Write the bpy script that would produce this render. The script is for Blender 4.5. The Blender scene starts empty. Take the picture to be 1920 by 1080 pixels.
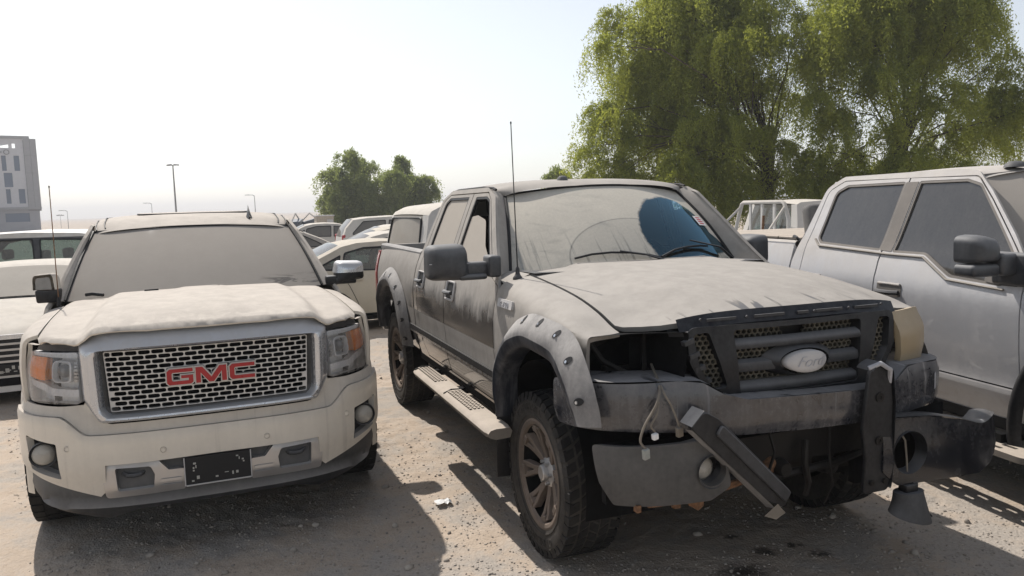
import bpy, bmesh, math, random
import numpy as np
from mathutils import Vector, Matrix, Euler
from mathutils.geometry import delaunay_2d_cdt

random.seed(7)
RNG = np.random.default_rng(11)
SC = bpy.context.scene
COL = SC.collection
R = math.radians

# ------------------------------------------------------------------ camera
cam_d = bpy.data.cameras.new('camera')
cam = bpy.data.objects.new('camera', cam_d)
COL.objects.link(cam)
CAM_H, PITCH, ROLL, FPX = 1.823, R(6.01), -0.0291, 1477.7
_f = Vector((0, math.cos(PITCH), -math.sin(PITCH)))
_u = Vector((0, math.sin(PITCH), math.cos(PITCH)))
_r = Vector((1, 0, 0))
_c, _s = math.cos(ROLL), math.sin(ROLL)
_R = _r * _c + _u * _s
_U = _r * -_s + _u * _c
cam.matrix_world = Matrix(((_R.x, _U.x, -_f.x, 0), (_R.y, _U.y, -_f.y, 0), (_R.z, _U.z, -_f.z, CAM_H), (0, 0, 0, 1)))
cam_d.sensor_width = 36.0
cam_d.lens = FPX / 1920 * 36.0
cam_d.clip_start = 0.05
cam_d.clip_end = 5000
SC.camera = cam

# ------------------------------------------------------------------ light
SUN_DIR = Vector((-0.637, 1.003, 1.393)).normalized()      # towards the sun
SUN_EL = math.asin(SUN_DIR.z)
SUN_AZ = math.atan2(SUN_DIR.x, SUN_DIR.y)
world = bpy.data.worlds.new('World')
SC.world = world
world.use_nodes = True
wn = world.node_tree
wn.nodes.clear()
sky = wn.nodes.new('ShaderNodeTexSky')
sky.sky_type = 'NISHITA'
sky.sun_disc = False
sky.sun_elevation = SUN_EL
sky.sun_rotation = SUN_AZ
sky.altitude = 0
sky.air_density = 1.0
sky.dust_density = 1.0
sky.ozone_density = 1.0
bg = wn.nodes.new('ShaderNodeBackground')
bg.inputs['Strength'].default_value = 0.113
wo = wn.nodes.new('ShaderNodeOutputWorld')
hs = wn.nodes.new('ShaderNodeHueSaturation')       # dust in the air bleaches the whole sky
hs.inputs['Saturation'].default_value = 0.40
wn.links.new(sky.outputs[0], hs.inputs['Color'])
wn.links.new(hs.outputs[0], bg.inputs['Color'])
wn.links.new(bg.outputs[0], wo.inputs['Surface'])

sun_d = bpy.data.lights.new('sun', 'SUN')
sun_d.energy = 3.9
sun_d.angle = R(0.7)
sun_d.color = (1.0, 0.94, 0.87)
sun = bpy.data.objects.new('sun', sun_d)
sun.rotation_euler = SUN_DIR.to_track_quat('Z', 'Y').to_euler()
sun.location = (0, 0, 30)
COL.objects.link(sun)

SC.view_settings.view_transform = 'Standard'
SC.view_settings.look = 'None'
SC.view_settings.exposure = 0.36
SC.view_settings.gamma = 1.0
SC.view_settings.use_curve_mapping = False
SC.cycles.max_bounces = 8
SC.cycles.transparent_max_bounces = 16
SC.cycles.volume_bounces = 0
SC.cycles.use_denoising = True

# ------------------------------------------------------------------ helpers
class N:
    """small helper that writes node trees"""
    def __init__(self, name):
        self.m = bpy.data.materials.new(name)
        self.m.use_nodes = True
        self.t = self.m.node_tree
        self.t.nodes.clear()
        self.out = self.t.nodes.new('ShaderNodeOutputMaterial')
    def new(self, kind, **kw):
        n = self.t.nodes.new('ShaderNode' + kind)
        for k, v in kw.items():
            setattr(n, k, v)
        return n
    def put(self, sock, v):
        if hasattr(v, 'node'):
            self.t.links.new(v, sock)
        elif isinstance(v, (tuple, list)) and sock.type == 'RGBA' and len(v) == 3:
            sock.default_value = (*v, 1)
        else:
            sock.default_value = v
    def math(self, op, a, b=0.0, clamp=False):
        n = self.new('Math', operation=op, use_clamp=clamp)
        self.put(n.inputs[0], a)
        self.put(n.inputs[1], b)
        return n.outputs[0]
    def ramp(self, x, a, b, c=0.0, d=1.0, smooth=True):
        n = self.new('MapRange', interpolation_type='SMOOTHSTEP' if smooth else 'LINEAR')
        n.clamp = True
        for i, v in enumerate((x, a, b, c, d)):
            self.put(n.inputs[i], v)
        return n.outputs[0]
    def mix(self, f, a, b):
        n = self.new('Mix', data_type='RGBA')
        self.put(n.inputs[0], f)
        self.put(n.inputs[6], a)
        self.put(n.inputs[7], b)
        return n.outputs[2]
    def co(self, kind='Object'):
        return self.new('TexCoord').outputs[kind]
    def sep(self, v):
        n = self.new('SeparateXYZ')
        self.put(n.inputs[0], v)
        return n.outputs[0], n.outputs[1], n.outputs[2]
    def comb(self, x, y, z):
        n = self.new('CombineXYZ')
        for i, v in enumerate((x, y, z)):
            self.put(n.inputs[i], v)
        return n.outputs[0]
    def scale(self, v, s):
        n = self.new('VectorMath', operation='MULTIPLY')
        self.put(n.inputs[0], v)
        n.inputs[1].default_value = s
        return n.outputs[0]
    def noise(self, v, s, detail=4.0, rough=0.6, dist=0.0):
        n = self.new('TexNoise')
        self.put(n.inputs['Vector'], v)
        n.inputs['Scale'].default_value = s
        n.inputs['Detail'].default_value = detail
        n.inputs['Roughness'].default_value = rough
        n.inputs['Distortion'].default_value = dist
        return n.outputs[0]
    def voro(self, v, s, feat='F1', out=0):
        n = self.new('TexVoronoi', feature=feat)
        self.put(n.inputs['Vector'], v)
        n.inputs['Scale'].default_value = s
        return n.outputs[out]
    def bump(self, h, strength=0.2, dist=0.01):
        n = self.new('Bump')
        n.inputs['Strength'].default_value = strength
        n.inputs['Distance'].default_value = dist
        self.put(n.inputs['Height'], h)
        return n.outputs[0]
    def bsdf(self, col, rough=0.5, metal=0.0, spec=0.5, normal=None, coat=0.0, **kw):
        n = self.new('BsdfPrincipled')
        self.put(n.inputs['Base Color'], col)
        self.put(n.inputs['Roughness'], rough)
        self.put(n.inputs['Metallic'], metal)
        self.put(n.inputs['Specular IOR Level'], spec)
        self.put(n.inputs['Coat Weight'], coat)
        n.inputs['Coat Roughness'].default_value = 0.08
        if normal is not None:
            self.put(n.inputs['Normal'], normal)
        for k, v in kw.items():
            self.put(n.inputs[k.replace('_', ' ')], v)
        return n.outputs[0]
    def mixs(self, f, a, b):
        n = self.new('MixShader')
        self.put(n.inputs[0], f)
        self.put(n.inputs[1], a)
        self.put(n.inputs[2], b)
        return n.outputs[0]
    def done(self, s):
        self.t.links.new(s, self.out.inputs[0])
        return self.m

DUST = (0.365, 0.338, 0.305)

def plain(name, col, rough=0.5, metal=0.0, spec=0.35, var=0.12, coat=0.0, scale=18):
    n = N(name)
    c = n.co()
    k = n.noise(c, scale, 5)
    dark = tuple(x * (1 - var) for x in col)
    lite = tuple(min(1, x * (1 + var)) for x in col)
    return n.done(n.bsdf(n.mix(n.ramp(k, 0.3, 0.7), dark, lite), n.ramp(k, 0.2, 0.8, max(0.02, rough - 0.06), min(1, rough + 0.06)),
                         metal, spec, None, coat))

def dusty(name, base, vert=0.3, up=0.9, rough=0.35, metal=0.0, dust=DUST, amt=0.5, streak=0.25, coat=0.0, drough=0.85, extra=None, fine=1.0, spec=0.5):
    """paint or plastic under a coat of settled dust; more of it where the surface faces up"""
    n = N(name)
    c = n.co()
    nz = n.sep(n.new('NewGeometry').outputs['Normal'])[2]
    f = n.ramp(nz, -0.05, 0.65, vert, up)
    big = n.noise(c, 3.1, 5, 0.62, 0.6)
    small = n.noise(c, 46 * fine, 4, 0.65)
    st = n.noise(n.scale(c, (26, 26, 1.6)), 1.0, 3, 0.6)
    f = n.math('ADD', f, n.math('MULTIPLY', n.math('SUBTRACT', big, 0.5), amt))
    f = n.math('ADD', f, n.math('MULTIPLY', n.math('SUBTRACT', small, 0.5), amt * 0.55))
    f = n.math('ADD', f, n.math('MULTIPLY', n.math('SUBTRACT', st, 0.5), streak))
    if extra:
        f = extra(n, c, f)
    f = n.math('ADD', f, 0.0, True)
    d2 = tuple(x * 0.86 for x in dust)
    dcol = n.mix(n.ramp(n.noise(c, 9, 5), 0.3, 0.7), d2, dust)
    col = n.mix(f, base, dcol)
    rg = n.ramp(f, 0.0, 0.75, rough, drough)
    mt = n.math('MULTIPLY', n.ramp(f, 0.0, 0.8, 1.0, 0.0), metal)
    ct = n.math('MULTIPLY', n.ramp(f, 0.0, 0.6, 1.0, 0.0), coat)
    b = n.bump(small, 0.12, 0.002)
    return n.done(n.bsdf(col, rg, mt, spec, b, ct))

def pchip(pts):
    xs = np.array([p[0] for p in pts], float)
    ys = np.array([p[1] for p in pts], float)
    h = np.diff(xs)
    d = np.diff(ys) / h
    m = np.zeros(len(xs))
    for i in range(1, len(xs) - 1):
        if d[i - 1] * d[i] > 0:
            w1, w2 = 2 * h[i] + h[i - 1], h[i] + 2 * h[i - 1]
            m[i] = (w1 + w2) / (w1 / d[i - 1] + w2 / d[i])
    m[0], m[-1] = d[0], d[-1]
    xl, yl, hl, ml = xs.tolist(), ys.tolist(), h.tolist(), m.tolist()
    nmax = len(xl) - 2
    def f(x):
        if x <= xl[0]:
            return yl[0] + ml[0] * (x - xl[0])
        if x >= xl[-1]:
            return yl[-1] + ml[-1] * (x - xl[-1])
        i = 0
        while i < nmax and x > xl[i + 1]:
            i += 1
        t = (x - xl[i]) / hl[i]
        t2, t3 = t * t, t * t * t
        return (2 * t3 - 3 * t2 + 1) * yl[i] + (t3 - 2 * t2 + t) * hl[i] * ml[i] + (-2 * t3 + 3 * t2) * yl[i + 1] + (t3 - t2) * hl[i] * ml[i + 1]
    return f

def sstep(x, a, b):
    t = min(1, max(0, (x - a) / (b - a)))
    return t * t * (3 - 2 * t)

def rc(pts, r=0.04, n=5):
    """polygon with rounded corners; a point may carry its own radius"""
    out = []
    L = len(pts)
    for i in range(L):
        p = Vector(pts[i][:2])
        rad = pts[i][2] if len(pts[i]) > 2 else r
        a = Vector(pts[i - 1][:2]) - p
        b = Vector(pts[(i + 1) % L][:2]) - p
        la, lb = a.length, b.length
        if rad <= 1e-5 or la < 1e-6 or lb < 1e-6:
            out.append((p.x, p.y))
            continue
        a /= la
        b /= lb
        ang = math.acos(max(-1, min(1, a.dot(b))))
        if ang > 3.1:
            out.append((p.x, p.y))
            continue
        t = min(rad / math.tan(ang / 2), la * 0.48, lb * 0.48)
        p0, p1 = p + a * t, p + b * t
        for k in range(n + 1):
            s = k / n
            q = p0 * (1 - s) ** 2 + p * 2 * s * (1 - s) + p1 * s * s
            out.append((q.x, q.y))
    return out

def dens(poly, step, closed=True):
    out = []
    L = len(poly)
    for i in range(L if closed else L - 1):
        a, b = poly[i], poly[(i + 1) % L]
        d = math.hypot(b[0] - a[0], b[1] - a[1])
        if d < 1e-6:
            continue
        k = max(1, int(math.ceil(d / step)))
        for j in range(k):
            out.append((a[0] + (b[0] - a[0]) * j / k, a[1] + (b[1] - a[1]) * j / k))
    if not closed:
        out.append(tuple(poly[-1][:2]))
    return out

def inside(pts, loops):
    """even-odd test for an array of 2-D points"""
    x, y = pts[:, 0], pts[:, 1]
    c = np.zeros(len(pts), bool)
    for lp in loops:
        a = np.array(lp)
        b = np.roll(a, -1, 0)
        for (x1, y1), (x2, y2) in zip(a, b):
            if y1 == y2:
                continue
            m = ((y1 > y) != (y2 > y)) & (x < (x2 - x1) * (y - y1) / (y2 - y1) + x1)
            c ^= m
    return c

def link(name, me, mat=None, par=None):
    o = bpy.data.objects.new(name, me)
    COL.objects.link(o)
    if mat is not None and me is not None and not me.materials:
        me.materials.append(mat)
    if par is not None:
        o.parent = par
    return o

def mesh_of(name, vs, fs, ang=38, smooth=True):
    me = bpy.data.meshes.new(name)
    me.from_pydata([tuple(v) for v in vs], [], fs)
    me.update()
    if smooth:
        me.shade_smooth()
        if ang < 180:
            me.set_sharp_from_angle(angle=R(ang))
    return me

def panel(name, mat, par, loops, fn, out, step=0.05, th=0.02, ang=40, lift=0.0):
    """a sheet cut to 2-D outlines (first the rim, then holes), laid on the surface fn(u,v), with a turned-in rim"""
    if isinstance(loops[0][0], (int, float)):
        loops = [loops]
    lp = [dens(l, step) for l in loops]
    allp = np.array([p for l in lp for p in l])
    lo, hi = allp.min(0), allp.max(0)
    gx = np.arange(lo[0] + step * 0.5, hi[0], step)
    gy = np.arange(lo[1] + step * 0.5, hi[1], step)
    vs = [Vector(p) for p in allp]
    ed = []
    k = 0
    for l in lp:
        ed += [(k + i, k + (i + 1) % len(l)) for i in range(len(l))]
        k += len(l)
    if len(gx) and len(gy):
        g = np.array([(a + (0.0 if j % 2 else step * 0.25), b) for j, b in enumerate(gy) for a in gx])
        g = g[inside(g, lp)]
        if len(g):
            d = np.min(np.abs(g[:, None, :] - allp[None, :, :]).max(2), 1)
            g = g[d > step * 0.42]
            vs += [Vector(p) for p in g]
    v2, _, tri, *_r = delaunay_2d_cdt(vs, ed, [], 0, 1e-6)
    cen = np.array([((v2[t[0]] + v2[t[1]] + v2[t[2]]) / 3)[:] for t in tri])
    ok = inside(cen, lp)
    tri = [t for t, k2 in zip(tri, ok) if k2]
    e = 1e-3
    P, NN = [], []
    for v in v2:
        p = Vector(fn(v.x, v.y))
        du = Vector(fn(v.x + e, v.y)) - Vector(fn(v.x - e, v.y))
        dv = Vector(fn(v.x, v.y + e)) - Vector(fn(v.x, v.y - e))
        nn = du.cross(dv)
        NN.append(nn.normalized() if nn.length > 1e-12 else Vector((0, 0, 0)))
        P.append(p)
    s = Vector((0, 0, 0))
    for q in NN:
        s += q
    sg = 1 if s.dot(Vector(out)) > 0 else -1
    NN = [q * sg for q in NN]
    if lift:
        P = [p + q * lift for p, q in zip(P, NN)]
    faces = []
    used = set()
    ec = {}
    for t in tri:
        a, b, c = t
        if sg < 0:
            a, b, c = a, c, b
        # keep the 2-D winding counter-clockwise before applying the sign
        A, B, C_ = v2[t[0]], v2[t[1]], v2[t[2]]
        if (B.x - A.x) * (C_.y - A.y) - (B.y - A.y) * (C_.x - A.x) < 0:
            b, c = c, b
        faces.append((a, b, c))
        for x, y in ((a, b), (b, c), (c, a)):
            ec[(x, y)] = 1
    if th > 0:
        idx = {}
        be = [(x, y) for (x, y) in ec if (y, x) not in ec]
        for x, y in be:
            for q in (x, y):
                if q not in idx:
                    idx[q] = len(P)
                    P.append(P[q] - NN[q] * th)
        for x, y in be:
            faces.append((y, x, idx[x], idx[y]))
    keep = sorted({i for f in faces for i in f})
    mp = {o: i for i, o in enumerate(keep)}
    me = mesh_of(name, [P[i] for i in keep], [tuple(mp[i] for i in f) for f in faces], ang)
    if th <= 0 and len(P) == len(NN):
        me.normals_split_custom_set_from_vertices([NN[i] for i in keep])
    return link(name, me, mat, par)

class MB:
    def __init__(self):
        self.v, self.f = [], []
    def add(self, vs, fs):
        k = len(self.v)
        self.v += [Vector(p) for p in vs]
        self.f += [tuple(i + k for i in f) for f in fs]
        return self
    def box(self, c, s, rot=None, taper=1.0):
        hx, hy, hz = s[0] / 2, s[1] / 2, s[2] / 2
        vs = []
        for z in (-1, 1):
            k = taper if z > 0 else 1.0
            for x, y in ((-1, -1), (1, -1), (1, 1), (-1, 1)):
                vs.append(Vector((x * hx * k, y * hy * k, z * hz)))
        if rot:
            m = Euler(rot).to_matrix()
            vs = [m @ p for p in vs]
        return self.add([p + Vector(c) for p in vs], [(3, 2, 1, 0), (4, 5, 6, 7), (0, 1, 5, 4), (1, 2, 6, 5), (2, 3, 7, 6), (3, 0, 4, 7)])
    def prism(self, poly, fa, fb):
        """poly points through fa (front) and fb (back)"""
        n = len(poly)
        vs = [fa(*p) for p in poly] + [fb(*p) for p in poly]
        fs = [tuple(range(n)), tuple(range(2 * n - 1, n - 1, -1))]
        fs += [(i, i + n, (i + 1) % n + n, (i + 1) % n) for i in range(n)]
        return self.add(vs, fs)
    def tube(self, pts, r, n=8, cap=True, flat=1.0):
        pts = [Vector(p) for p in pts]
        rr = r if isinstance(r, (list, tuple)) else [r] * len(pts)
        vs, fs = [], []
        up = None
        for i, p in enumerate(pts):
            t = (pts[min(i + 1, len(pts) - 1)] - pts[max(i - 1, 0)]).normalized()
            if up is None:
                up = Vector((0, 0, 1)) if abs(t.z) < 0.9 else Vector((1, 0, 0))
            a = t.cross(up)
            if a.length < 1e-5:
                a = t.orthogonal()
            a.normalize()
            b = a.cross(t).normalized()
            up = b
            for k in range(n):
                w = 2 * math.pi * k / n
                vs.append(p + a * math.cos(w) * rr[i] + b * math.sin(w) * rr[i] * flat)
        for i in range(len(pts) - 1):
            for k in range(n):
                k2 = (k + 1) % n
                fs.append((i * n + k, i * n + k2, (i + 1) * n + k2, (i + 1) * n + k))
        if cap:
            fs.append(tuple(range(n - 1, -1, -1)))
            fs.append(tuple((len(pts) - 1) * n + k for k in range(n)))
        return self.add(vs, fs)
    def lathe(self, prof, c=(0, 0, 0), n=32, axis='y', sgn=1, a0=0.0, a1=2 * math.pi):
        """prof: (radius, height along axis)"""
        vs, fs = [], []
        full = abs(a1 - a0 - 2 * math.pi) < 1e-6
        m = n if full else n + 1
        for k in range(m):
            w = a0 + (a1 - a0) * k / n
            cw, sw = math.cos(w), math.sin(w)
            for r, h in prof:
                if axis == 'y':
                    q = (r * cw, sgn * h, r * sw)
                elif axis == 'x':
                    q = (sgn * h, r * cw, r * sw)
                else:
                    q = (r * cw, r * sw, sgn * h)
                vs.append(Vector(q) + Vector(c))
        L = len(prof)
        for k in range(n):
            k2 = (k + 1) % m
            for i in range(L - 1):
                fs.append((k * L + i, k2 * L + i, k2 * L + i + 1, k * L + i + 1))
        return self.add(vs, fs)
    def grid(self, fn, nu, nv, cu=False):
        vs = [fn(i / (nu if cu else nu - 1), j / (nv - 1)) for i in range(nu) for j in range(nv)]
        fs = []
        for i in range(nu if cu else nu - 1):
            i2 = (i + 1) % nu
            for j in range(nv - 1):
                fs.append((i * nv + j, i2 * nv + j, i2 * nv + j + 1, i * nv + j + 1))
        return self.add(vs, fs)
    def mir(self):
        """add the mirror image about y = 0"""
        k = len(self.v)
        self.v += [Vector((p.x, -p.y, p.z)) for p in self.v]
        self.f += [tuple(i + k for i in reversed(f)) for f in self.f]
        return self
    def build(self, name, mat, par=None, ang=38, bevel=0.0, seg=2, fix=True, smooth=True):
        me = bpy.data.meshes.new(name)
        me.from_pydata([tuple(v) for v in self.v], [], self.f)
        if fix or bevel:
            bm = bmesh.new()
            bm.from_mesh(me)
            if fix:
                bmesh.ops.recalc_face_normals(bm, faces=bm.faces)
            if bevel:
                es = [e for e in bm.edges if len(e.link_faces) == 2 and e.calc_face_angle(0) > R(28)]
                bmesh.ops.bevel(bm, geom=es, offset=bevel, segments=seg, affect='EDGES', profile=0.5, clamp_overlap=True)
            bm.to_mesh(me)
            bm.free()
        me.update()
        if smooth:
            me.shade_smooth()
            me.set_sharp_from_angle(angle=R(ang))
        return link(name, me, mat, par)

def empty(name, loc=(0, 0, 0), rz=0.0):
    o = bpy.data.objects.new(name, None)
    o.empty_display_size = 0.3
    COL.objects.link(o)
    o.location = loc
    o.rotation_euler = (0, 0, rz)
    return o

def tag(o, label, cat, group=None, kind=None):
    o['label'] = label
    o['category'] = cat
    if group:
        o['group'] = group
    if kind:
        o['kind'] = kind
    return o

def copy_tree(o, par=None, mats=None):
    c = o.copy()
    COL.objects.link(c)
    if par is not None:
        c.parent = par
    for ch in list(o.children):
        copy_tree(ch, c)
    return c

def text_mesh(txt, size=1.0, ext=0.0, shear=0.0, offset=0.0, space=1.0):
    cu = bpy.data.curves.new('lettering', 'FONT')
    cu.body = txt
    cu.size = size
    cu.extrude = ext
    cu.shear = shear
    cu.offset = offset
    cu.space_character = space
    cu.align_x = 'CENTER'
    cu.align_y = 'CENTER'
    ob = bpy.data.objects.new('lettering', cu)
    COL.objects.link(ob)
    dg = bpy.context.evaluated_depsgraph_get()
    me = bpy.data.meshes.new_from_object(ob.evaluated_get(dg))
    bpy.data.objects.remove(ob)
    bpy.data.curves.remove(cu)
    vs = [v.co.copy() for v in me.vertices]
    fs = [tuple(p.vertices) for p in me.polygons]
    bpy.data.meshes.remove(me)
    return vs, fs
# ------------------------------------------------------------------ materials
def ford_body_extra(n, c, f):
    x, y, z = n.sep(c)
    k = n.noise(c, 5.5, 5, 0.65, 0.4)
    st = n.noise(n.scale(c, (30, 30, 1.2)), 1.0, 3)
    side = n.ramp(n.math('ABSOLUTE', y), 0.86, 0.93)
    # nearly dust-free band above the door crease: sharp lower limit, ragged upper limit
    top = n.math('ADD', n.math('ADD', 0.98, n.math('MULTIPLY', k, 0.24)), n.math('MULTIPLY', st, 0.16))
    wz = n.math('MULTIPLY', n.ramp(z, 1.0, 1.008), n.math('SUBTRACT', 1.0, n.ramp(n.math('SUBTRACT', z, top), -0.08, 0.10)))
    wx = n.math('MULTIPLY', n.ramp(x, -3.0, -2.45), n.math('SUBTRACT', 1.0, n.ramp(x, -0.56, -0.50)))
    wipe = n.math('MULTIPLY', n.math('MULTIPLY', wz, wx), side)
    low = n.math('MULTIPLY', n.math('SUBTRACT', 1.0, n.ramp(z, 0.80, 0.83)), n.math('MULTIPLY', side, n.math('SUBTRACT', 1.0, n.ramp(x, -0.54, -0.50))))
    m = n.math('MAXIMUM', n.math('MULTIPLY', wipe, 0.97), n.math('MULTIPLY', low, 0.93))
    f = n.math('MULTIPLY', f, n.math('SUBTRACT', 1.0, m))
    # finger smears on the front edge of the hood
    sm = n.noise(n.scale(c, (3.0, 16, 3)), 1.0, 2, 0.5, 1.2)
    hm = n.math('MULTIPLY', n.ramp(sm, 0.58, 0.66), n.math('MULTIPLY', n.ramp(x, 0.62, 0.74), n.math('SUBTRACT', 1.0, side)))
    return n.math('MULTIPLY', f, n.math('SUBTRACT', 1.0, n.math('MULTIPLY', hm, 0.7)))

def gmc_extra(n, c, f):
    x, y, z = n.sep(c)
    # dust rubbed and rained off along the leading edge of the hood, run marks down the bumper
    m = n.noise(c, 11, 5, 0.7, 0.8)
    edge = n.math('MULTIPLY', n.ramp(x, 0.70, 0.93), n.ramp(z, 1.15, 1.18))
    f = n.math('SUBTRACT', f, n.math('MULTIPLY', n.math('MULTIPLY', edge, n.ramp(m, 0.42, 0.62)), 0.22))
    st = n.noise(n.comb(n.math('MULTIPLY', y, 30), x, n.math('MULTIPLY', z, 1.1)), 1.0, 2, 0.5)
    face = n.math('MULTIPLY', n.ramp(x, 0.45, 0.6), n.math('SUBTRACT', 1.0, n.ramp(z, 0.86, 0.90)))
    f = n.math('ADD', f, n.math('MULTIPLY', n.math('MULTIPLY', n.ramp(st, 0.58, 0.72), face), 0.22))
    return n.math('ADD', f, n.math('MULTIPLY', n.math('MULTIPLY', n.math('SUBTRACT', 1.0, n.ramp(z, 0.45, 0.66)), face), 0.25))

def w_extra(n, c, f):
    x, y, z = n.sep(c)
    side = n.ramp(n.math('ABSOLUTE', y), 0.88, 0.93)
    sm = n.noise(n.scale(c, (4.5, 1, 7.0)), 1.0, 8, 0.75, 1.2)
    low = n.math('SUBTRACT', 1.0, n.ramp(z, 0.95, 1.12))
    f = n.math('ADD', f, n.math('MULTIPLY', n.math('MULTIPLY', n.ramp(sm, 0.50, 0.70), n.math('MULTIPLY', low, side)), 0.28))
    dust_sill = n.math('MULTIPLY', n.math('SUBTRACT', 1.0, n.ramp(z, 0.60, 0.82)), side)
    return n.math('ADD', f, n.math('MULTIPLY', dust_sill, 0.30))

def runs_extra(n, c, f):
    x, y, z = n.sep(c)
    st = n.noise(n.comb(n.math('MULTIPLY', y, 34), x, n.math('MULTIPLY', z, 1.3)), 1.0, 2, 0.5)
    blot = n.noise(c, 5.0, 3, 0.6, 1.0)
    f = n.math('ADD', f, n.math('MULTIPLY', n.ramp(st, 0.64, 0.72), 0.35))
    return n.math('MULTIPLY', f, n.ramp(blot, 0.32, 0.42, 0.25, 1.0))

M = {}
M['ford'] = dusty('black_paint_dusty', (0.010, 0.011, 0.014), 0.80, 1.0, 0.10, 0, DUST, 0.30, 0.22, 0.5, extra=ford_body_extra)
M['ford_bumper'] = dusty('bumper_paint_dusty', (0.007, 0.009, 0.016), 0.15, 0.75, 0.16, 0, (0.33, 0.32, 0.315), 0.65, 0.32, 0.6, extra=runs_extra)
M['flare'] = dusty('flare_plastic_dusty', (0.018, 0.022, 0.032), 0.50, 0.92, 0.42, 0, (0.37, 0.355, 0.34), 0.95, 0.35)
M['flare_in'] = dusty('flare_edge_plastic', (0.012, 0.015, 0.023), 0.06, 0.30, 0.45, 0, (0.30, 0.30, 0.31), 0.25, 0.7, spec=0.3)
M['plastic'] = dusty('black_plastic_dusty', (0.0075, 0.008, 0.010), 0.02, 0.40, 0.42, 0, (0.27, 0.268, 0.27), 0.28, 0.08, spec=0.28)
M['plastic_grey'] = dusty('grey_plastic_dusty', (0.020, 0.021, 0.024), 0.09, 0.55, 0.45, 0, (0.25, 0.25, 0.255), 0.38, 0.12, spec=0.3)
M['mirror'] = dusty('mirror_plastic', (0.015, 0.018, 0.024), 0.06, 0.42, 0.38, 0, (0.33, 0.33, 0.33), 0.25, 0.14)
M['dark'] = plain('dark_underside', (0.008, 0.008, 0.0085), 0.8, spec=0.08, var=0.4)
M['darkmetal'] = dusty('dark_greasy_metal', (0.010, 0.009, 0.0085), 0.0, 0.15, 0.5, 0.0, (0.14, 0.125, 0.11), 0.35, 0.0, spec=0.2)
M['rust'] = plain('rusty_metal', (0.16, 0.085, 0.045), 0.85, var=0.5, scale=40)
M['tyre'] = dusty('tyre_rubber', (0.011, 0.011, 0.0115), 0.05, 0.10, 0.7, 0, (0.15, 0.135, 0.12), 0.55, 0.0, spec=0.25)
M['tyre_wall'] = dusty('tyre_wall_dusty', (0.014, 0.014, 0.014), 0.24, 0.34, 0.8, 0, (0.165, 0.145, 0.125), 0.8, 0.0, spec=0.25)
M['rim'] = dusty('rim_dusty', (0.010, 0.010, 0.010), 0.50, 0.95, 0.35, 0.2, (0.26, 0.205, 0.165), 0.75, 0.0, spec=0.3)
M['rim_dark'] = plain('rim_barrel', (0.006, 0.006, 0.006), 0.7, spec=0.1)
M['steel'] = plain('bright_steel', (0.55, 0.56, 0.58), 0.28, 1.0)
M['chrome'] = dusty('chrome_dusty', (0.62, 0.65, 0.70), 0.24, 0.5, 0.12, 1.0, (0.42, 0.39, 0.35), 0.25, 0.3, drough=0.6)
M['chrome_grey'] = dusty('satin_chrome_dusty', (0.46, 0.46, 0.47), 0.22, 0.6, 0.24, 1.0, (0.40, 0.375, 0.34), 0.18, 0.25, drough=0.7)
M['chrome_mesh'] = dusty('grille_chrome_dusty', (0.66, 0.65, 0.63), 0.45, 0.8, 0.25, 0.7, (0.56, 0.53, 0.49), 0.2, 0.1, drough=0.6)
M['step'] = dusty('step_dusty', (0.04, 0.04, 0.04), 0.35, 1.0, 0.5, 0, (0.45, 0.39, 0.325), 0.2, 0.0)
M['tailred'] = plain('red_lens', (0.35, 0.012, 0.012), 0.25, coat=0.5)
M['yellow_lens'] = dusty('yellowed_lens', (0.37, 0.285, 0.17), 0.25, 0.7, 0.25, 0, (0.44, 0.37, 0.28), 0.35, 0.45, 0.3)
M['badge'] = dusty('silver_badge', (0.52, 0.52, 0.53), 0.35, 0.8, 0.35, 0.3, (0.52, 0.49, 0.46), 0.25, 0.1)
M['badge_dim'] = plain('badge_script', (0.40, 0.40, 0.42), 0.5)
M['mesh_tan'] = plain('grille_mesh_dusty', (0.105, 0.095, 0.073), 0.85, var=0.35)
M['gmc'] = dusty('pearl_white_dusty', (0.76, 0.70, 0.60), 0.24, 0.98, 0.18, 0, (0.465, 0.420, 0.368), 0.38, 0.20, 0.5, extra=gmc_extra)
M['gmc_dam'] = dusty('air_dam_plastic', (0.014, 0.016, 0.019), 0.07, 0.75, 0.42, 0, (0.30, 0.285, 0.27), 0.35, 0.12)
M['red'] = plain('red_letter', (0.36, 0.012, 0.016), 0.3, coat=0.3, var=0.1)
M['amber'] = dusty('amber_lens', (1.0, 0.30, 0.015), 0.02, 0.35, 0.2, 0, (0.75, 0.42, 0.2), 0.2, 0.2, 0.4)
M['lamp_grey'] = dusty('lamp_housing', (0.85, 0.85, 0.85), 0.20, 0.6, 0.25, 0.15, (0.6, 0.58, 0.55), 0.2, 0.3)
M['lamp_white'] = dusty('lamp_lightguide', (0.88, 0.88, 0.90), 0.10, 0.4, 0.25, 0, (0.6, 0.58, 0.55), 0.2, 0.1)
M['projector'] = plain('projector_glass', (0.16, 0.165, 0.17), 0.08, coat=1.0)
M['foglens'] = dusty('fog_lens', (0.34, 0.33, 0.30), 0.20, 0.6, 0.06, 0, (0.5, 0.46, 0.40), 0.45, 0.35, 1.0)
M['w'] = dusty('silver_paint', (0.60, 0.61, 0.64), 0.10, 0.85, 0.28, 0.50, (0.46, 0.42, 0.37), 0.42, 0.20, 0.5, extra=w_extra)
M['w_trim'] = dusty('window_trim_dusty', (0.045, 0.043, 0.042), 0.30, 0.75, 0.5, 0, (0.30, 0.27, 0.24), 0.3, 0.2)
M['white'] = dusty('white_paint_dusty', (0.66, 0.66, 0.65), 0.30, 0.9, 0.25, 0, (0.52, 0.475, 0.41), 0.25, 0.15, 0.4)
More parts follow.
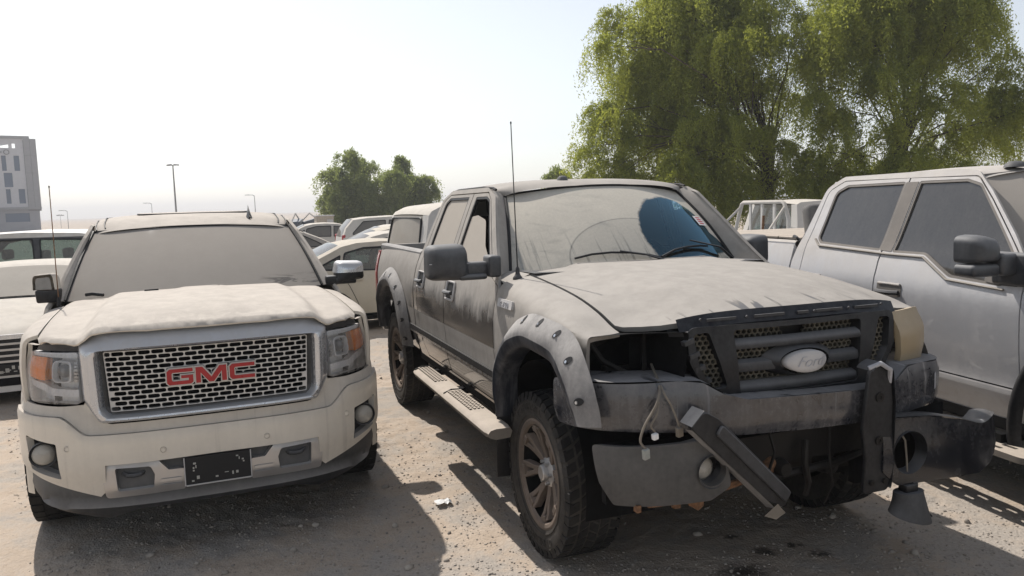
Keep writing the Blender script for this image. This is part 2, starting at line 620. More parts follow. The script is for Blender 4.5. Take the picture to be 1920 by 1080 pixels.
M['cream'] = dusty('cream_paint_dusty', (0.50, 0.47, 0.38), 0.45, 0.95, 0.3, 0, (0.50, 0.45, 0.375), 0.25, 0.15, 0.3)
M['greycar'] = dusty('grey_paint_dusty', (0.10, 0.105, 0.115), 0.45, 0.95, 0.3, 0, (0.48, 0.435, 0.38), 0.3, 0.15, 0.3)
M['seal'] = plain('rubber_seal', (0.012, 0.012, 0.013), 0.6)
M['seat'] = plain('seat_cloth', (0.14, 0.135, 0.13), 0.9)
M['paper'] = plain('white_paper', (0.75, 0.75, 0.74), 0.8, var=0.03)
M['print_red'] = plain('red_print', (0.5, 0.03, 0.06), 0.7)
M['print_grey'] = plain('faded_print', (0.42, 0.41, 0.38), 0.7)
M['wire'] = plain('dusty_wire', (0.19, 0.165, 0.135), 0.85)
M['connector'] = plain('grey_connector', (0.30, 0.31, 0.29), 0.6)

def glass(name, tint=(0.5, 0.55, 0.55), dust=0.8, dcol=(0.42, 0.385, 0.34), amt=0.15, extra=None, streak=0.0, rough=0.03, gcol=(0.92, 0.95, 1.0), ior=1.5):
    n = N(name)
    c = n.co()
    fr = n.new('Fresnel')
    fr.inputs[0].default_value = ior
    tr = n.new('BsdfTransparent')
    n.put(tr.inputs[0], tint)
    gl = n.new('BsdfGlossy')
    n.put(gl.inputs[0], gcol)
    gl.inputs[1].default_value = rough
    base = n.mixs(fr.outputs[0], tr.outputs[0], gl.outputs[0])
    f = n.math('ADD', dust, n.math('MULTIPLY', n.math('SUBTRACT', n.noise(c, 60, 4, 0.7), 0.5), amt))
    f = n.math('ADD', f, n.math('MULTIPLY', n.math('SUBTRACT', n.noise(c, 2.5, 4, 0.6), 0.5), amt))
    if streak:
        st = n.noise(n.scale(c, (24, 24, 1.4)), 1.0, 3, 0.6)
        f = n.math('ADD', f, n.math('MULTIPLY', n.math('SUBTRACT', st, 0.5), streak))
    if extra:
        f = extra(n, c, f)
    f = n.math('ADD', f, 0.0, True)
    df = n.new('BsdfDiffuse')
    d2 = tuple(x * 0.9 for x in dcol)
    n.put(df.inputs[0], n.mix(n.noise(c, 7, 5), d2, dcol))
    return n.done(n.mixs(f, base, df.outputs[0]))

def ford_ws_extra(n, c, f):
    x, y, z = n.sep(c)
    wob = n.math('MULTIPLY', n.math('SUBTRACT', n.noise(c, 12, 5, 0.7), 0.5), 0.045)
    # cleared fan on the far half of the glass: a disc run out to the far pillar
    dy = n.math('SUBTRACT', y, 0.355)
    dz = n.math('MULTIPLY', n.math('SUBTRACT', z, 1.605), 1.28)
    d = n.math('ADD', n.math('SQRT', n.math('ADD', n.math('MULTIPLY', dy, dy), n.math('MULTIPLY', dz, dz))), wob)
    disc = n.math('SUBTRACT', 1.0, n.ramp(d, 0.298, 0.322))
    upper = n.math('SUBTRACT', n.math('SUBTRACT', 1.845, n.math('MULTIPLY', n.math('SUBTRACT', y, 0.36), 0.78)), z)
    run = n.math('MULTIPLY', n.ramp(y, 0.36, 0.365), n.math('MULTIPLY', n.ramp(n.math('ADD', upper, wob), -0.004, 0.012), n.ramp(z, 1.46, 1.475)))
    clean = n.math('MAXIMUM', disc, run)
    # the near wiper's half-cleared arc
    ey = n.math('DIVIDE', n.math('SUBTRACT', y, -0.02), 0.46)
    ez = n.math('DIVIDE', n.math('SUBTRACT', z, 1.45), 0.27)
    e = n.math('SQRT', n.math('ADD', n.math('MULTIPLY', ey, ey), n.math('MULTIPLY', ez, ez)))
    ring = n.math('MULTIPLY', n.ramp(e, 0.975, 0.99), n.math('SUBTRACT', 1.0, n.ramp(e, 0.995, 1.01)))
    arc = n.math('SUBTRACT', 1.0, n.ramp(e, 0.97, 1.0))
    st = n.noise(n.comb(n.math('MULTIPLY', y, 46), n.math('MULTIPLY', x, 2.0), n.math('MULTIPLY', z, 2.2)), 1.0, 3, 0.6)
    runs = n.math('MULTIPLY', n.ramp(st, 0.57, 0.66), n.math('SUBTRACT', 1.0, n.ramp(z, 1.50, 1.72)))
    f = n.math('SUBTRACT', f, n.math('MULTIPLY', arc, 0.10))
    f = n.math('SUBTRACT', f, n.math('MULTIPLY', ring, 0.35))
    f = n.math('SUBTRACT', f, n.math('MULTIPLY', runs, 0.30))
    sw = n.ramp(n.noise(n.scale(c, (3, 2, 8)), 1.0, 3, 0.6, 1.5), 0.55, 0.75)
    f = n.math('SUBTRACT', f, n.math('MULTIPLY', sw, 0.13))
    return n.math('MULTIPLY', f, n.math('SUBTRACT', 1.0, n.math('MULTIPLY', clean, 0.97)))

def gmc_ws_extra(n, c, f):
    x, y, z = n.sep(c)
    # smears low on the far corner where something brushed the dust away
    sm = n.noise(n.comb(n.math('MULTIPLY', y, 5), x, n.math('MULTIPLY', z, 26)), 1.0, 3, 0.6, 1.4)
    m = n.math('MULTIPLY', n.ramp(sm, 0.50, 0.62), n.math('MULTIPLY', n.ramp(y, 0.36, 0.52), n.math('SUBTRACT', 1.0, n.ramp(z, 1.335, 1.375))))
    return n.math('SUBTRACT', f, n.math('MULTIPLY', m, 0.55))

M['ws_ford'] = glass('windscreen_wiped', (0.30, 0.50, 0.66), 0.94, (0.60, 0.56, 0.485), 0.28, ford_ws_extra, gcol=(0.36, 0.74, 1.0), ior=1.95)
M['ws_gmc'] = glass('windscreen_caked', (0.3, 0.34, 0.35), 0.96, (0.37, 0.34, 0.305), 0.06, gmc_ws_extra, 0.06)
M['glass_ford'] = glass('side_glass_caked', (0.3, 0.33, 0.34), 0.95, (0.45, 0.41, 0.36), 0.08)
M['glass_w'] = glass('tinted_side_glass', (0.02, 0.024, 0.028), 0.16, (0.34, 0.32, 0.29), 0.12, None, 0.09, ior=1.75, rough=0.07)
M['glass_clear'] = glass('hazy_glass', (0.45, 0.58, 0.55), 0.30, (0.42, 0.40, 0.36), 0.2, None, 0.1)
M['glass_grey'] = glass('dusty_car_glass', (0.06, 0.075, 0.085), 0.42, (0.40, 0.375, 0.34), 0.25, None, 0.1)
M['glass_caked'] = glass('caked_car_glass', (0.2, 0.2, 0.2), 0.88, (0.42, 0.39, 0.345), 0.12, None, 0.1)
M['lens'] = glass('lamp_lens', (1.0, 1.0, 1.0), 0.15, (0.80, 0.77, 0.72), 0.3, None, 0.55)
M['mirror_glass'] = plain('mirror_glass', (0.55, 0.56, 0.58), 0.06, 1.0)
M['strip'] = dusty('slam_strip_plastic', (0.008, 0.009, 0.013), 0.02, 0.10, 0.35, 0, (0.24, 0.24, 0.25), 0.35, 0.2, spec=0.3)
M['splitter'] = dusty('lower_corner_plastic', (0.020, 0.020, 0.021), 0.18, 0.55, 0.5, 0, (0.24, 0.225, 0.21), 0.5, 0.15)
M['splitter_dark'] = dusty('painted_lower_corner', (0.007, 0.008, 0.012), 0.02, 0.30, 0.22, 0, (0.28, 0.27, 0.26), 0.5, 0.15, 0.25, spec=0.3)
M['mirror_dusty'] = plain('dusty_mirror_glass', (0.24, 0.235, 0.225), 0.5)
M['ledge'] = dusty('dusty_window_ledge', (0.05, 0.048, 0.045), 0.45, 0.85, 0.6, 0, (0.32, 0.29, 0.255), 0.3, 0.0)

def two_tone():
    n = N('white_and_black_body')
    c = n.co()
    z = n.sep(c)[2]
    nz = n.sep(n.new('NewGeometry').outputs['Normal'])[2]
    k = n.math('MULTIPLY', n.ramp(z, 1.10, 1.115), n.math('SUBTRACT', 1.0, n.ramp(nz, 0.45, 0.55)))
    k = n.math('MULTIPLY', k, n.math('SUBTRACT', 1.0, n.ramp(z, 1.60, 1.61)))
    d = n.ramp(n.noise(c, 5, 5), 0.3, 0.7)
    return n.done(n.bsdf(n.mix(k, n.mix(d, (0.60, 0.59, 0.56), (0.50, 0.47, 0.42)), n.mix(d, (0.025, 0.026, 0.03), (0.07, 0.068, 0.066))), 0.4))
M['suv_two'] = two_tone()
# ------------------------------------------------------------------ wheels
def tyre_profile(r, rr, w):
    h = w / 2
    return [(rr - 0.02, -h * 0.78), (rr, -h * 0.86), (rr + 0.02, -h * 0.92), ((r + rr) / 2, -h * 1.0), (r - 0.035, -h * 0.97), (r - 0.012, -h * 0.88), (r - 0.006, -h * 0.6),
            (r - 0.004, 0), (r - 0.006, h * 0.6), (r - 0.012, h * 0.88), (r - 0.035, h * 0.97), ((r + rr) / 2, h * 1.0), (rr + 0.02, h * 0.92), (rr, h * 0.86), (rr - 0.02, h * 0.78)]

def offroad_wheel(root, r=0.43, rr=0.272, w=0.285):
    """outer face towards -y; returned wheel is centred on its own origin"""
    h = w / 2
    rim = MB()
    rim.lathe([(rr + 0.012, -h * 0.86), (rr + 0.016, -h * 0.90), (rr + 0.004, -h * 0.93), (rr - 0.014, -h * 0.90), (rr - 0.022, -h * 0.78)], n=48)
    wheel = rim.build('wheel', M['rim'], root, 30)
    MB().lathe([(rr - 0.022, -h * 0.78), (rr - 0.026, -h * 0.55), (rr - 0.040, -h * 0.38), (rr - 0.045, h * 0.5), (rr + 0.012, h * 0.84)], n=40).build('rim_barrel', M['rim_dark'], wheel, 30)
    sp = MB()
    for k in range(8):
        a = 2 * math.pi * k / 8 + 0.2
        def pol(rad, da, y):
            return Vector((rad * math.cos(a + da), y, rad * math.sin(a + da)))
        for sgn in (-1, 1):
            # each spoke forks into two arms that meet the barrel on a square foot
            rs = [0.060, 0.110, 0.160, 0.205, 0.240]
            cen = [0.0, 0.04, 0.085, 0.118, 0.124]
            wid = [0.50, 0.30, 0.155, 0.130, 0.150]
            yf = [-h * 0.50, -h * 0.56, -h * 0.66, -h * 0.74, -h * 0.86]
            vs = []
            for rad, cc, ww, y in zip(rs, cen, wid, yf):
                for (q, yy) in ((-ww / 2, y), (ww / 2, y), (ww / 2, y + 0.045), (-ww / 2, y + 0.045)):
                    vs.append(pol(rad, sgn * cc + q, yy))
            fs = []
            for i in range(4):
                for j in range(4):
                    fs.append((i * 4 + j, i * 4 + (j + 1) % 4, (i + 1) * 4 + (j + 1) % 4, (i + 1) * 4 + j))
            fs += [(3, 2, 1, 0), (16, 17, 18, 19)]
            sp.add(vs, fs)
        p = pol(0.232, 0, -h * 0.70)
        sp.box(p, (0.030, 0.05, 0.05), (0, -a, 0))
    sp.build('spokes', M['rim'], wheel, 25, bevel=0.003, seg=1)
    hub = MB()
    hub.lathe([(0.0, -h * 0.80), (0.034, -h * 0.80), (0.040, -h * 0.76), (0.046, -h * 0.60), (0.062, -h * 0.56), (0.078, -h * 0.50), (0.082, -h * 0.2)], n=24)
    for k in range(6):
        a = 2 * math.pi * k / 6
        hub.lathe([(0, -h * 0.70), (0.009, -h * 0.70), (0.011, -h * 0.48)], (0.058 * math.cos(a), 0, 0.058 * math.sin(a)), 6)
    hub.build('hub_cap', M['chrome_grey'], wheel, 30)
    bk = MB()
    bk.lathe([(0.03, -0.005), (rr - 0.075, -0.005), (rr - 0.075, 0.02), (0.03, 0.02)], n=32)
    bk.lathe([(0.0, 0.05), (rr + 0.01, 0.05)], n=32)
    bk.build('brake_disc', M['rim_dark'], wheel, 30)
    ty = MB().lathe(tyre_profile(r, rr, w), n=72)
    tyre = ty.build('tyre', M['tyre_wall'], wheel, 50)
    tr = MB()
    n = 42
    def block(a0, a1, y0, y1, skew, rb, rt):
        vs = []
        for rad, sh in ((rb, 0.0), (rt, 0.10)):
            for (fa, fy) in ((0, 0), (1, 0), (1, 1), (0, 1)):
                aa = a0 + (a1 - a0) * (sh * 0.5 + fa * (1 - sh)) + skew * (fy - 0.5)
                yy = y0 + (y1 - y0) * (sh * 0.3 + fy * (1 - sh * 0.6))
                vs.append(Vector((rad * math.cos(aa), yy, rad * math.sin(aa))))
        tr.add(vs, [(4, 5, 6, 7), (0, 1, 5, 4), (1, 2, 6, 5), (2, 3, 7, 6), (3, 0, 4, 7)])
    da = 2 * math.pi / n
    ribs = [(-0.99, -0.60, 0.05), (-0.54, -0.22, 0.07), (-0.17, 0.17, -0.07), (0.22, 0.54, 0.07), (0.60, 0.99, -0.05)]
    for k in range(n):
        for q, (y0, y1, sk) in enumerate(ribs):
            a = k * da + (0.5 * da if q % 2 else 0)
            sh = q in (0, 4)
            block(a, a + da * (0.74 if sh else 0.84), y0 * h, y1 * h, sk, r - 0.022, r + (0.0 if not sh else -0.003))
        for sg in (-1, 1):   # side biters on the shoulder
            a = k * da
            vs = []
            for rad, yy in ((r - 0.004, sg * h * 0.97), (r - 0.05, sg * h * 1.015), (r - 0.05, sg * h * 0.94), (r - 0.006, sg * h * 0.86)):
                for aa in (a, a + da * (0.74 if k % 2 else 0.5)):
                    vs.append(Vector((rad * math.cos(aa), yy, rad * math.sin(aa))))
            tr.add(vs, [(0, 1, 3, 2), (2, 3, 5, 4), (0, 2, 4, 6), (1, 7, 5, 3), (0, 6, 7, 1)])
    t = tr.build('tread_blocks', M['tyre'], wheel, 25)
    t['kind'] = 'stuff'
    lt = MB()
    for txt, ac in (('YOKOHAMA', math.pi * 0.58), ('GEOLANDAR', -math.pi * 0.50)):
        # letters read outwards-up round the wall, seen from -y
        rad = r - 0.082
        for i, ch in enumerate(txt):
            vs, fs = text_mesh(ch, 0.052, 0.002)
            a = ac + (len(txt) / 2 - 0.5 - i) * 0.135
            # seen from -y with x to the right, angle grows anticlockwise
            cx, cz = rad * math.cos(a), rad * math.sin(a)
            ux, uz = math.sin(a), -math.cos(a)
            vx, vz = math.cos(a), math.sin(a)
            lt.add([Vector((cx + p.x * ux + p.y * vx, -h * 1.005 - p.z * 0.8, cz + p.x * uz + p.y * vz)) for p in vs], fs)
    lt.lathe([(r - 0.043, -h * 0.985), (r - 0.045, -h * 1.01), (r - 0.049, -h * 1.01), (r - 0.052, -h * 0.985)], n=60)
    lt.lathe([(rr + 0.030, -h * 0.94), (rr + 0.032, -h * 0.975), (rr + 0.037, -h * 0.98), (rr + 0.04, -h * 0.94)], n=60)
    lt.build('tyre_lettering', M['tyre_wall'], wheel, 30)
    return wheel

def road_wheel(root, r=0.40, rr=0.265, w=0.27, spokes=6, rim_mat=None, segs=40):
    h = w / 2
    rim_mat = rim_mat or M['chrome_grey']
    rim = MB()
    rim.lathe([(rr + 0.01, -h * 0.86), (rr + 0.012, -h * 0.92), (rr - 0.012, -h * 0.88), (rr - 0.022, -h * 0.5), (rr - 0.03, h * 0.8)], n=segs)
    rim.lathe([(0.0, -h * 0.66), (0.05, -h * 0.66), (0.07, -h * 0.55), (0.07, -h * 0.2)], n=20)
    for k in range(spokes):
        a = 2 * math.pi * k / spokes
        vs = []
        for rad, ww, y in ((0.05, 0.5, -h * 0.55), (0.13, 0.24, -h * 0.62), (rr - 0.015, 0.17, -h * 0.74)):
            for q, yy in ((-ww, y), (ww, y), (ww, y + 0.04), (-ww, y + 0.04)):
                vs.append(Vector((rad * math.cos(a + q), yy, rad * math.sin(a + q))))
        fs = [(i * 4 + j, i * 4 + (j + 1) % 4, (i + 1) * 4 + (j + 1) % 4, (i + 1) * 4 + j) for i in range(2) for j in range(4)]
        rim.add(vs, fs + [(8, 9, 10, 11)])
    wheel = rim.build('wheel', rim_mat, root, 30)
    MB().lathe([(0.0, 0.0), (rr, 0.0)], n=24).build('brake_disc', M['rim_dark'], wheel)
    ty = MB().lathe(tyre_profile(r, rr, w), n=segs + 8)
    da = 2 * math.pi / 36
    for k in range(36):
        for q, (y0, y1) in enumerate(((-0.95, -0.5), (-0.44, -0.03), (0.03, 0.44), (0.5, 0.95))):
            a = k * da + q * 0.03
            vs = [Vector((rad * math.cos(aa), yy * h, rad * math.sin(aa))) for rad in (r - 0.02, r) for aa, yy in ((a, y0), (a + da * 0.8, y0), (a + da * 0.8, y1), (a, y1))]
            ty.add(vs, [(4, 5, 6, 7), (0, 1, 5, 4), (1, 2, 6, 5), (2, 3, 7, 6), (3, 0, 4, 7)])
    ty.build('tyre', M['tyre'], wheel, 40)
    return wheel

def set_wheels(root, first, spots):
    """spots: (x, y, z); wheels on the left (y > 0) are turned round"""
    for i, (x, y, z) in enumerate(spots):
        wobj = first if i == 0 else copy_tree(first, root)
        wobj.location = (x, y, z)
        wobj.rotation_euler = (0, 0.9 * i, math.pi if y > 0 else 0)

# ------------------------------------------------------------------ pickup body
def off(poly, d):
    """move an outline outwards by d"""
    P = [Vector(p[:2]) for p in poly]
    ar = sum(P[i].x * P[(i + 1) % len(P)].y - P[(i + 1) % len(P)].x * P[i].y for i in range(len(P)))
    sg = 1 if ar > 0 else -1
    out = []
    for i in range(len(P)):
        a, b, c = P[i - 1], P[i], P[(i + 1) % len(P)]
        e1, e2 = (b - a), (c - b)
        if e1.length < 1e-7 or e2.length < 1e-7:
            out.append(tuple(b))
            continue
        n1 = Vector((e1.y, -e1.x)).normalized()
        n2 = Vector((e2.y, -e2.x)).normalized()
        m = n1 + n2
        m = m / max(0.35, m.length_squared / 2) if m.length > 1e-6 else n1
        q = b + m * d * sg
        out.append((q.x, q.y))
    return out

class Pickup:
    def __init__(self, S, root):
        self.S, self.root = S, root
        self.prof = pchip(S['prof'])
        self.plan = pchip(S['plan'])
        self.hc = pchip(S['hood_c'])
        self.he = pchip(S['hood_e'])
    def y(self, x, z):
        return self.prof(z) + self.plan(x) + (self.S['flare_y'](x, z) if 'flare_y' in self.S else 0.0)
    def sf(self, s):
        return lambda x, z: Vector((x, s * self.y(x, z), z))
    def sh(self, x):
        q = self.S.get('shoulder', 0.11)
        return q(x) if callable(q) else q
    def hood_z(self, x, y):
        S = self.S
        if 'hood_fn' in S:
            return S['hood_fn'](x, y)
        a = abs(y)
        zc, ze = self.hc(x), self.he(x)
        t = min(1.2, a / S['hood_w'])
        z = zc + (ze - zc) * (t ** S.get('hood_pow', 2.4))
        if 'bulge' in S:
            z += S['bulge'](x, a)
        return z
    def fender_f(self, s):
        """v below the shoulder is height; above it v runs over the rounded top to the hood edge"""
        S = self.S
        def f(x, v):
            ze = self.hood_z(x, S['hood_w'])
            zs = ze - self.sh(x)
            if v <= zs:
                return Vector((x, s * self.y(x, v), v))
            t = min(1.3, (v - zs) / 0.25)
            p0 = Vector((self.y(x, zs), zs))
            p3 = Vector((S['hood_w'] + 0.006, ze - 0.004))
            d = (zs - ze)
            p1 = p0 + Vector((-0.004, -d * 0.75))
            p2 = p3 + Vector((0.055, -0.010))
            q = p0 * (1 - t) ** 3 + p1 * 3 * t * (1 - t) ** 2 + p2 * 3 * t * t * (1 - t) + p3 * t ** 3
            return Vector((x, s * q.x, q.y))
        return f
    def vtop(self, x):
        return self.hood_z(x, self.S['hood_w']) - self.sh(x) + 0.25

    def body(self, mats, sides=(-1, 1)):
        S, root = self.S, self.root
        mb, mg, mt = mats['body'], mats['glass'], mats['trim']
        for s in sides:
            o = (0, s, 0)
            f = self.sf(s)
            panel('cab_side', mb, root, [rc(S['cab'], 0.03), rc(S['door_hole'], 0.03)], f, o, 0.06)
            for d in S['doors']:
                dr = panel('door', mb, root, [off(rc(d['line'], 0.035), -0.003), rc(d['win'], 0.03)], f, o, 0.06, 0.03)
                w = rc(d['win'], 0.03)
                panel('window_seal', mt, dr, [w, off(w, -0.016)], f, o, 0.05, 0.02, lift=-0.002)
                g = d.get('glass', d['win'])
                panel('window_glass', mats.get('glass_' + d['name'], mg), dr, rc(g, 0.02), f, o, 0.07, 0.0, lift=-0.013)
                if 'belt' in d:
                    panel('belt_moulding', mt, dr, d['belt'], f, o, 0.05, 0.012, lift=0.008)
                S['handle'](self, dr, d, s)
            if 'pillar' in S:
                panel('pillar_trim', mt, root, S['pillar'], f, o, 0.06, 0.008, lift=0.003)
            # front pillar turning in from the side to the windscreen edge
            pl = S['pillar_line']
            def strip(u, v, s=s):
                k = u * (len(pl) - 1)
                i = min(len(pl) - 2, int(k))
                t = k - i
                (x0, z0), (x1, z1) = pl[i], pl[i + 1]
                x, z = x0 + (x1 - x0) * t, z0 + (z1 - z0) * t
                a = Vector((x, s * self.y(x, z), z))
                b = self.ws(1.0 * s, u)
                m = (a + b) / 2 + Vector((0.012, s * 0.012, 0.012))
                return a * (1 - v) ** 2 + m * 2 * v * (1 - v) + b * v * v
            MB().grid(strip, 14, 7).build('front_pillar', mb, root)
            # bed side
            bd = rc(S['bed'], 0.04)
            panel('bed_side', mb, root, bd, f, o, 0.07, 0.03)
            x0, x1 = S['bed_x']
            zt = S['bed_z']
            yo = self.prof(zt) + self.plan(-3.0)
            rail = MB()
            sec = [(yo + 0.004, zt - 0.03), (yo + 0.004, zt - 0.002), (yo - 0.01, zt + 0.012), (yo - 0.07, zt + 0.012), (yo - 0.085, zt - 0.003), (yo - 0.085, zt - 0.36)]
            rail.grid(lambda u, v: Vector((x0 + (x1 - x0) * u, s * sec[int(round(v * 5))][0], sec[int(round(v * 5))][1])), 2, 6)
            rail.build('bed_rail', mats.get('rail', mb), root, 30)
        # roof
        zc, wr = pchip(S['roof_c']), pchip(S['roof_w'])
        xr0, xr1 = S['roof_x']
        hdrop = S.get('roof_drop', 0.075)
        def roof(u, v):
            x = xr0 + (xr1 - xr0) * u
            t = (v - 0.5) * 2
            w = wr(x)
            k = abs(t)
            bow = S.get('roof_bow', 0.0) * t * t * (1 - u) ** 6
            yy = w * (1 - (1 - k) ** 1.6) * (1 if t > 0 else -1)
            kk = abs(yy) / w
            zz = zc(x) - hdrop * (1 - (1 - min(1, kk) ** 3.2) ** (1 / 2.2)) - 0.012 * kk * kk
            return Vector((x - bow, yy, zz))
        rf = MB().grid(roof, 30, 41).build('roof', mats.get('roof', mb), root, 60)
        self.roof_z = zc
        # windscreen
        panel('windscreen', mats['ws'], root, rc([(-1, 0), (1, 0), (1, 1), (-1, 1)], 0.0), lambda a, b: self.ws(a * 0.995, b), (1, 0, 0.6), 0.06, 0.0)
        tr = MB()
        for s in (-1, 1):
            tr.tube([self.ws(s, t / 12) + Vector((0.004, 0, 0.004)) for t in range(13)], 0.011, 6)
        tr.tube([self.ws(-1 + t / 12, 1.0) + Vector((0.004, 0, 0.003)) for t in range(25)], 0.008, 6)
        tr.build('windscreen_seal', mt, root)
        # cab back wall with its window
        xb, zb0, zb1 = S['back']
        yb0, yb1 = self.prof(zb0) - 0.03, self.prof(zb1) - 0.03
        bw = [(-yb0, 0.5), (yb0, 0.5), (yb0, zb0), (yb1, zb1), (-yb1, zb1), (-yb0, zb0)]
        win = [(-0.62, zb0 + 0.06), (0.62, zb0 + 0.06), (0.56, zb1 - 0.06), (-0.56, zb1 - 0.06)]
        sl = S.get('back_slope', 0.28)
        bf = lambda y, z: Vector((xb + max(0, z - zb0) * sl, y, z))
        panel('cab_back', mb, root, [bw, rc(win, 0.06)], bf, (-1, 0, 0), 0.1, 0.02)
        panel('rear_window', mg, root, rc(win, 0.06), bf, (-1, 0, 0), 0.1, 0.0, lift=-0.012)
        # bed floor, front wall, tailgate
        x0, x1 = S['bed_x']
        zt = S['bed_z']
        yi = self.prof(zt) - 0.08
        b = MB()
        b.box(((x0 + x1) / 2, 0, zt - 0.50), (abs(x1 - x0), yi * 2, 0.04))
        b.box((x0 - 0.02, 0, zt - 0.25), (0.03, yi * 2, 0.50))
        for k in range(9):
            b.box(((x0 + x1) / 2, -yi + yi * 2 * (k + 0.5) / 9, zt - 0.475), (abs(x1 - x0) - 0.05, 0.06, 0.015))
        b.build('bed_floor', mats.get('bed', M['plastic']), root, 30)
        tg = MB().box((x1 + 0.01, 0, zt - 0.29), (0.05, yi * 2 + 0.02, 0.58))
        tgo = tg.build('tailgate', mb, root, 30, bevel=0.012)
        for s in (-1, 1):
            tl = panel('tail_light', M['tailred'], root, rc([(x1 + 0.005, zt - 0.06), (x1 - 0.085, zt - 0.06), (x1 - 0.085, zt - 0.50), (x1 + 0.005, zt - 0.50)], 0.02), self.sf(s), (0, s, 0), 0.05, 0.06, lift=0.012)
            MB().box((x1 - 0.07, s * (yo - 0.03), zt - 0.28), (0.03, 0.10, 0.44)).build('lamp_back', M['tailred'], tl, 30)
        rb = MB().box((x1 - 0.12, 0, S['sill'] + 0.02), (0.16, 1.84, 0.19))
        rb.build('rear_bumper', mats.get('rbump', M['chrome']), root, 30, bevel=0.03)
        # underside
        ch = MB()
        for s in (-1, 1):
            ch.box((-1.9, s * 0.45, S['sill'] - 0.14), (5.0, 0.09, 0.16))
            ch.box((-1.55, s * 0.80, S['sill'] - 0.02), (2.1, 0.30, 0.06))
        ch.box((-1.55, 0, S['sill'] + 0.02), (2.2, 1.7, 0.03))
        ch.box((0.3, 0, S['sill'] + 0.1), (0.5, 0.7, 0.3))
        ch.box((-1.3, 0.1, S['sill'] - 0.12), (1.1, 0.35, 0.22))
        ch.box((-2.3, -0.2, S['sill'] - 0.12), (0.9, 0.5, 0.2))
        for xa in (0.0, S['xr']):
            ch.tube([(xa, -0.75, S['wr'] + 0.0), (xa, 0.75, S['wr'] + 0.0)], 0.05, 10)
            ch.lathe([(0, -0.14), (0.10, -0.12), (0.15, 0), (0.10, 0.12), (0, 0.14)], (xa, 0.05, S['wr']), 14)
        ch.build('chassis', M['dark'], root, 30)
        # wheel wells
        for xa in (0.0, S['xr']):
            for s in (-1, 1):
                r0 = S['well']
                ww = MB()
                ww.lathe([(r0, 0), (r0, 0.36), (0.05, 0.36)], (xa, s * 0.93, S['wr'] + 0.06), 20, 'y', -s, -0.25, math.pi + 0.25)
                ww.build('wheel_well', M['dark'], root, 40)

    def interior(self, dash_x, dash_z, floor):
        root = self.root
        d = MB()
        d.grid(lambda u, v: Vector((dash_x + 0.26 - 0.5 * v, (u - 0.5) * 1.5, dash_z - 0.05 + 0.06 * math.sin(math.pi * min(1, v * 1.1)) - (0.25 * max(0, v - 0.8) / 0.2))), 12, 10)
        d.build('dashboard', M['plastic_grey'], root, 60)
        for s in (-1, 1):
            st = MB()
            st.box((dash_x - 0.72, s * 0.40, floor + 0.40), (0.50, 0.52, 0.16))
            st.box((dash_x - 0.98, s * 0.40, floor + 0.72), (0.14, 0.50, 0.62), (0, R(-12), 0))
            sb = st.build('seat', M['seat'], root, 40, bevel=0.05, seg=3)
            MB().box((dash_x - 1.06, s * 0.40, floor + 1.12), (0.09, 0.27, 0.19), (0, R(-8), 0)).build('headrest', M['seat'], sb, 40, bevel=0.04, seg=3)
        rs = MB().box((dash_x - 1.72, 0, floor + 0.38), (0.5, 1.4, 0.16)).box((dash_x - 1.98, 0, floor + 0.70), (0.14, 1.4, 0.62), (0, R(-12), 0))
        rs.build('rear_seat', M['seat'], root, 40, bevel=0.05, seg=3)
        w = MB()
        c = Vector((dash_x - 0.30, 0.40, dash_z - 0.02))
        pts = []
        for k in range(25):
            a = 2 * math.pi * k / 24
            pts.append(c + Vector((-0.42 * 0.19 * math.sin(a) * 1, 0.19 * math.cos(a), 0.19 * math.sin(a) * 0.9)))
        w.tube(pts, 0.016, 8, False)
        w.tube([c + Vector((0.2, 0, -0.06)), c], 0.03, 8)
        w.tube([c + Vector((0, -0.18, 0)), c + Vector((0, 0.18, 0))], 0.014, 6)
        w.build('steering_wheel', M['seal'], root, 40)

    def ws(self, a, b):
        """windscreen: a = -1..1 across, b = 0..1 from the cowl up"""
        S = self.S
        (xb, yb, zb, bowb, dzb), (xt, yt, zt, bowt, dzt) = S['ws_bot'], S['ws_top']
        t = abs(a)
        x = (xb - bowb * t ** 2.4) * (1 - b) + (xt - bowt * t ** 2.4) * b
        z = (zb - dzb * t * t) * (1 - b) + (zt - dzt * t * t) * b
        y = a * (yb * (1 - b) + yt * b)
        bul = 0.035 * math.sin(math.pi * b)
        return Vector((x + bul * 0.6, y, z + bul * 0.6))

